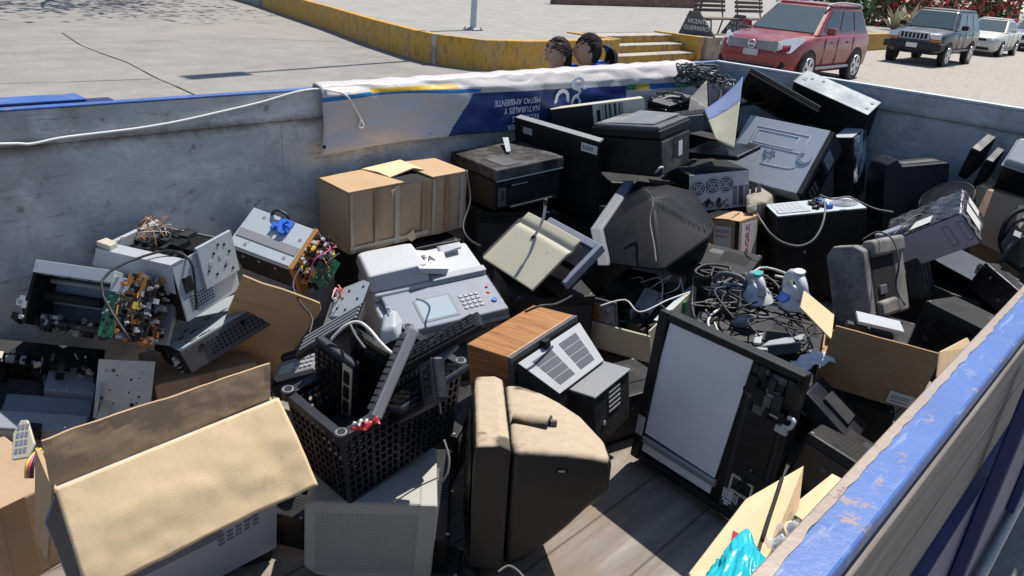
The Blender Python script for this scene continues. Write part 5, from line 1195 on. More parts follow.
# ------------------------------------------------------------------ middle of the pile
q = Fr('cardboard_box', 'worn taped cardboard box with torn top against the grey side', 'cardboard box', 'cardbox')
w, d, h = q.w/2, q.dp/2, q.h
mb = MB(); mb.box((-w, -d+.004, 0), (w, d, h-.012), 'carddk'); q.part('carton', mb, crumple=(.011, 'NORMAL'))
mb = MB(); mb.quad([(-w, -d, h-.004), (-w*.12, -d, h-.002), (-w*.30, d, h-.003), (-w, d, h-.004)], 'card', .006); q.part('top_flap', mb)
mb = MB(); mb.quad([(w*.36, -d-.002, h-.002), (w+.004, -d, h-.004), (w, d, h-.004), (w*.30, d, h+.004)], 'card', .006); q.part('top_flap', mb)
mb = MB(); mb.add([(-w*.14, -d*.2, h-.008), (w*.28, -d*.12, h+.012), (w*.42, -d*.3, h+.004), (w*.36, d, h+.012), (-w*.30, d, h-.001), (-w*.22, d*.3, h+.004)], [(0, 1, 2, 3, 4, 5)], 'cardlit'); q.part('torn_flap', mb, solid=.005)
mb = MB(); mb.box((-w*.13, -d+.004, h-.011), (w*.36, d*.5, h-.0105), 'void'); q.part('torn_opening', mb)
mb = MB()
for x, ww, m in ((-.30, .016, 'cleartape'), (-.185, .022, 'tape'), (-.085, .024, 'cleartape'), (.055, .03, 'tape'), (.11, .018, 'cleartape'), (.18, .026, 'tape'), (.265, .02, 'cleartape')):
    x *= w/.303; mb.box((x, -d-.0032, .006), (x+ww, -d-.0023, h-.014), m); 
mb.box((-w, -d-.0036, h*.06), (w*.3, -d-.0033, h*.12), 'cleartape'); q.part('packing_tape', mb, crumple=(.008, 'Y'))
mb = MB(); mb.add([(-w*.10, -d-.002, h*.10), (-w*.02, -d-.012, .00), (w*.05, -d-.018, .012), (w*.03, -d-.006, .05)], [(0, 1, 2, 3)], 'edge'); q.part('torn_scrap', mb, solid=.002); mb = MB(); mb.add([(-w*.35, -d-.003, h-.03), (-w*.31, -d-.003, h-.06), (-w*.29, -d-.01, h-.02)], [(0, 1, 2)], 'edge'); q.part('torn_scrap', mb, solid=.002)
# black printer beside it
q = Fr('printer', 'black inkjet printer with light front edge and open lid tray beside the taped carton', 'printer', 'blackprinter')
w, d, h = q.w/2, q.dp/2, q.h
mb = MB(); mb.box((-w, -d+.012, 0), (w, d, h*.72), 'black'); q.part('body', mb, bevel=.01)
mb = MB(); mb.box((-w-.004, -d, h*.74), (w+.004, d, h), 'black2', taper=(.985, .975)); q.part('scanner_lid', mb, bevel=.008, seg=3)
mb = MB(); mb.box((-w*.97, -d-.003, h*.715), (w*.98, -d+.012, h*.735), 'lgrey'); q.part('front_strip', mb)
mb = MB(); mb.box((-w+.02, -d-.004, .02), (-w*.72, -d+.012, h*.55), 'dgrey'); mb.box((-w+.03, -d-.006, .05), (-w*.78, -d-.003, h*.48), 'char'); q.part('control_panel', mb, bevel=.003)
mb = MB(); mb.box((-w*.68, -d+.006, .03), (w*.75, -d+.014, h*.5), 'void'); mb.box((-w*.66, -d-.03, .012), (w*.72, -d+.012, .022), 'char'); q.part('paper_slot', mb)
mb = MB(); mb.box((-w*.8, -d-.001, h*.62), (w*.1, -d+.004, h*.65), 'char'); mb.box((-w*.55, -d-.002, h*.55), (-w*.1, -d+.003, h*.58), 'grey'); q.part('front_trim', mb)
mb = MB(); mb.add([(-w*.25, d*.55, h+.001), (w*.15, d*.9, h+.001), (w*.28, d*.1, h+.001), (-w*.02, d*.12, h+.001)], [(0, 1, 2, 3)], 'void'); q.part('tray_recess', mb)
mb = MB(); mb.quad([(-w*.03, d*.0, h+.012), (w*.06, -d*.05, h+.014), (w*.55, d*.75, h+.035), (w*.42, d*.82, h+.035)], 'lgrey', .006); mb.box((-w*.7, -d*.85, h), (-w*.2, -d*.1, h+.003), 'dgrey'); q.part('paper_guide', mb)
# flat black panel
q = Fr('display_back', 'tall flat black monitor back with two small labels leaning by the banner', 'monitor', 'panel')
w, d, h = q.w/2, q.dp/2, q.h
mb = MB(); mb.box((-w, -d, -.12), (w, d, h), 'black'); q.part('housing', mb, bevel=.006)
mb = MB(); mb.box((-w*.78, -d-.0014, h*.80), (-w*.56, -d-.0003, h*.90), 'paperd'); q.part('label', mb, label='small blank grey label')
mb = MB(); mb.box((w*.60, -d-.0014, h*.80), (w*.96, -d-.0003, h*.93), 'paper'); [mb.box((w*.64+.012*i, -d-.002, h*.83), (w*.64+.012*i+.007, -d-.0014, h*.90), 'greyink') for i in range(5)]; q.part('label', mb, label='white label with a printed code')
mb = MB(); mb.box((-w+.004, -d+.002, h), (w-.004, d-.002, h+.003), 'grey'); q.part('top_edge', mb)
# slab with beige worn sticker
q = Fr('disc_player', 'black disc player on edge with peeling beige side under the banner logo', 'disc player', 'stickerbox')
w, d, h = q.w/2, q.dp/2, q.h
mb = MB(); mb.box((-w, -d, -.05), (w, d, h-.004), 'black'); q.part('case', mb, bevel=.004)
mb = MB(); mb.box((-w*.1, -d-.003, 0), (w+.003, -d-.0005, h), 'beige'); mb.box((-w, -d, h-.003), (w, d, h), 'beige'); q.part('beige_cover', mb)
mb = MB(); r = random.Random(2)
for i in range(22): x = r.uniform(-w*.05, w*.55); mb.box((x, -d-.004, h*.5+r.uniform(-.03, 0)), (x+r.uniform(.002, .008), -d-.003, h*.96), r.choice(('greyink', 'void', 'grey')))
mb.box((-w*.02, -d-.0042, h*.4), (w*.05, -d-.003, h*.85), 'void'); q.part('scraped_lines', mb)
# black multifunction printer
q = Fr('printer', 'chunky black multifunction printer with dusty grey lid on top of the pile', 'printer', 'mfp_black')
w, d, h = q.w/2, q.dp/2, q.h
mb = MB(); mb.box((-w+.01, -d+.008, 0), (w-.006, d-.006, h*.74), 'black'); q.part('body', mb, bevel=.008)
mb = MB(); mb.box((-w, -d, h*.76), (w, d, h*.93), 'black'); q.part('scanner_bed', mb, bevel=.006)
mb = MB(); mb.box((-w*.97, -d*.96, h*.93), (w*.97, d*.97, h*1.0), 'dgrey', taper=(.98, .96)); q.part('lid', mb, bevel=.006)
M['lidgrey'] = plastic('dusty_lid_plastic', (.13, .14, .15), .55, .6, (.34, .33, .30))
mb = MB(); mb.quad([(-w*.55, -d*.8, h+.004), (w*.7, -d*.7, h+.006), (w*.75, d*.85, h+.012), (-w*.45, d*.9, h+.018)], 'lidgrey', .006); mb.quad([(-w*.9, -d*.85, h+.002), (-w*.58, -d*.82, h+.003), (-w*.5, d*.3, h+.004), (-w*.86, d*.2, h+.003)], 'lidgrey', .002); q.part('lid_panel', mb)
mb = MB(); [mb.cyl((x, -d+.0075, h*.50), (x, -d+.003, h*.50), .014, 'void', n=14) for x in (-w*.35, -w*.02)]; q.part('screw_recess', mb)
mb = MB(); mb.box((w-.006, -d+.02, h*.05), (w+.006, d-.02, h*.70), 'black2'); mb.box((w+.006, -d*.2, h*.30), (w+.0075, d*.55, h*.6), 'void'); q.part('side_door', mb, bevel=.004)
mb = MB(); mb.box((w+.0065, d*.12, h*.28), (w+.0085, d*.38, h*.58), 'paper'); q.part('label', mb, label='white paper label')
mb = MB(); mb.tube([(w-.02, -d, h*.10), (w-.004, -d-.014, h*.16), (w+.006, -d-.008, h*.22), (w+.006, -d+.02, h*.20)], .006, 'white'); q.part('release_tab', mb)
# white multifunction laser printer
q = Fr('printer', 'white office printer with touch screen panel and document feeder below the taped carton', 'printer', 'whitemfp')
w, d, h = q.w/2, q.dp/2, q.h
mb = MB(); mb.box((-w, -d*.72, -.16), (w-.005, d, h*.72), 'white'); q.part('body', mb, bevel=.015, seg=3)
mb = MB(); mb.prism([(-.262, h*.60), (-.05, h*.66), (-.045, h*.92), (-.262, h*.80)], -w+.03, w-.004, 0, 'panelg'); q.part('control_panel', mb, bevel=.008, seg=3)
mb = MB(); mb.prism([(-.266, h*.46), (-.225, h*.42), (-.06, h*.5), (-.05, h*.64), (-.262, h*.58)], -w+.02, w+.004, 0, 'lgrey'); q.part('front_lip', mb, bevel=.01, seg=3)
sl_ = (h*.92-h*.80)/(.262-.045); pz_ = lambda y: h*.80+(y+.262)*sl_+.0012
def panelbox(mb, x0, x1, y0, y1, m, up=.002): mb.add([(x0, y0, pz_(y0)), (x1, y0, pz_(y0)), (x1, y1, pz_(y1)), (x0, y1, pz_(y1)), (x0, y0, pz_(y0)+up), (x1, y0, pz_(y0)+up), (x1, y1, pz_(y1)+up), (x0, y1, pz_(y1)+up)], [(4, 5, 6, 7), (0, 1, 5, 4), (1, 2, 6, 5), (2, 3, 7, 6), (3, 0, 4, 7)], m)
mb = MB(); panelbox(mb, -.108, .045, -.236, -.110, 'greyink', .001); panelbox(mb, -.10, .035, -.228, -.118, 'lcd', .002); q.part('touch_screen', mb)
mb = MB(); [panelbox(mb, .075+.022*i, .089+.022*i, -.215+.022*j, -.203+.022*j, 'lgrey', .003) for i in range(4) for j in range(4)]; q.part('keypad', mb)
mb = MB(); mb.cyl((.205, -.20, pz_(-.20)), (.205, -.20, pz_(-.20)+.004), .012, 'blue', n=14); mb.cyl((.20, -.15, pz_(-.15)), (.20, -.15, pz_(-.15)+.003), .007, 'orange', n=12); mb.cyl((.205, -.12, pz_(-.12)), (.205, -.12, pz_(-.12)+.003), .006, 'red', n=12); q.part('power_button', mb)
mb = MB(); mb.box((-w+.005, -.045, h*.72), (w-.01, d, h*.98), 'white'); q.part('scanner_lid', mb, bevel=.012, seg=3)
mb = MB(); mb.hull([(-w-.005, -.03, h*.99), (.0, -.03, h*.99), (.0, d*.98, h*.99), (-w-.005, d*.98, h*.99), (-w-.005, 0, h*1.38), (-.01, .0, h*1.42), (-.03, d*.7, h*1.52), (-w-.005, d*.7, h*1.46), (-w+.01, d*.98, h*1.3), (-.03, d*.98, h*1.3)], 'white'); q.part('document_feeder', mb, bevel=.012, seg=3)
mb = MB(); T = at(.06, .07, h*1.42); mb.hull([(-.05, -.025, h*1.30), (.07, -.025, h*1.05), (.105, .11, h*1.05), (-.05, .12, h*1.30), (-.05, -.02, h*1.42), (.08, -.02, h*1.21), (.105, .11, h*1.18), (-.05, .12, h*1.42)], 'white'); mb.hull([(.09, .11, h*1.05), (.19, .12, h*1.1), (.20, .16, h*1.1), (.09, .17, h*1.1), (.19, .12, h*1.16), (.2, .16, h*1.16), (.1, .15, h*1.18), (.09, .11, h*1.12)], 'lgrey'); q.part('paper_tray', mb, bevel=.006)
mb = MB(); mb.box((.0, -.045, h*.985), (w-.01, -.005, h*1.06), 'lgrey'); q.part('lid_lip', mb, bevel=.008)
q.part('lettering', text_mb('FA', .05, 'blackink', .0006, T=Matrix.Translation((.015, .05, h*1.318+.004)) @ Euler((0, .256, .0)).to_matrix().to_4x4()))
# cream scanner lid with a body below
q = Fr('flatbed_scanner', 'cream lidded flatbed scanner tipped forward with grey frame showing behind', 'scanner', 'creamlid')
w, d = q.w/2, q.dp/2
def lidf(u, v):
    x, y = -w+2*w*u, -d+2*d*v; z = .012+(.022*max(0, (u-.80)/.2)**2)*0-.010*math.exp(-((u-.80)/.05)**2)+.006*math.sin(math.pi*v)*(u)
    return (x, y, z)
mb = MB(); mb.grid(lidf, 40, 12, 'cream'); q.part('lid', mb, solid=.012, bevel=.002)
mb = MB(); mb.box((-.015, -.012, .0185), (.008, .010, .0200), 'greyink'); mb.box((.02, -.09, .0195), (.026, -.084, .0205), 'dgrey'); mb.quad([(-.07, .075, .0192), (-.02, .068, .0192), (-.025, .115, .0192), (-.075, .12, .0192)], 'beige'); q.part('lid_label', mb)
mb = MB(); mb.quad([(-w-.0, d+.004, .006), (w*.95, d+.004, .004), (w*.85, d+.10, -.06), (-w*.75, d+.10, -.06)], 'dgrey', .01); q.part('shaded_fold', mb)  # dark grey stands in for shade on the lid's folded edge
mb = MB(); mb.box((-w*.5, -d-.02, -.13), (w+.02, d*.98, -.06), 'black'); q.part('body', mb, bevel=.01)
mb = MB(); mb.box((w+.02, -d-.02, -.075), (w+.055, d*.70, -.045), 'panelg'); mb.box((-w*.2, -d-.045, -.085), (w+.055, -d-.02, -.045), 'panelg'); mb.box((w*.4, -d-.018, -.058), (w+.03, d*.6, -.050), 'navy'); q.part('glass_frame', mb, bevel=.006)
mb = MB(); mb.tube([(w*.38, d*.18, .022), (w*.62, d*.12, .045), (w*.9, d*.05, .085), (w*1.15, d*.05, .13)], .006, 'white', 8); mb.tube([(w*1.12, d*.05, .125), (w*1.2, d*.04, .148)], .009, 'cable', 8, 1); mb.tube([(w*.30, d*.20, .022), (w*.42, d*.17, .026)], .006, 'void', 8, 1); q.part('cable_stub', mb)
# black CRT monitor, back towards the viewer
V = {}
def hullthing(name, label, cat, base, group=None):
    e = empty(name, Matrix.Translation(base), label, cat, group); return e
def wp(e, mb, name, parent=None, **k):
    T = Matrix.Translation(-e.location); mb.v = [T @ v for v in mb.v]; o = mb.build(name, parent or e, **k); return o
M['bezelgrey'] = plastic('blue_grey_bezel_plastic', (.12, .135, .165), .45, .25)
c = W(655, 262, 3.30); e = hullthing('crt_monitor', 'big black tube monitor with ribbed tapering back in the middle of the pile', 'monitor', c)
VS = [W(636, 180, 3.62), W(669, 185, 3.62), W(650, 198, 3.28), W(668, 195, 3.36), W(690, 213, 3.40), W(713, 231, 3.34), W(654, 207, 3.25), W(684, 223, 3.31), W(711, 236, 3.30), W(693, 267, 3.28), W(661, 271, 3.12), W(610, 265, 3.16), W(602, 229, 3.26), W(694, 190, 3.85), W(716, 226, 3.7), W(695, 262, 3.7), W(612, 258, 3.7)]
FS = [(0, 2, 3, 1), (0, 12, 2), (12, 11, 10, 2), (2, 6, 7, 4, 3), (4, 7, 8, 5), (10, 9, 8), (10, 8, 7), (10, 7, 6), (10, 6, 2), (1, 3, 4), (1, 4, 5, 14, 13), (5, 8, 9, 15, 14), (9, 10, 11, 16, 15), (11, 12, 0, 16), (0, 1, 13, 16), (13, 14, 15, 16)]
M['crtshell'] = plastic('matte_black_monitor_shell', (.005, .0053, .009), .42, .02, (.09, .085, .08), 7, .22)
mb = MB(); mb.add(VS, FS, 'crtshell', True); wp(e, mb, 'rear_shell', bevel=.012, seg=3)
mb = MB(); a = [W(634, 180, 3.63), W(601, 229, 3.25), W(609, 266, 3.15), W(635, 258, 3.7)]; off_ = W(604, 186, 3.5)-W(618, 186, 3.5)
mb.hull(a+[p+off_*.75 for p in a], 'bezelgrey'); wp(e, mb, 'bezel', bevel=.006)
mb = MB()
for i in range(14):
    t = i/13; p0 = W(656, 199, 3.275).lerp(W(687, 214, 3.385), t) if t < .6 else W(656, 199, 3.275).lerp(W(687, 214, 3.385), .6).lerp(W(711, 231, 3.34), (t-.6)/.4); p1 = W(656, 206, 3.25).lerp(W(684, 222, 3.31), t/.6) if t < .6 else W(684, 222, 3.31).lerp(W(710, 235, 3.30), (t-.6)/.4); dn = Vector((0, 0, .003)); mb.tube([p0+dn, p1+dn], .0018, 'char', 5, 1)
wp(e, mb, 'vent_ribs')
cable('thin grey cable hanging down the ridge of the black tube monitor', [W(646, 190, 3.2), W(652, 200, 3.2), W(650, 222, 3.17), W(654, 245, 3.1), W(656, 262, 3.05)], .004, 'cableg')
# laptops on the pile
q = Fr('laptop', 'closed black laptop stacked under another near the banner stripe', 'laptop', 'laptopstack')
w, d, h = q.w/2, q.dp/2, q.h
mb = MB(); mb.box((-w, -d, 0), (w, d, h*.42), 'char'); q.part('base', mb, bevel=.005); mb = MB(); mb.box((-w, -d+.004, h*.44), (w, d, h*.62), 'gloss'); q.part('lid', mb, bevel=.005)
l2 = Fr('laptop', 'scuffed laptop lying on top of another with a cable on it', 'laptop', mat=q.T @ place(.006, .01, h*.63, 7), dims=(q.w*.95, q.dp*.95, h*.4))
mb = MB(); mb.box((-w*.95, -d*.95, 0), (w*.95, d*.95, h*.25), 'char'); l2.part('base', mb, bevel=.004); mb = MB(); mb.box((-w*.95, -d*.94, h*.27), (w*.95, d*.95, h*.42), 'dgrey'); l2.part('lid', mb, bevel=.004)
mb = MB(); mb.quad([(-w*.3, -d*.4, h*.43), (w*.5, -d*.3, h*.43), (w*.45, d*.4, h*.43), (-w*.35, d*.3, h*.43)], 'grey', .002); l2.part('worn_patch', mb)
cable('black cable coiled on the upper laptop', [q.T @ Vector(p) for p in ((-w*.9, d*.3, h+.01), (-w*.5, d*.8, h+.02), (0, d*.5, h+.03), (w*.3, d*.9, h+.012), (w*.6, 0, h+.012), (w*.2, -d*.5, h+.012), (-w*.3, -d*.2, h+.02))], .006, 'cable')
q = Fr('keyboard', 'dark grey keyboard lying flat with keys up beside the black multifunction printer', 'keyboard', 'greykeyboard')
w, d, h = q.w/2, q.dp/2, q.h
mb = MB(); mb.box((-w, -d, 0), (w, d, h), 'grey'); q.part('body', mb, bevel=.004); q.part('keys', keys(MB(), -w*.96, w*.96, -d*.85, d*.85, h, 18, 5, 'char'))
q = Fr('laptop', 'thin black laptop lid lying across the open computer case', 'laptop', 'blacklid')
w, d, h = q.w/2, q.dp/2, q.h
mb = MB(); mb.box((-w, -d, 0), (w, d, h*.5), 'black'); q.part('base', mb, bevel=.004); mb = MB(); mb.box((-w*1.02, -d*1.03, h*.55), (w*1.02, d, h), 'gloss'); q.part('lid', mb, bevel=.005)
q = Fr('disc_drive', 'dark slim disc drive with beige end on the computer with fan grilles', 'disc drive', 'dvddrive')
w, d, h = q.w/2, q.dp/2, q.h
mb = MB(); mb.box((-w, -d, 0), (w*.45, d, h), 'black'); clutter(mb, (-w, -d, h*.6), (w*.3, d, h*.95), 30, ['black', 'void', 'dgrey'], 21, .01, .04); q.part('case', mb); mb = MB(); mb.box((w*.47, -d-.01, .0), (w*1.06, d*.8, h*1.3), 'beige'); q.part('beige_end', mb, bevel=.003)
# PC with fan grilles facing out
q = Fr('computer_case', 'black computer lying down with silver rear plate and three fan grilles', 'computer case', 'pcrear')
w, d, h = q.w/2, q.dp/2, q.h
mb = MB(); mb.box((-w, -d+.006, 0), (w, d, h), 'black'); q.part('case', mb, bevel=.003)
mb = MB(); mb.box((-w, -d, .002), (w, -d+.0055, h-.002), 'silver'); q.part('rear_plate', mb)
def grille(mb, x, z, r, y):
    mb.cyl((x, y, z), (x, y-.001, z), r, 'void', n=22)
    for k in range(3):
        rr = r*(.30+.3*k); mb.tube([(x+rr*math.cos(a), y-.002, z+rr*math.sin(a)) for a in [i*math.pi/9 for i in range(19)]], .0035, 'silver', 5, 1)
    for k in range(4): a = k*math.pi/2+.78; mb.tube([(x, y-.002, z), (x+r*math.cos(a), y-.002, z+r*math.sin(a))], .003, 'silver', 4, 1)
for x, z, r in ((-w*.70, h*.62, .042), (-w*.22, h*.66, .046), (w*.22, h*.66, .046)):
    mb = MB(); grille(mb, x, z, r, -d-.0005); q.part('fan_grille', mb)
mb = MB()
for i in range(5): mb.box((w*.46+.034*i*w/.167, -d-.002, h*.08), (w*.46+(.034*i+.026)*w/.167, -d-.0003, h*.60), 'dgrey' if i % 2 else 'greyink')
q.part('slot_covers', mb)
mb = MB(); clutter(mb, (-w*.5, -d-.004, h*.10), (w*.30, -d-.002, h*.28), 26, ['greyink', 'void', 'amber', 'void', 'dgrey', 'beige'], 22, .006, .022); holes(mb, 1, -d-.001, [(-w*.82, h*.15), (-w*.62, h*.15)], .018); q.part('ports', mb)
# printed box with red lettering
q = Fr('cardboard_box', 'small brown box with white panels of red lettering below the fan grilles', 'cardboard box', 'printbox')
w, d, h = q.w/2, q.dp/2, q.h
mb = MB(); mb.box((-w, -d, 0), (w, d, h-.004), 'carddk'); q.part('carton', mb, bevel=.003)
mb = MB(); mb.quad([(-w, -d, h-.002), (w*.5, -d, h+.004), (w*.3, d*.6, h+.02), (-w, d, h+.008)], 'card', .004); q.part('top_flap', mb); mb = MB(); mb.quad([(w*.1, -d, h+.004), (w, -d, h-.002), (w, d, h+.002), (w*.2, d, h+.012)], 'card', .004); q.part('top_flap', mb)
mb = MB(); mb.box((-w*.93, -d-.001, .03), (-w*.50, -d, h*.80), 'paper'); mb.box((-w*.22, -d-.001, .012), (w*.62, -d, h*.86), 'paper'); mb.box((w, -d*.75, .02), (w+.001, d*.85, h*.92), 'paper'); mb.box((w*.80, -d-.0012, 0), (w*.99, -d-.0002, h*.98), 'blackink'); q.part('white_panel', mb)
mb = MB(); mb.box((-w*.50, -d-.0016, 0), (-w*.20, -d-.0006, h), 'tape'); q.part('packing_tape', mb)
t1 = text_mb('PRINTER', .0215, 'redink', .0004, T=at(w*.20, -d-.0015, h*.76, FRONT), space=.95); t2 = text_mb('THIS PART UP', .0125, 'redink', .0004, T=at(w*.20, -d-.0015, h*.66, FRONT)); t3 = text_mb('TENDER', .024, 'redink', .0004, T=at(w*.20, -d-.0015, h*.34, FRONT)); t4 = text_mb('CUIDADO', .016, 'greyink', .0004, T=at(w*.20, -d-.0015, h*.25, FRONT))
SIDE = Matrix(((0, 0, 1, 0), (1, 0, 0, 0), (0, 1, 0, 0), (0, 0, 0, 1)))
t5 = text_mb('FRAGILE', .058, 'redink', .0004, T=at(w+.0015, -d*.1, h*.5, SIDE, 90)); mb = MB(); mb.box((w+.001, d*.35, h*.12), (w+.0018, d*.7, h*.24), 'blackink')
q.part('red_lettering', merge(t1, t2, t3, t4, t5, mb))
# beige scrap behind the box
M['dull'] = plastic('dull_tan_plastic', (.26, .235, .18), .6, .5)
c = W(762, 206, 3.75); e = hullthing('printer_shell', 'rounded beige printer shell wedged behind the red lettered box', 'printer shell', c)
mb = MB(); mb.hull([W(744, 190, 4.2), W(760, 186, 4.2), W(775, 192, 4.2), W(778, 216, 4.15), W(757, 225, 4.0), W(746, 206, 3.97), W(765, 202, 3.97), W(749, 199, 4.0), W(772, 225, 4.2), W(747, 225, 4.2)], 'dull'); wp(e, mb, 'shell', bevel=.035, seg=4)
mb = MB(); mb.hull([W(746, 206, 3.95), W(757, 203, 3.94), W(757, 211, 3.93), W(748, 214, 3.95), W(751, 209, 4.05)], 'beige'); wp(e, mb, 'cover', bevel=.006)
# big silver tower with emblem
q = Fr('computer_case', 'large silver grey desktop tower lying on its side with raised crescent emblem', 'computer case', 'silvertower')
w, d, h = q.w/2, q.dp/2, q.h
mb = MB(); mb.box((-w, -d, 0), (w-.03, d, h-.006), 'dgrey'); q.part('chassis', mb, bevel=.003)
mb = MB(); mb.box((-w, -d-.002, h-.0055), (w-.028, d+.002, h), 'silver'); mb.box((-w, -d-.002, h*.5), (w-.03, -d-.0005, h-.0055), 'silver'); q.part('side_panel', mb, bevel=.003)
mb = MB(); mb.box((w-.0275, -d+.002, .002), (w, d-.002, h-.002), 'char'); mb.box((w, -d*.9, h*.12), (w+.004, d*.1, h*.85), 'gloss'); mb.box((w, d*.2, h*.2), (w+.004, d*.55, h*.8), 'grey'); [mb.box((w+.004, -d*.8+.03*i, h*.2), (w+.006, -d*.8+.03*i+.02, h*.7), 'dgrey') for i in range(3)]; q.part('front_bezel', mb, bevel=.005)
mb = MB(); zt = h
ring_ = lambda x0, x1, y0, y1, rd: mb.tube([(x0, y0, zt), (x1, y0, zt), (x1, y1, zt), (x0, y1, zt), (x0, y0, zt)], rd, 'silver', 6, 1)
ring_(-w*.70, w*.55, d*.15, d*.72, .0022); ring_(-w*.62, w*.35, d*.22, d*.62, .002); mb.tube([(-w*.2, -d*.4, zt), (w*.5, -d*.35, zt), (w*.62, -d*.1, zt)], .002, 'silver', 6); q.part('pressed_ridges', mb)
cres = [(.175+.040*math.cos(a), .010+.040*math.sin(a)) for a in [i*math.pi/14+2.4 for i in range(20)]]; inn = [(.186+.030*math.cos(a), .016+.032*math.sin(a)) for a in [i*math.pi/14+2.4 for i in range(20)]][::-1]
mb = MB(); mb.prism(cres+inn, zt-.0005, zt+.004, 2, 'chrome'); q.part('crescent_emblem', mb)
mb = MB(); r = random.Random(8)
for i in range(13): a = i*.48; mb.prism([(-.03+.015*math.cos(a), -.012+.012*math.sin(a)), (-.03+.055*math.cos(a)*r.uniform(.6, 1.2), -.012+.045*math.sin(a)*r.uniform(.6, 1.2)), (-.03+.015*math.cos(a+.3), -.012+.012*math.sin(a+.3))], zt-.0005, zt+.003, 2, 'lgrey')
q.part('splash_emblem', mb)
# open PC case with cards
q = Fr('computer_case', 'open beige computer case lying flat with cards and dark innards', 'computer case', 'opencase')
w, d, h = q.w/2, q.dp/2, q.h; th = .004
mb = MB(); mb.box((-w, -d, -.02), (w, d, -.012), 'zincd'); q.part('base_plate', mb)
mb = MB(); mb.box((-w-.01, -d-.012, -.02), (w+.006, -d, h), 'cream'); q.part('front_bezel', mb, bevel=.004)
mb = MB(); mb.box((w-.006, -d+.001, -.012), (w, d, h*1.15), 'cream'); mb.box((w-.03, -d*.6, h*1.12), (w-.006, d, h*1.15), 'zinc'); q.part('side_rail', mb)
mb = MB(); mb.box((-w, d-.006, -.012), (w-.007, d, h), 'zincd'); q.part('rear_rail', mb); mb = MB(); mb.box((-w, -d+.001, -.012), (-w+.004, d-.007, h*.8), 'zincd'); q.part('side_rail', mb)
mb = MB(); clutter(mb, (-w*.9, -d*.9, .0), (w*.9, d*.9, h*.8), 130, ['void', 'black', 'black', 'dgrey', 'void', 'zincd', 'green', 'char'], 23, .015, .07); q.part('innards', mb)
mb = MB(); mb.box((-w*.92, -d+.005, h*.85), (w*.10, -d+.012, h*2.0), 'dgrey'); mb.box((-w*.88, -d+.003, h*.95), (w*.05, -d+.005, h*1.85), 'grey'); mb.box((-w*.72, -d+.001, h*1.0), (-w*.42, -d+.003, h*1.75), 'amber'); mb.box((-w*.98, -d+.004, h*.8), (-w*.90, -d+.013, h*1.9), 'green'); clutter(mb, (-w*.35, -d+.0, h*1.05), (w*.0, -d+.003, h*1.75), 14, ['zinc', 'grey', 'lgrey'], 24, .006, .02); q.part('expansion_card', mb)
mb = MB(); mb.quad([(w*.1, -d*.35, h*1.2), (w*.62, -d*.45, h*1.15), (w*.55, d*.1, h*1.5), (w*.15, d*.0, h*1.7)], 'zincd', .004); mb.box((w*.12, -d*.55, 0), (w*.16, -d*.2, h*1.25), 'zincd'); q.part('drive_bracket', mb)
mb = MB(); mb.box((-w*.9, -d*.2, h*.9), (w*.0, d*.7, h*1.6), 'char'); q.part('drive_cage', mb, bevel=.004)
wires(q.e, 8, (-w*.5, -d*.5, h), (w*.9, d*.6, h*1.3), .06, [M['cable'], M['cableg'], M['cablew']], 25, .003)
# black tower lying with silver plate up
q = Fr('computer_case', 'black tower with pale rear plate facing up and a grey cable draped over it', 'computer case', 'blacktower')
w, d, h = q.w/2, q.dp/2, q.h
mb = MB(); mb.box((-w, -d, -.1), (w, d, h-.004), 'black'); q.part('case', mb, bevel=.004)
mb = MB(); mb.box((-w+.003, -d+.004, h-.0035), (w-.003, d-.004, h), 'zinc'); q.part('rear_plate', mb)
mb = MB(); [mb.box((-w*.9+.026*i, -d*.2, h), (-w*.9+.026*i+.017, d*.85, h+.0015), 'lgrey') for i in range(6)]; mb.box((-w*.92, -d*.7, h), (-w*.2, -d*.3, h+.004), 'lgrey'); q.part('slot_covers', mb)
mb = MB(); T = at(w*.66, 0, h); 
for k in range(3): rr = .018+.02*k; mb.tube([(rr*math.cos(a), rr*math.sin(a)*1.1, .002) for a in [i*math.pi/9 for i in range(19)]], .003, 'lgrey', 5, 1, T=T)
mb.cyl((0, 0, .0), (0, 0, .001), .07, 'greyink', n=22, T=T); q.part('fan_grille', mb)
mb = MB(); clutter(mb, (-w*.1, -d*.6, h), (w*.28, d*.7, h+.006), 24, ['void', 'greyink', 'blue', 'void', 'black'], 26, .01, .03); q.part('ports', mb)
mb = MB(); mb.cyl((-w*.35, -d-.002, h*.45), (-w*.35, -d, h*.45), .007, 'chrome', n=10); q.part('case_screw', mb)
cable('grey cable drooping in a loop across the black tower face', [W(824, 199, 3.55), W(825, 212, 3.42), W(821, 228, 3.36), W(812, 241, 3.33), W(798, 246, 3.33), W(782, 242, 3.34), W(770, 233, 3.36), W(762, 222, 3.40), W(757, 214, 3.5)], .0048, 'cableg')
cable('black cable lying over the pale rear plate of the tower', [W(820, 195, 3.8), W(832, 199, 3.74), W(848, 197, 3.8), W(862, 203, 3.7), W(876, 209, 3.6), W(893, 212, 3.6)], .0045, 'cableg')

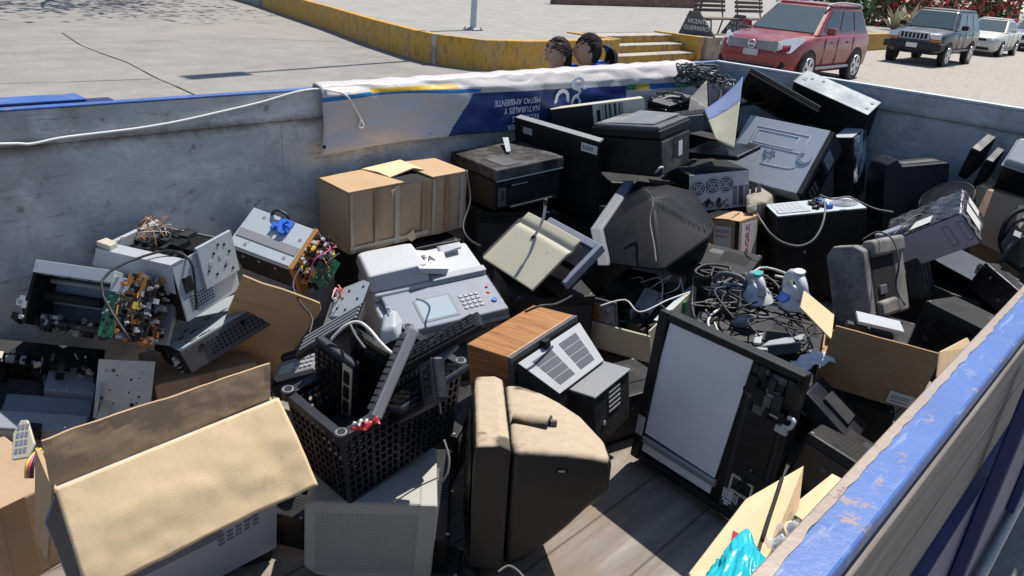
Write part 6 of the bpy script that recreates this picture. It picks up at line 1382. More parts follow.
# ------------------------------------------------------------------ right half of the pile
q = Fr('flatbed_scanner', 'big black scanner unit with white sheet standing on edge on the floor planks', 'scanner', 'scanner')
w, d, h = q.w/2, q.dp/2, q.h; y = -d
mb = MB(); mb.box((-w, -d+.02, 0), (w, d, h), 'black'); q.part('housing', mb, bevel=.008)
mb = MB()
mb.box((-w-.006, -d, -.004), (-w+.030, -d+.03, h+.006), 'black'); mb.box((-w+.03, -d, h-.018), (w+.006, -d+.03, h+.006), 'black'); mb.box((w-.012, -d, -.004), (w+.006, -d+.03, h-.018), 'black'); mb.box((-w+.03, -d, -.004), (w-.012, -d+.03, .022), 'black')
q.part('frame_rim', mb, bevel=.006, seg=3)
mb = MB(); mb.quad([(-.236, y+.012, .10), (.066, y+.012, .093), (.093, y+.012, .514), (-.212, y+.012, .508)], 'sheet', .005); q.part('white_sheet', mb)
mb = MB(); mb.box((-.24, y+.014, .030), (.062, y+.02, .060), 'sheet'); q.part('lower_sheet', mb, bevel=.002)
mb = MB(); mb.box((-.245, y+.006, .066), (.075, y+.02, .088), 'grey'); mb.box((-.245, y+.004, .082), (.075, y+.012, .089), 'lgrey'); mb.cyl((-.245, y+.01, .075), (.07, y+.01, .075), .004, 'chrome', n=8); q.part('carriage_rail', mb)
mb = MB(); mb.box((.10, y+.012, .02), (w-.014, y+.02, h-.03), 'char'); mb.box((.115, y+.006, .15), (w-.03, y+.012, .37), 'black'); holes(mb, 1, y+.0055, [(.14, .22), (.17, .25), (.21, .20), (.19, .31), (.15, .33)], .007); clutter(mb, (.11, y+.002, .38), (w-.02, y+.012, .50), 34, ['void', 'black', 'char', 'dgrey', 'void'], 31, .01, .05); q.part('electronics_bay', mb)
mb = MB(); mb.box((.150, y-.004, .395), (.215, y+.006, .445), 'void'); mb.box((.150, y-.008, .437), (.215, y+.004, .447), 'lgrey'); mb.box((.150, y-.008, .39), (.218, y+.004, .40), 'lgrey'); mb.box((.146, y-.008, .395), (.151, y+.004, .44), 'white'); mb.box((.165, y-.0085, .448), (.205, y, .462), 'grey'); q.part('connector_block', mb)
mb = MB(); mb.box((.125, y-.002, .145), (.20, y+.006, .15), 'beige'); mb.box((.125, y-.002, .095), (.20, y+.006, .10), 'beige'); mb.box((.125, y-.002, .1), (.13, y+.006, .145), 'beige'); mb.box((.195, y-.002, .1), (.20, y+.006, .145), 'beige'); q.part('vent_frame', mb)
mb = MB(); r = random.Random(5)
for i in range(12): mb.box((.105+i*.0045, y+.0105, .052), (.105+i*.0045+r.choice((.001, .002, .003)), y+.0115, .085), 'whiteink')
mb.box((.108, y+.0105, .042), (.14, y+.0115, .048), 'whiteink'); mb.box((.115, y+.0105, .032), (.13, y+.0115, .039), 'whiteink'); q.part('barcode_label', mb)
mb = MB(); mb.box((-w-.001, y-.001, .09), (-w+.028, y+.002, .16), 'paperd'); q.part('spec_label', mb)
mb = MB(); mb.hull([(w-.03, y-.01, h-.10), (w+.012, y-.01, h-.10), (w+.012, y+.03, h-.10), (w-.03, y+.03, h-.10), (w-.03, y-.008, h-.02), (w+.004, y-.008, h-.03), (w, y+.03, h-.02), (w-.03, y+.03, h-.015)], 'gloss'); q.part('corner_hinge', mb, bevel=.005)
mb = MB(); mb.tube([(w-.01, y-.01, h-.155), (w+.02, y-.03, h-.14), (w+.026, y-.03, h-.115), (w+.004, y-.02, h-.118)], .006, 'white', 7); mb.box((w-.03, y-.012, h-.18), (w+.006, y, h-.16), 'lgrey'); q.part('white_bracket', mb)
# lower black devices around the scanner
def blackbox(o, px, py, dims, label, name, cat, m='black', details=None, bevel=.008):
    """a device whose top plate starts at o; dims = along px, along py, downwards"""
    T = frame3(o, px, py) @ Matrix.Translation((dims[0]/2, dims[1]/2, -dims[2])); q = Fr(name, label, cat, mat=T, dims=dims); w, d, h = dims[0]/2, dims[1]/2, dims[2]
    mb = MB(); mb.box((-w, -d, 0), (w, d, h), m); q.part('case', mb, bevel=bevel)
    if details: details(q, w, d, h)
    return q
def lcd_back(q, w, d, h):
    mb = MB(); mb.box((-w*.5, -d*.5, h), (w*.5, d*.5, h+.012), 'char'); q.part('mount_plate', mb, bevel=.003)
    mb = MB(); [mb.box((-w*.85+.02*i, d*.7, h), (-w*.85+.02*i+.012, d*.85, h+.001), 'void') for i in range(int(w*1.7/.02))]; q.part('vents', mb)
SEED = [100]
def worn(q, w, d, h, front='gloss'):
    SEED[0] += 1; r = random.Random(SEED[0])
    mb = MB(); mb.box((-w*.92, -d-.003, h*.12), (w*.92, -d, h*.88), front); q.part('front_panel', mb, bevel=.002)
    mb = MB()
    for i in range(r.randint(4, 8)): x = r.uniform(-w*.8, w*.7); z = r.choice((.3, .5, .68)); mb.box((x, -d-.006, h*z), (x+r.uniform(.008, .03), -d-.003, h*z+min(.014, h*.12)), r.choice(('dgrey', 'char', 'grey', 'char')))
    mb.cyl((w*.7, -d-.003, h*.5), (w*.7, -d-.008, h*.5), min(.012, h*.2), 'char', n=12); q.part('controls', mb)
    mb = MB(); x0 = r.uniform(-w*.8, -w*.2); n_ = r.randint(6, 14); [mb.box((x0+.012*i, -d*.75, h), (x0+.012*i+.005, d*.2, h+.001), 'void') for i in range(n_) if x0+.012*i < w*.85]; q.part('vents', mb)
    mb = MB(); mb.box((w*.2, d*.25, h), (w*.2+min(.06, w*.6), d*.7, h+.001), r.choice(('dgrey', 'char', 'char'))); q.part('label', mb)
    for sx, sy in ((-.9, -.9), (.9, -.9), (.9, .9)): q.part('screw', MB().cyl((sx*w, sy*d, h), (sx*w, sy*d, h+.0015), .005, 'grey', n=8))
def panel_front(q, w, d, h): worn(q, w, d, h)
blackbox(W(806, 392, 2.25), W(846, 436, 2.2), W(822, 372, 2.45), (.20, .22, .05), 'dark flat monitor with pale corner half buried under the tan box', 'monitor', 'monitor', 'navy', lcd_back)
blackbox(W(745, 470, 2.2), W(822, 520, 2.1), W(800, 420, 2.4), (.28, .24, .12), 'black amplifier low on the floor behind the standing scanner', 'amplifier', 'amplifier', 'black', panel_front)
blackbox(W(808, 432, 2.15), W(868, 470, 2.05), W(826, 400, 2.4), (.20, .2, .25), 'black cabinet in deep shade below the tan box', 'speaker', 'speaker', 'black', panel_front)
blackbox(W(690, 330, 2.62), W(755, 352, 2.55), W(720, 305, 2.8), (.25, .16, .10), 'black router box half hidden by the scanner top', 'router', 'router', 'black', panel_front)
blackbox(W(748, 345, 2.65), W(808, 352, 2.6), W(765, 322, 2.8), (.22, .13, .04), 'flat black set top box below the steam irons', 'set_top_box', 'set top box', 'char', panel_front)
blackbox(W(730, 372, 2.5), W(806, 400, 2.4), W(775, 345, 2.75), (.30, .22, .16), 'black video recorder stacked low beside the scanner corner', 'video_recorder', 'video recorder', 'black', panel_front)
q = Fr('bracket_frame', 'pale grey angled plastic frame lying below the steam irons', 'bracket', mat=frame3(W(753, 345, 2.55), W(775, 347, 2.52), W(763, 330, 2.62)))
mb = MB(); mb.box((0, 0, 0), (.025, .07, .01), 'lgrey'); mb.quad([(.025, -.01, .004), (.15, .03, .008), (.16, .07, .02), (.05, .02, .012)], 'lgrey', .008); mb.box((-.01, -.03, -.01), (.05, -.015, .005), 'lgrey'); q.part('frame', mb, bevel=.003)
mb = MB(); mb.quad([(.04, -.02, -.03), (.15, .02, -.025), (.15, .03, .002), (.04, -.01, -.004)], 'dgrey', .006); q.part('dark_edge', mb)
q = Fr('plastic_bag', 'crumpled white plastic bag tucked beside the tan open box', 'plastic bag', mat=frame3(W(798, 372, 2.45), W(832, 362, 2.42), W(806, 352, 2.55)))
def bag(u, v):
    a = (u-.5)*2; b = (v-.5)*2; r = math.sqrt(a*a+b*b)
    return (.055+.065*a, .03+.045*b, .035*math.exp(-r*r*1.2)+.008*math.sin(a*9+b*5)*math.cos(b*7))
mb = MB(); mb.grid(bag, 24, 18, 'sheet'); q.part('bag_film', mb, solid=.001)
# tan open cardboard box
q = Fr('cardboard_box', 'tan open cardboard box with small white label and flaps sticking out', 'cardboard box', 'tanbox')
w, d, h = q.w/2, q.dp/2, q.h; t = .005
M['cardtan'] = cardboard('plain_tan_cardboard', (.40, .265, .15), 0)
mb = MB(); mb.box((-w, -d, 0), (w, -d+t, h), 'cardtan'); q.part('front_wall', mb, crumple=(.010, 'Y'))
mb = MB(); mb.box((-w, d-t, 0), (w, d, h*.22), 'cardtan'); q.part('back_wall', mb)
for s in (-1, 1):
    mb = MB(); mb.box((s*w-(t if s > 0 else 0), -d+t, 0), (s*w+(t if s < 0 else 0), d-t, h*.21), 'cardtan'); q.part('side_wall', mb)
mb = MB(); mb.box((-w+t, -d+t, 0), (w-t, d-t, t), 'cardtan'); q.part('bottom', mb)
mb = MB(); mb.quad([(-w+.002, -d+.006, h*.76), (-w, d*.1, h*.78), (-w-.115, d*.05, h*1.06), (-w-.115, -d+.04, h*1.03)], 'cardlit', .005); q.part('side_flap', mb)
mb = MB(); Ti = q.T.inverted(); mb.quad([Ti @ W(936, 377, 2.19), Ti @ W(939, 352, 2.22), Ti @ W(966, 338, 2.34), Ti @ W(971, 347, 2.34)], 'cardlit', .005); q.part('side_flap', mb)
mb = MB(); mb.box((-w+.003, -d-.0012, h*.735), (w-.003, -d-.0002, h*.75), 'carddk'); q.part('fold_line', mb)
mb = MB(); mb.box((w*.42, -d-.0054, h*.05), (w*.90, -d-.0002, h*.24), 'paper'); [mb.box((w*.48+.006*i, -d-.006, h*.13), (w*.48+.006*i+.003, -d-.0054, h*.20), 'greyink') for i in range(9)]; mb.box((w*.48, -d-.006, h*.085), (w*.8, -d-.0054, h*.105), 'greyink'); q.part('white_label', mb)
q2 = Fr('drive_plate', 'pale grey flat plate inside the tan open box', 'plate', mat=q.T @ place(-.02, .0, h*.86, 4, -12), dims=(.14, .1, .02)); mb = MB(); mb.box((-.07, -.05, 0), (.07, .05, .012), 'lgrey'); q2.part('plate', mb, bevel=.003); mb = MB(); clutter(mb, (-.07, -.05, -.10), (.06, .05, -.045), 20, ['char', 'black', 'dgrey', 'void'], 41, .03, .07); q2.part('mechanism', mb)
# steam irons
def iron(o, px, py, label, tip, accent, s=1.0):
    q = Fr('steam_iron', label, 'steam iron', mat=frame3(o, px, py), group='steam irons on the cable heap')
    def prof(u, v):
        a = u*2*math.pi; z = v; rr = (1-.30*v-.2*v*v)*(1.0 if v < .96 else .6)
        L = .064*rr*s; Wd = .050*rr*s
        return (Wd*math.cos(a)*(1-.25*math.sin(a)), L*math.sin(a)*1.25+.01*z, (z*.07-.012*z*z)*s)
    mb = MB(); mb.grid(prof, 24, 10, 'white'); mb.add([prof(i/24, 1) for i in range(24)], [tuple(range(24))], 'white'); q.part('shell', mb)
    mb = MB(); mb.tube([(0, -.060*s, .035*s), (0, -.060*s, .070*s), (0, -.03*s, .096*s), (0, .02*s, .096*s), (0, .055*s, .070*s), (0, .06*s, .035*s)], .017*s, 'white', 10, 5); q.part('handle', mb)
    mb = MB(); [(lambda m_: q.part('accent_panel', m_, bevel=.004))(MB().hull([(sx*x_*s, yy*s, zz*s) for x_, yy, zz in ((.034, -.05, .012), (.030, -.045, .045), (.028, .03, .045), (.034, .04, .012), (.050, -.028, .016), (.050, .025, .016), (.041, -.01, .045))], accent)) for sx in (-1, 1)]; mb = MB()
    mb = MB(); mb.cyl((0, -.03*s, .105*s), (0, -.034*s, .118*s), .018*s, tip, n=12); q.part('spray_button', mb, bevel=.002)
    mb = MB(); mb.prism([(x*s*1.05, yy*s*1.05) for x, yy in ((-.038, -.05), (.038, -.05), (.042, 0), (.028, .045), (0, .075), (-.028, .045), (-.042, 0))], -.012, -.001, 2, 'zincd'); q.part('sole_plate', mb, bevel=.002)
    return q
M['teal'] = flat('teal_plastic', (.03, .38, .36), .35)
iron(W(757, 300, 2.72), W(776, 297, 2.72), W(763, 292, 2.80), 'white steam iron with teal button standing in the cable heap', 'teal', 'lgrey', .95)
iron(W(794, 305, 2.70), W(812, 304, 2.70), W(797, 297, 2.80), 'white steam iron with bright blue side panels', 'white', 'blue', 1.15)
q = Fr('hair_dryer', 'grey hand mixer shape lying in the cables beside the irons', 'hand mixer', mat=frame3(W(706, 296, 2.85), W(745, 300, 2.75), W(712, 285, 2.95)))
mb = MB(); mb.hull([(0, 0, 0), (.16, .0, 0), (.17, .05, 0), (0, .06, 0), (.02, .01, .05), (.12, .01, .06), (.14, .045, .045), (.02, .05, .045)], 'grey'); q.part('housing', mb, bevel=.012, seg=3); mb = MB(); mb.tube([(.02, .03, .05), (.06, .03, .085), (.13, .03, .075), (.15, .03, .04)], .011, 'dgrey', 8); q.part('handle', mb)
q = Fr('power_supply', 'small dusty grey adapter lying in front of the irons', 'power adapter', mat=frame3(W(730, 322, 2.68), W(748, 322, 2.64), W(738, 308, 2.74)))
mb = MB(); mb.box((0, 0, -.03), (.07, .05, 0), 'grey'); q.part('case', mb, bevel=.008, seg=3); mb = MB(); mb.box((.02, .01, .0), (.05, .035, .001), 'paperd'); q.part('label', mb)
rr = random.Random(77)
def heap(label, c, spread, n, mats, rad, seed, group='cable tangles'):
    r = random.Random(seed); e = empty('cable_bundle', Matrix.Translation(c), label, 'cables', group)
    for k in range(n):
        pts = []; p = Vector((r.uniform(-1, 1), r.uniform(-1, 1), r.uniform(-.2, .4)))
        for i in range(7):
            p = p*.55+Vector((r.uniform(-1, 1), r.uniform(-1, 1), r.uniform(-.5, .9)))*.75; pts.append((p.x*spread[0], p.y*spread[1], p.z*spread[2]))
        mb = MB(); mb.tube(pts, rad*r.uniform(.7, 1.2), r.choice(mats), 6, 5); mb.build('cable', e)
    return e
heap('tangle of black and pale cables around the steam irons', W(742, 305, 2.74), (.19, .14, .05), 9, ['cable', 'cable', 'cable', 'cableg', 'cablew'], .0036, 1)
heap('black cable heap behind the steam irons', W(720, 288, 2.88), (.14, .10, .05), 9, ['cable'], .005, 2)
heap('knotted silver and black cables in the far corner of the bed', W(698, 80, 4.55), (.07, .12, .10), 22, ['cable', 'cableg', 'cable', 'zincd', 'cablew', 'cable'], .0055, 3)
heap('loose black cables drooping along the far end wall', W(714, 82, 4.66), (.04, .13, .05), 9, ['cable', 'cable', 'zincd', 'cable'], .005, 5)
heap('black wires strewn below the blue iron', W(790, 325, 2.62), (.14, .12, .04), 6, ['cable'], .003, 4)
cable('black cord arching high over the irons', [W(725, 330, 2.7), W(722, 300, 2.75), W(735, 283, 2.8), (W(757, 274, 2.8)), W(775, 283, 2.76), W(784, 300, 2.7), W(789, 316, 2.66)], .005, 'cable')
cable('white cord looping down beside the scanner top', [W(775, 276, 2.85), W(800, 280, 2.85), W(760, 268, 2.9), W(735, 300, 2.8), W(715, 312, 2.72), W(708, 322, 2.66), W(713, 336, 2.6), W(718, 342, 2.58)], .005, 'cablew')
cable('pale cord hanging straight by the scanner top edge', [W(706, 310, 2.75), W(714, 322, 2.68), W(720, 338, 2.6), W(723, 346, 2.55)], .004, 'cablew')
cable('black cord hooked beside the open beige case', [W(694, 275, 2.9), W(692, 300, 2.85), W(695, 318, 2.75), W(706, 325, 2.68), W(716, 318, 2.68)], .005, 'cable')
# tool cases
q = Fr('tool_case', 'dusty grey moulded tool case standing on end with carrying handle', 'tool case', 'toolcase')
w, d, h = q.w/2, q.dp/2, q.h*1.2
M['case'] = plastic('dusty_grey_case', (.12, .117, .115), .55, .8, (.34, .32, .29), 7)
mb = MB(); mb.prism([(-w, .03), (-w*.75, -.01), (w*.9, -.03), (w, .0), (w, h*.92), (w*.55, h), (-w*.55, h*1.02), (-w, h*.90)], -d, -d*.72, 1, 'case'); q.part('shell_half', mb, bevel=.01, seg=3)
mb = MB(); mb.box((-w*.9, -d*.72, .02), (w*.96, d*.40, h*.90), 'case'); q.part('body', mb, bevel=.012, seg=3)
mb = MB(); mb.prism([(-w*.95, .0), (w, -.02), (w, h*.9), (w*.5, h*1.0), (-w*.9, h*.95)], d*.45, d, 1, 'case'); q.part('shell_half', mb, bevel=.012, seg=3)
mb = MB(); mb.box((w*.9, -d*.66, h*.05), (w*.985, d*.40, h*.88), 'void'); q.part('handle_recess', mb)
mb = MB(); mb.box((w*.6, -d*.68, h*.80), (w*1.25, d*.95, h*1.04), 'case'); mb.box((w*.9, -d*.66, -.01), (w*1.3, d*.2, h*.20), 'case'); q.part('carrying_handle', mb, bevel=.016, seg=3)
mb = MB(); mb.box((w*1.0, -d*.45, h*.28), (w*1.12, -d*.15, h*.40), 'chrome'); q.part('latch', mb, bevel=.002)
q = Fr('tool_case', 'narrow black ribbed case standing beside the dusty grey one', 'tool case', 'slimcase')
w, d, h = q.w/2, q.dp/2, q.h
mb = MB(); mb.box((-w, -d*1.3, -.02), (w, -d*.05, h), 'char'); q.part('shell_half', mb, bevel=.008, seg=3); mb = MB(); mb.box((-w, .0, -.02), (w, d*1.0, h*.985), 'char'); q.part('shell_half', mb, bevel=.008, seg=3)
mb = MB(); [mb.box((w, -d*.9+.04*i, h*.08), (w+.003, -d*.9+.04*i+.012, h*.9), 'dgrey') for i in range(3)]; mb.cyl((w, d*.5, h*.75), (w+.006, d*.5, h*.75), .007, 'void', n=8); q.part('ribs', mb)
# low tower with pale top
q = Fr('computer_case', 'black tower leaning low by the bed side with sunlit pale blue edge', 'computer case', 'lowtower')
w, d, h = q.w/2, q.dp/2, q.h
mb = MB(); mb.box((-w, -d, 0), (w, d, h-.003), 'black'); q.part('case', mb, bevel=.003)
mb = MB(); mb.box((-w, -d-.001, h-.0028), (w, d+.001, h), 'panelg'); q.part('top_cover', mb)
mb = MB(); mb.box((w*.1, d*.2, h), (w*.95, d*.6, h+.01), 'black'); [mb.box((w*.5+.02*i, d*.3, h+.01), (w*.5+.02*i+.012, d*.5, h+.012), 'lgrey') for i in range(4)]; q.part('front_slot', mb)
# wrapped box
q = Fr('toner_box', 'lavender grey toner box in torn shiny plastic wrap beside the round lid', 'box', 'wrapbox')
w, d, h = q.w/2, q.dp/2, q.h
M['lav'] = flat('lavender_card', (.40, .38, .45), .5); M['foil'] = plastic('wrinkled_dark_film', (.03, .03, .034), .12, .5, (.42, .41, .40), 9)
mb = MB(); mb.box((-w, -d, 0), (w, d, h-.003), 'lav'); q.part('carton', mb, bevel=.003)
mb = MB(); mb.grid(lambda u, v: (-w+2*w*u, -d+2*d*v, h+.003+.0025*math.sin(u*21+v*9)*math.sin(v*13+u*5)+.002*math.sin(u*47+v*31)), 40, 24, 'foil'); mb.grid(lambda u, v: (w+.005+.003*math.sin(u*12+v*17), -d+2*d*u, h*v), 16, 16, 'foil'); q.part('plastic_wrap', mb, solid=.001)
mb = MB(); mb.quad([(-w*.3, -d*.85, h+.010), (w*.25, -d*.85, h+.010), (w*.3, -d*.35, h+.010), (-w*.15, -d*.35, h+.010)], 'paper', .001); q.part('label', mb); mb = MB(); mb.box((w+.010, -d*.5, h*.18), (w+.011, d*.15, h*.85), 'paper'); q.part('label', mb); mb = MB(); mb.box((w+.010, d*.35, h*.3), (w+.011, d*.8, h*.8), 'paper'); q.part('label', mb)
mb = MB()
for x in (w*.42, w*.80): mb.box((x-.0, -d-.0015, h*.18+.0), (x+.03, -d-.0003, h*.82), 'greyink'); mb.box((x+.004, -d-.002, h*.22), (x+.026, -d-.0015, h*.78), 'lav')
q.part('printed_frames', mb)
# black moulded hood (tv back) and round lid
q = Fr('television', 'black television shell with stepped top against the end wall', 'television', 'blackcrt2')
w, d, h = q.w/2, q.dp/2, q.h
mb = MB(); mb.prism([(-w, -.1), (w, -.1), (w, h*.97), (w*.95, h), (-w*.45, h*1.0), (-w*.62, h*1.16), (-w*.92, h*1.06), (-w, h*.95)], -d, d*.3, 1, 'navy'); q.part('front_shell', mb, bevel=.018, seg=3)
mb = MB(); mb.box((-w*.9, d*.3, -.1), (w*.9, d, h*.9), 'navy', taper=(.9, .8)); q.part('rear_shell', mb, bevel=.015, seg=3)
mb = MB(); mb.box((-w*.30, -d*.6, h*.99), (w*.85, -d*.2, h*1.015), 'dgrey'); q.part('carry_grip', mb, bevel=.006); mb = MB(); mb.box((-w*.68, -d*.5, h*1.12), (-w*.58, -d*.3, h*1.155), 'void'); q.part('top_button', mb)
q = Fr('bin_lid', 'round glossy black lid leaning between the television shell and the toner box', 'lid', mat=frame3(W(926, 214, 3.9), W(968, 200, 3.8), W(936, 178, 4.05)))
mb = MB(); mb.cyl((.11, .08, -.02), (.11, .08, 0), .135, 'gloss', .125, 40); mb.tube([(.11+.131*math.cos(a), .08+.131*math.sin(a), -.01) for a in [i*math.pi/20 for i in range(41)]], .006, 'black', 8, 1); q.part('lid_disc', mb); 
# tower in clear bag behind silver tower
q = Fr('computer_case', 'black tower with clear crinkled plastic over its edge by the end wall', 'computer case', 'baggedtower')
w, d, h = q.w/2, q.dp/2, q.h
mb = MB(); mb.box((-w, -d, -.1), (w, d, h), 'black'); q.part('case', mb, bevel=.004); mb = MB(); mb.box((-w, -d, h), (w, d, h+.003), 'lgrey'); q.part('top_cover', mb)
mb = MB(); mb.grid(lambda u, v: (w+.006+.012*math.sin(v*7+u*4)*math.sin(u*9), -d+.02+(2*d-.02)*u*(1-.25*v), h-h*.95*v), 24, 24, 'film'); q.part('plastic_film', mb)
# upper tower with silver plate
q = Fr('computer_case', 'black tower at the top of the heap with bright silver rear plate upwards', 'computer case', 'toptower')
w, d, h = q.w/2, q.dp/2, q.h
mb = MB(); mb.box((-w, -d, -.06), (w, d, h-.004), 'black'); q.part('case', mb, bevel=.004); mb = MB(); mb.box((-w+.002, -d-.001, h-.0038), (w, d+.02, h), 'plate'); q.part('rear_plate', mb, bevel=.002)
mb = MB(); mb.box((-w*.9, -d*.2, h), (-w*.8, d*.2, h+.002), 'greyink'); q.part('slot', mb)
for x, y_ in ((-w*.72, d*.5), (-w*.45, d*.8), (w*.86, -d*.2), (w*.86, d*.7)): q.part('screw', MB().cyl((x, y_, h), (x, y_, h+.003), .010, 'greyink', n=12))
mb = MB(); mb.box((-w-.004, -d, h*.1), (-w, d, h), 'lgrey'); q.part('end_trim', mb)
# dark display panels like a tent
q = Fr('monitor', 'black flat monitor tilted like a tent roof against the end wall', 'monitor', 'lcda')
w, d, h = q.w/2, q.dp/2, q.h
mb = MB(); mb.box((-w, -d, 0), (w, d, h), 'black'); q.part('housing', mb, bevel=.006); mb = MB(); mb.box((-w*.92, -d-.002, h*.08), (w*.92, -d, h*.93), 'gloss'); q.part('screen', mb); mb = MB(); mb.box((-w, -d-.01, h-.018), (w, -d, h), 'char'); mb.box((-w, -d-.01, 0), (w, -d, .018), 'char'); q.part('bezel', mb, bevel=.003)
q = Fr('laptop', 'black folded laptop sticking out under the tilted monitor', 'laptop', 'lcdb')
w, d, h = q.w/2, q.dp/2, q.h
mb = MB(); mb.box((-w, -d*1.2, 0), (w, d, h*.5), 'gloss'); q.part('base', mb, bevel=.004)
mb = MB(); mb.quad([(w, -d, h*.5), (w, d, h*.5), (w+.16, d, -.11), (w+.16, -d, -.11)], 'char', .014); q.part('lid', mb, bevel=.003); mb = MB(); mb.box((w-.03, -d-.03, -.01), (w-.005, -d-.0, .005), 'lgrey'); q.part('hinge', mb)
# curved poster and grey box near the corner
M['dullcream'] = plastic('dull_cream_print', (.30, .30, .23), .6, .3, (.24, .22, .17), 6, .2); M['dullblue'] = plastic('dull_blue_print', (.13, .18, .34), .6, .3, (.30, .32, .36), 6, .2)
a, b, c_, d_ = W(702, 112, 4.15), W(716, 138, 3.98), W(738, 130, 3.95), W(745, 76, 4.35)
q = Fr('curved_panel', 'curved panel printed blue and cream rising beside the tilted monitor', 'panel', mat=Matrix.Translation(W(716, 134, 4.02)))
def cp(u, v):
    p = W(704, 110, 4.2).lerp(W(743, 77, 4.38), v); r_ = W(716, 140, 3.98).lerp(W(734, 150, 3.9), v); k = p.lerp(r_, u); bow = math.sin(math.pi*v)*.018*(1-u)
    return tuple(k-Vector(q.e.location)-Vector((0, 0, bow)))
mb = MB(); mb.grid(lambda u, v: cp(.36+.64*v, u), 20, 10, 'dullcream'); q.part('panel_sheet', mb, solid=.006)
mb = MB(); mb.grid(lambda u, v: cp(.36*v, u), 20, 6, 'dullblue'); q.part('blue_band', mb, solid=.006)
c = W(706, 112, 4.35); e = hullthing('cabinet', 'pointed grey metal cabinet corner rising in front of the corner cables', 'cabinet', c)
mb = MB(); mb.hull([W(690, 98, 4.35), W(707, 79, 4.45), W(709, 110, 4.3), W(688, 112, 4.3), W(722, 90, 4.55), W(722, 112, 4.5), W(700, 112, 4.55)], 'dgrey'); wp(e, mb, 'shell', bevel=.003)
mb = MB(); mb.hull([W(708, 80, 4.43), W(721, 90, 4.53), W(716, 112, 4.4), W(709, 112, 4.28), W(714, 96, 4.52)], 'navy'); wp(e, mb, 'dark_side')
blackbox(W(716, 81, 4.62), W(731, 84, 4.6), W(718, 78, 4.75), (.11, .1, .04), 'small off-white box by the loose cables at the end wall', 'power_strip', 'power strip', 'white')
# far right devices
def slab_(key, T, dims, label):
    q = Fr('speaker', label, 'speaker', mat=T, dims=dims, group='black slim speakers by the end wall'); w, d, h = dims[0]/2, dims[1]/2, dims[2]
    mb = MB(); mb.box((-w, -d, 0), (w, d, h), 'black'); q.part('cabinet', mb, bevel=.006); mb = MB(); mb.box((-w+.004, -d+.006, h), (w-.004, d-.006, h+.003), 'dgrey'); q.part('top_plate', mb)
    mb = MB(); mb.box((-w*.8, -d-.003, h*.1), (w*.8, -d, h*.8), 'void'); q.part('grille', mb); return q
R3 = Matrix(FIT['slabone'][2]); tt = Vector(FIT['slabone'][1])+Vector((0, 0, CAMH)); Ts = Matrix.Translation(tt-R3 @ Vector((0, 0, .097))) @ R3.to_4x4()
slab_(0, Ts, (.05, .17, .20), 'slim black speaker with pale top leaning by the end wall'); slab_(0, Ts @ place(.085, -.03, -.005, 3), (.04, .14, .19), 'second slim black speaker tucked behind the pale-topped one')
q = Fr('paper_shredder', 'black box with grey lid at the edge of the heap by the end wall', 'shredder', 'blackcube')
w, d, h = q.w/2, q.dp/2, q.h
mb = MB(); mb.box((-w, -d, -.05), (w, d, h*.86), 'black', taper=(1.06, 1.04)); q.part('bin', mb, bevel=.006); mb = MB(); mb.box((-w*1.12, -d*1.1, h*.88), (w*1.1, d*1.08, h*1.05), 'lgrey', taper=(.9, .9)); q.part('lid', mb, bevel=.012, seg=3); mb = MB(); mb.box((-w*1.13, -d*1.12, h*.865), (w*1.11, d*1.1, h*.885), 'white'); q.part('rim', mb)
blackbox(W(1000, 150, 4.3), W(1010, 158, 4.2), W(1010, 144, 4.45), (.06, .12, .12), 'small dark grey module between the speakers and the lidded black box', 'module', 'module', 'dgrey', panel_front)
c = W(990, 215, 3.95); e = hullthing('cardboard_box', 'brown cardboard carton with bright torn corner below the lidded black box', 'cardboard box', c)
mb = MB(); mb.hull([W(976, 186, 4.0), W(1024, 200, 3.85), W(1034, 196, 4.15), W(985, 180, 4.25), W(974, 240, 3.9), W(1016, 262, 3.75), W(1030, 250, 4.1), W(985, 240, 4.2)], 'carddk'); wp(e, mb, 'carton', bevel=.004)
mb = MB(); mb.hull([W(979, 186, 3.985), W(990, 177, 4.2), W(997, 183, 4.1), W(988, 191, 3.96)], 'cardlit'); wp(e, mb, 'torn_corner')
c = W(1012, 235, 3.7); e = hullthing('equipment_bag', 'black nylon bag with straps and buckle slumped at the bed side', 'bag', c)
r = random.Random(12)
mb = MB(); mb.hull([W(1003, 222, 3.7), W(1018, 203, 3.75), W(1040, 200, 3.7), W(1045, 270, 3.5), W(1020, 276, 3.5), W(1002, 262, 3.55), W(996, 244, 3.6), W(1020, 225, 3.55), W(1040, 240, 3.9), W(1015, 235, 3.95)], 'black'); wp(e, mb, 'bag_body', bevel=.03, seg=3)
mb = MB(); mb.tube([W(1000, 240, 3.6), W(1006, 222, 3.6), W(1016, 212, 3.6), W(1030, 208, 3.6)], .012, 'void', 8); mb.tube([W(1000, 262, 3.55), W(1008, 250, 3.52), W(1018, 240, 3.52), W(1030, 236, 3.5)], .010, 'dgrey', 8); wp(e, mb, 'strap')
mb = MB(); mb.hull([W(1015, 230, 3.5), W(1022, 233, 3.5), W(1020, 238, 3.48), W(1013, 235, 3.48), W(1017, 234, 3.55)], 'lgrey'); wp(e, mb, 'buckle')
blackbox(W(985, 262, 3.5), W(1018, 290, 3.35), W(996, 254, 3.62), (.24, .10, .14), 'long black device with pale buttons along the bed side', 'disc_player', 'disc player', 'navy', panel_front)
blackbox(W(925, 300, 3.0), W(985, 330, 2.8), W(950, 285, 3.2), (.30, .2, .3), 'cabinet painted near-black as shade between the tool case and the bed side', 'subwoofer', 'subwoofer', 'void', panel_front)  # shade put into the colour: near-black even where the sun reaches
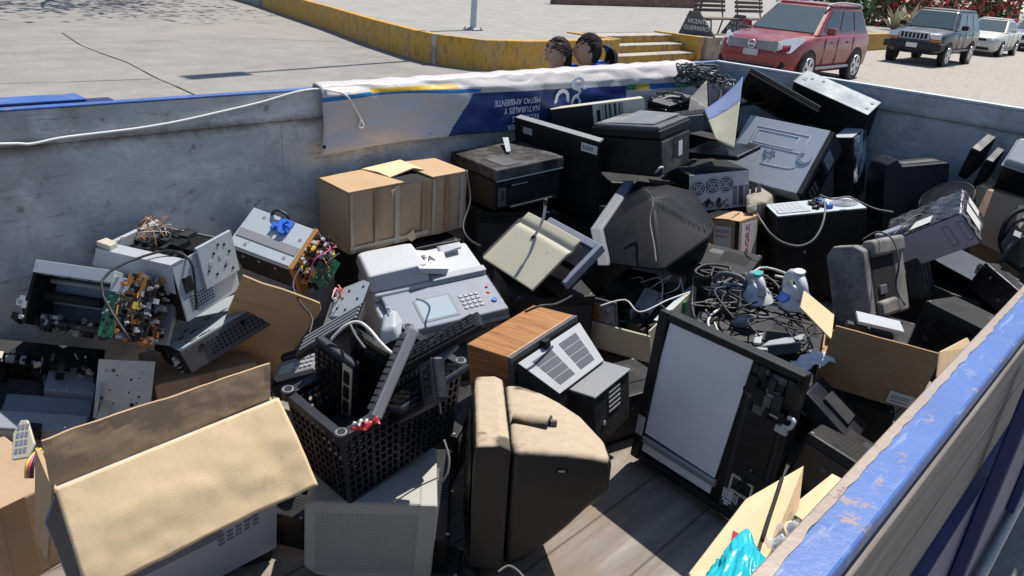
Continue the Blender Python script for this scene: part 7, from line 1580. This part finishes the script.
blackbox(W(880, 235, 3.6), W(905, 226, 3.6), W(884, 228, 3.7), (.14, .06, .03), 'thin blue-tinted plastic part behind the wrapped toner box', 'plastic_part', 'plastic part', 'panelg')
# box, bags and roll in the near corner
q = Fr('cardboard_box', 'opened cardboard carton with red tape mark in the corner below the blue side', 'cardboard box', mat=place(.86, .42, F))
def wq(px, py, dp): return q.T.inverted() @ W(px, py, dp)
mb = MB(); mb.quad([wq(688, 574, 1.42), wq(745, 500, 1.60), wq(802, 467, 1.72), wq(797, 510, 1.66), wq(765, 560, 1.50), wq(740, 640, 1.34), wq(700, 640, 1.34)], 'cardlit', .006); q.part('front_wall', mb)
mb = MB(); mb.quad([wq(788, 512, 1.70), wq(833, 476, 1.80), wq(852, 486, 1.74), wq(806, 524, 1.62)], 'cardlit', .006); q.part('side_flap', mb)
mb = MB(); mb.tube([wq(782, 478, 1.655), wq(776, 497, 1.610), wq(769, 518, 1.555), wq(762, 541, 1.500)], .0045, 'void', 6, 2); q.part('black_strap', mb)
mb = MB(); mb.quad([wq(731, 530, 1.485), wq(742, 536, 1.49), wq(752, 541, 1.50), wq(738, 552, 1.455), wq(728, 545, 1.455)], 'red', .001); mb.v = [v+Vector((-.006, -.006, .006)) for v in mb.v]; q.part('red_tape', mb)
mb = MB(); mb.box((-.20, -.20, .0), (.18, .12, .02), 'carddk'); mb.quad([wq(745, 640, 1.30), wq(800, 560, 1.45), wq(845, 500, 1.6), wq(830, 560, 1.5), wq(790, 640, 1.35)], 'carddk', .006); q.part('back_wall', mb)
q = Fr('plastic_bag', 'shiny aqua blue plastic bag bulging out of the near carton', 'plastic bag', mat=Matrix.Translation(W(742, 602, 1.30)))
def aq(u, v):
    a = u*2*math.pi; b = (v-.5)*math.pi; s = Vector((math.cos(b)*math.cos(a), math.cos(b)*math.sin(a), math.sin(b)))
    f_ = math.atan2(s.z, s.y); pl = abs(math.sin(f_*7+s.x*1.2+2*mnoise.noise(s*1.5)))
    nz = Vector((2, 8, 1))
    rid = 1-abs(mnoise.noise(Vector((s.x*1.3, s.y*4.5, s.z*4.5))+nz))*2.2; rid2 = 1-abs(mnoise.noise(Vector((s.x*2.5, s.y*8, s.z*8))+nz))*2
    k = .88+.20*mnoise.noise(s*1.3+Vector((3, 1, 7)))+.15*max(0, rid)**2+.06*max(0, rid2)**2
    tp = 1-.55*max(0, s.x)**1.5
    p = Vector((s.x*.135*(1+.25*mnoise.noise(s*2)), s.y*.075*k*tp, s.z*.058*k*tp)); p.rotate(Euler((.2, -.30, .45))); return tuple(p)
mb = MB(); mb.grid(aq, 110, 60, 'aqua'); q.part('bag_film', mb)
q = Fr('paper_roll', 'cut cardboard tube with torn paper beside the aqua bag', 'tube', mat=frame3(W(795, 532, 1.50), W(812, 527, 1.52), W(797, 522, 1.52)))
mb = MB(); mb.tube([(.022*math.cos(a), .022*math.sin(a), .0) for a in [i*math.pi/10 for i in range(21)]], .003, 'cardlit', 6, 1)
for i in range(20): a0, a1 = i*math.pi/10, (i+1)*math.pi/10; mb.add([(.022*math.cos(a0), .022*math.sin(a0), 0), (.022*math.cos(a1), .022*math.sin(a1), 0), (.022*math.cos(a1), .022*math.sin(a1), -.08), (.022*math.cos(a0), .022*math.sin(a0), -.08)], [(0, 1, 2, 3)], 'card')
q.part('tube', mb); mb = MB(); mb.cyl((0, 0, -.05), (0, 0, -.049), .02, 'void', n=16); q.part('dark_core', mb)
q = Fr('plastic_wrap', 'crumpled clear wrap lying over the torn tube and carton', 'wrap', mat=Matrix.Translation(W(797, 542, 1.47)))
mb = MB(); mb.grid(lambda u, v: ((u-.5)*.12+.01*math.sin(v*9), (v-.5)*.09, .014*math.sin(u*13+v*7)+.010*math.sin(v*19)), 26, 20, 'film'); q.part('film', mb)
# ------------------------------------------------------------------ what carries the pile, and black fillers that darken the sunlit floor
def plain(q, w, d, h):
    worn(q, w, d, h, 'char')
def support(x, y, z0, z1, wd, dd, yaw, label, name, cat, m='black', det=plain):
    q = Fr(name, label, cat, mat=place(x, y, z0, yaw), dims=(wd, dd, z1-z0)); w, d, h = wd/2, dd/2, z1-z0
    mb = MB(); mb.box((-w, -d, 0), (w, d, h), m); q.part('case', mb, bevel=.006); det(q, w, d, h); return q
support(2.62, 2.42, F, 1.015, .40, .32, -35, 'black tower below the black inkjet printer', 'computer_case', 'computer case')
support(1.95, 2.46, F, .945, .50, .26, -8, 'dark stereo cabinet hidden below the taped carton', 'stereo_cabinet', 'stereo')
support(3.05, 2.2, F, .92, .30, .38, -30, 'black computer below the leaning flat monitor back', 'computer_case', 'computer case')
support(3.62, 2.38, F, 1.02, .40, .34, -35, 'black computer carrying the black multifunction printer', 'computer_case', 'computer case')
support(4.22, 1.9, F, .93, .40, .40, 0, 'black computer under the large silver grey tower', 'computer_case', 'computer case')
support(3.75, 2.02, F, .83, .36, .30, -25, 'grey computer under the one with fan grilles', 'computer_case', 'computer case', 'dgrey')
support(4.55, 1.25, F, .92, .36, .40, 0, 'black receiver under the stepped television shell', 'receiver', 'receiver')
support(4.62, 2.35, F, 1.15, .36, .40, 0, 'black cabinet beneath the knotted corner cables', 'computer_case', 'computer case')
support(4.1, .78, F, .80, .42, .40, 5, 'black receiver under the wrapped toner box', 'receiver', 'receiver')
support(3.35, .85, F, .73, .36, .34, 10, 'black recorder under the dusty tool case', 'video_recorder', 'video recorder')
support(2.72, 1.0, F, .86, .40, .36, 25, 'black video recorder deep below the steam irons', 'video_recorder', 'video recorder')
support(3.0, 1.42, F, .95, .30, .26, 15, 'black recorder carrying the cable heap', 'video_recorder', 'video recorder')
support(2.5, .62, F, .85, .28, .24, 20, 'black speaker below the tan open box', 'speaker', 'speaker')
support(2.25, 1.86, F, .88, .34, .36, -30, 'black printer body beneath the cream scanner lid', 'printer', 'printer')
support(1.72, 2.05, F, .66, .42, .30, -20, 'grey printer stand beneath the white office printer', 'printer_stand', 'printer', 'dgrey')
support(.98, 2.38, F, .72, .34, .26, -10, 'brown carton under the flat steel drive case', 'cardboard_box', 'cardboard box', 'carddk', lambda q, w, d, h: q.part('tape', MB().box((-.03, -d-.001, 0), (.03, -d, h), 'tape')))
support(.45, 2.5, F, .60, .5, .3, -5, 'flattened brown carton under the gutted printers', 'cardboard_box', 'cardboard box', 'card', lambda q, w, d, h: q.part('tape', MB().box((-.03, -d-.001, 0), (.03, -d, h), 'tape')))
support(1.72, 1.55, F, .66, .3, .3, 5, 'black plinth under the wood cased television', 'amplifier', 'amplifier')
support(4.65, .65, F, 1.12, .24, .24, 0, 'dark carton under the lidded black box', 'cardboard_box', 'cardboard box', 'carddk', lambda q, w, d, h: q.part('tape', MB().box((-.03, -d-.001, 0), (.03, -d, h), 'tape')))
support(2.05, 1.28, F, .74, .30, .22, -15, 'added black filler over sunlit floor between the wood cased television and the scanner', 'video_recorder', 'video recorder')  # added to darken lit planks beyond the dusty television
support(1.42, 1.62, F, .72, .30, .30, 30, 'added black filler over sunlit floor behind the dusty television', 'amplifier', 'amplifier')  # filler added so the planks here read dark
support(1.02, 1.62, F, .66, .22, .30, 10, 'added black filler darkening the floor gap left of the dusty television', 'speaker', 'speaker')  # added black box in place of bright bare floor
support(.72, 1.62, F, .80, .16, .22, -20, 'added black filler darkening the gap beside the open cardboard box', 'speaker', 'speaker')  # added to blacken the lit gap by the carton
support(1.02, 1.02, F, .60, .12, .26, -40, 'added flat black filler over sunlit floor beside the beige monitor', 'flat_filler', 'power adapter')  # low black filler added to dull the lit planks
cable('black cable draped down the front of the taped carton', [W(466, 170, 2.95), W(470, 200, 2.92), W(463, 225, 2.85), W(468, 238, 2.8), W(480, 246, 2.7)], .004, 'cable')
cable('black cable trailing over the wood cabinet corner', [W(525, 312, 2.35), W(540, 306, 2.35), W(556, 304, 2.4), W(572, 296, 2.5)], .004, 'cable')
cable('thin pale wire lying across the open beige case', [W(600, 306, 2.7), W(625, 300, 2.72), W(640, 312, 2.68), W(668, 300, 2.72), W(690, 292, 2.78)], .003, 'cablew')
cable('black cord hanging over the dusty tool case', [W(862, 240, 3.2), W(878, 232, 3.2), W(893, 240, 3.15), W(899, 262, 3.1), W(896, 286, 3.1), W(905, 305, 3.05)], .004, 'cable')
cable('black cord snaking across the wrapped toner box', [W(892, 236, 3.5), W(915, 216, 3.62), W(934, 214, 3.62), W(950, 200, 3.7), W(962, 190, 3.75)], .004, 'cable')
cable('dark cord hanging from the latched printer top over the cardboard sheet', [W(300, 268, 2.6), W(293, 285, 2.55), W(300, 302, 2.5), W(312, 318, 2.45), W(309, 334, 2.4)], .004, 'cable')
support(1.05, 1.15, F, .61, .11, .14, 40, 'small black slab added over sunlit floor in front of the dusty television bezel', 'filler_slab', 'filler_slab')  # added slab standing in for shade on a lit streak of floor
support(.83, 1.58, F, .66, .10, .22, 30, 'slim black slab added over sunlit floor between the open box and the beige monitor', 'filler_block', 'filler_block')  # added slab in place of missing shade below the beige monitor
support(.24, 1.98, F, .80, .24, .30, 10, 'dark stained carton behind the open printed box', 'cardboard_box', 'cardboard box', 'carddk', lambda q, w, d, h: q.part('tape', MB().box((-.03, -d-.001, 0), (.03, -d, h), 'tape')))
support(-.02, 1.75, F, .70, .22, .30, 30, 'black cassette deck on the floor by the folded box flap', 'cassette_deck', 'cassette deck')
support(1.175, 1.275, F, .70, .40, .055, 47, 'long black bar added over sunlit floor between the beige monitor and the dusty television', 'power_strip', 'power strip')  # added bar that blacks out the lit plank in this gap
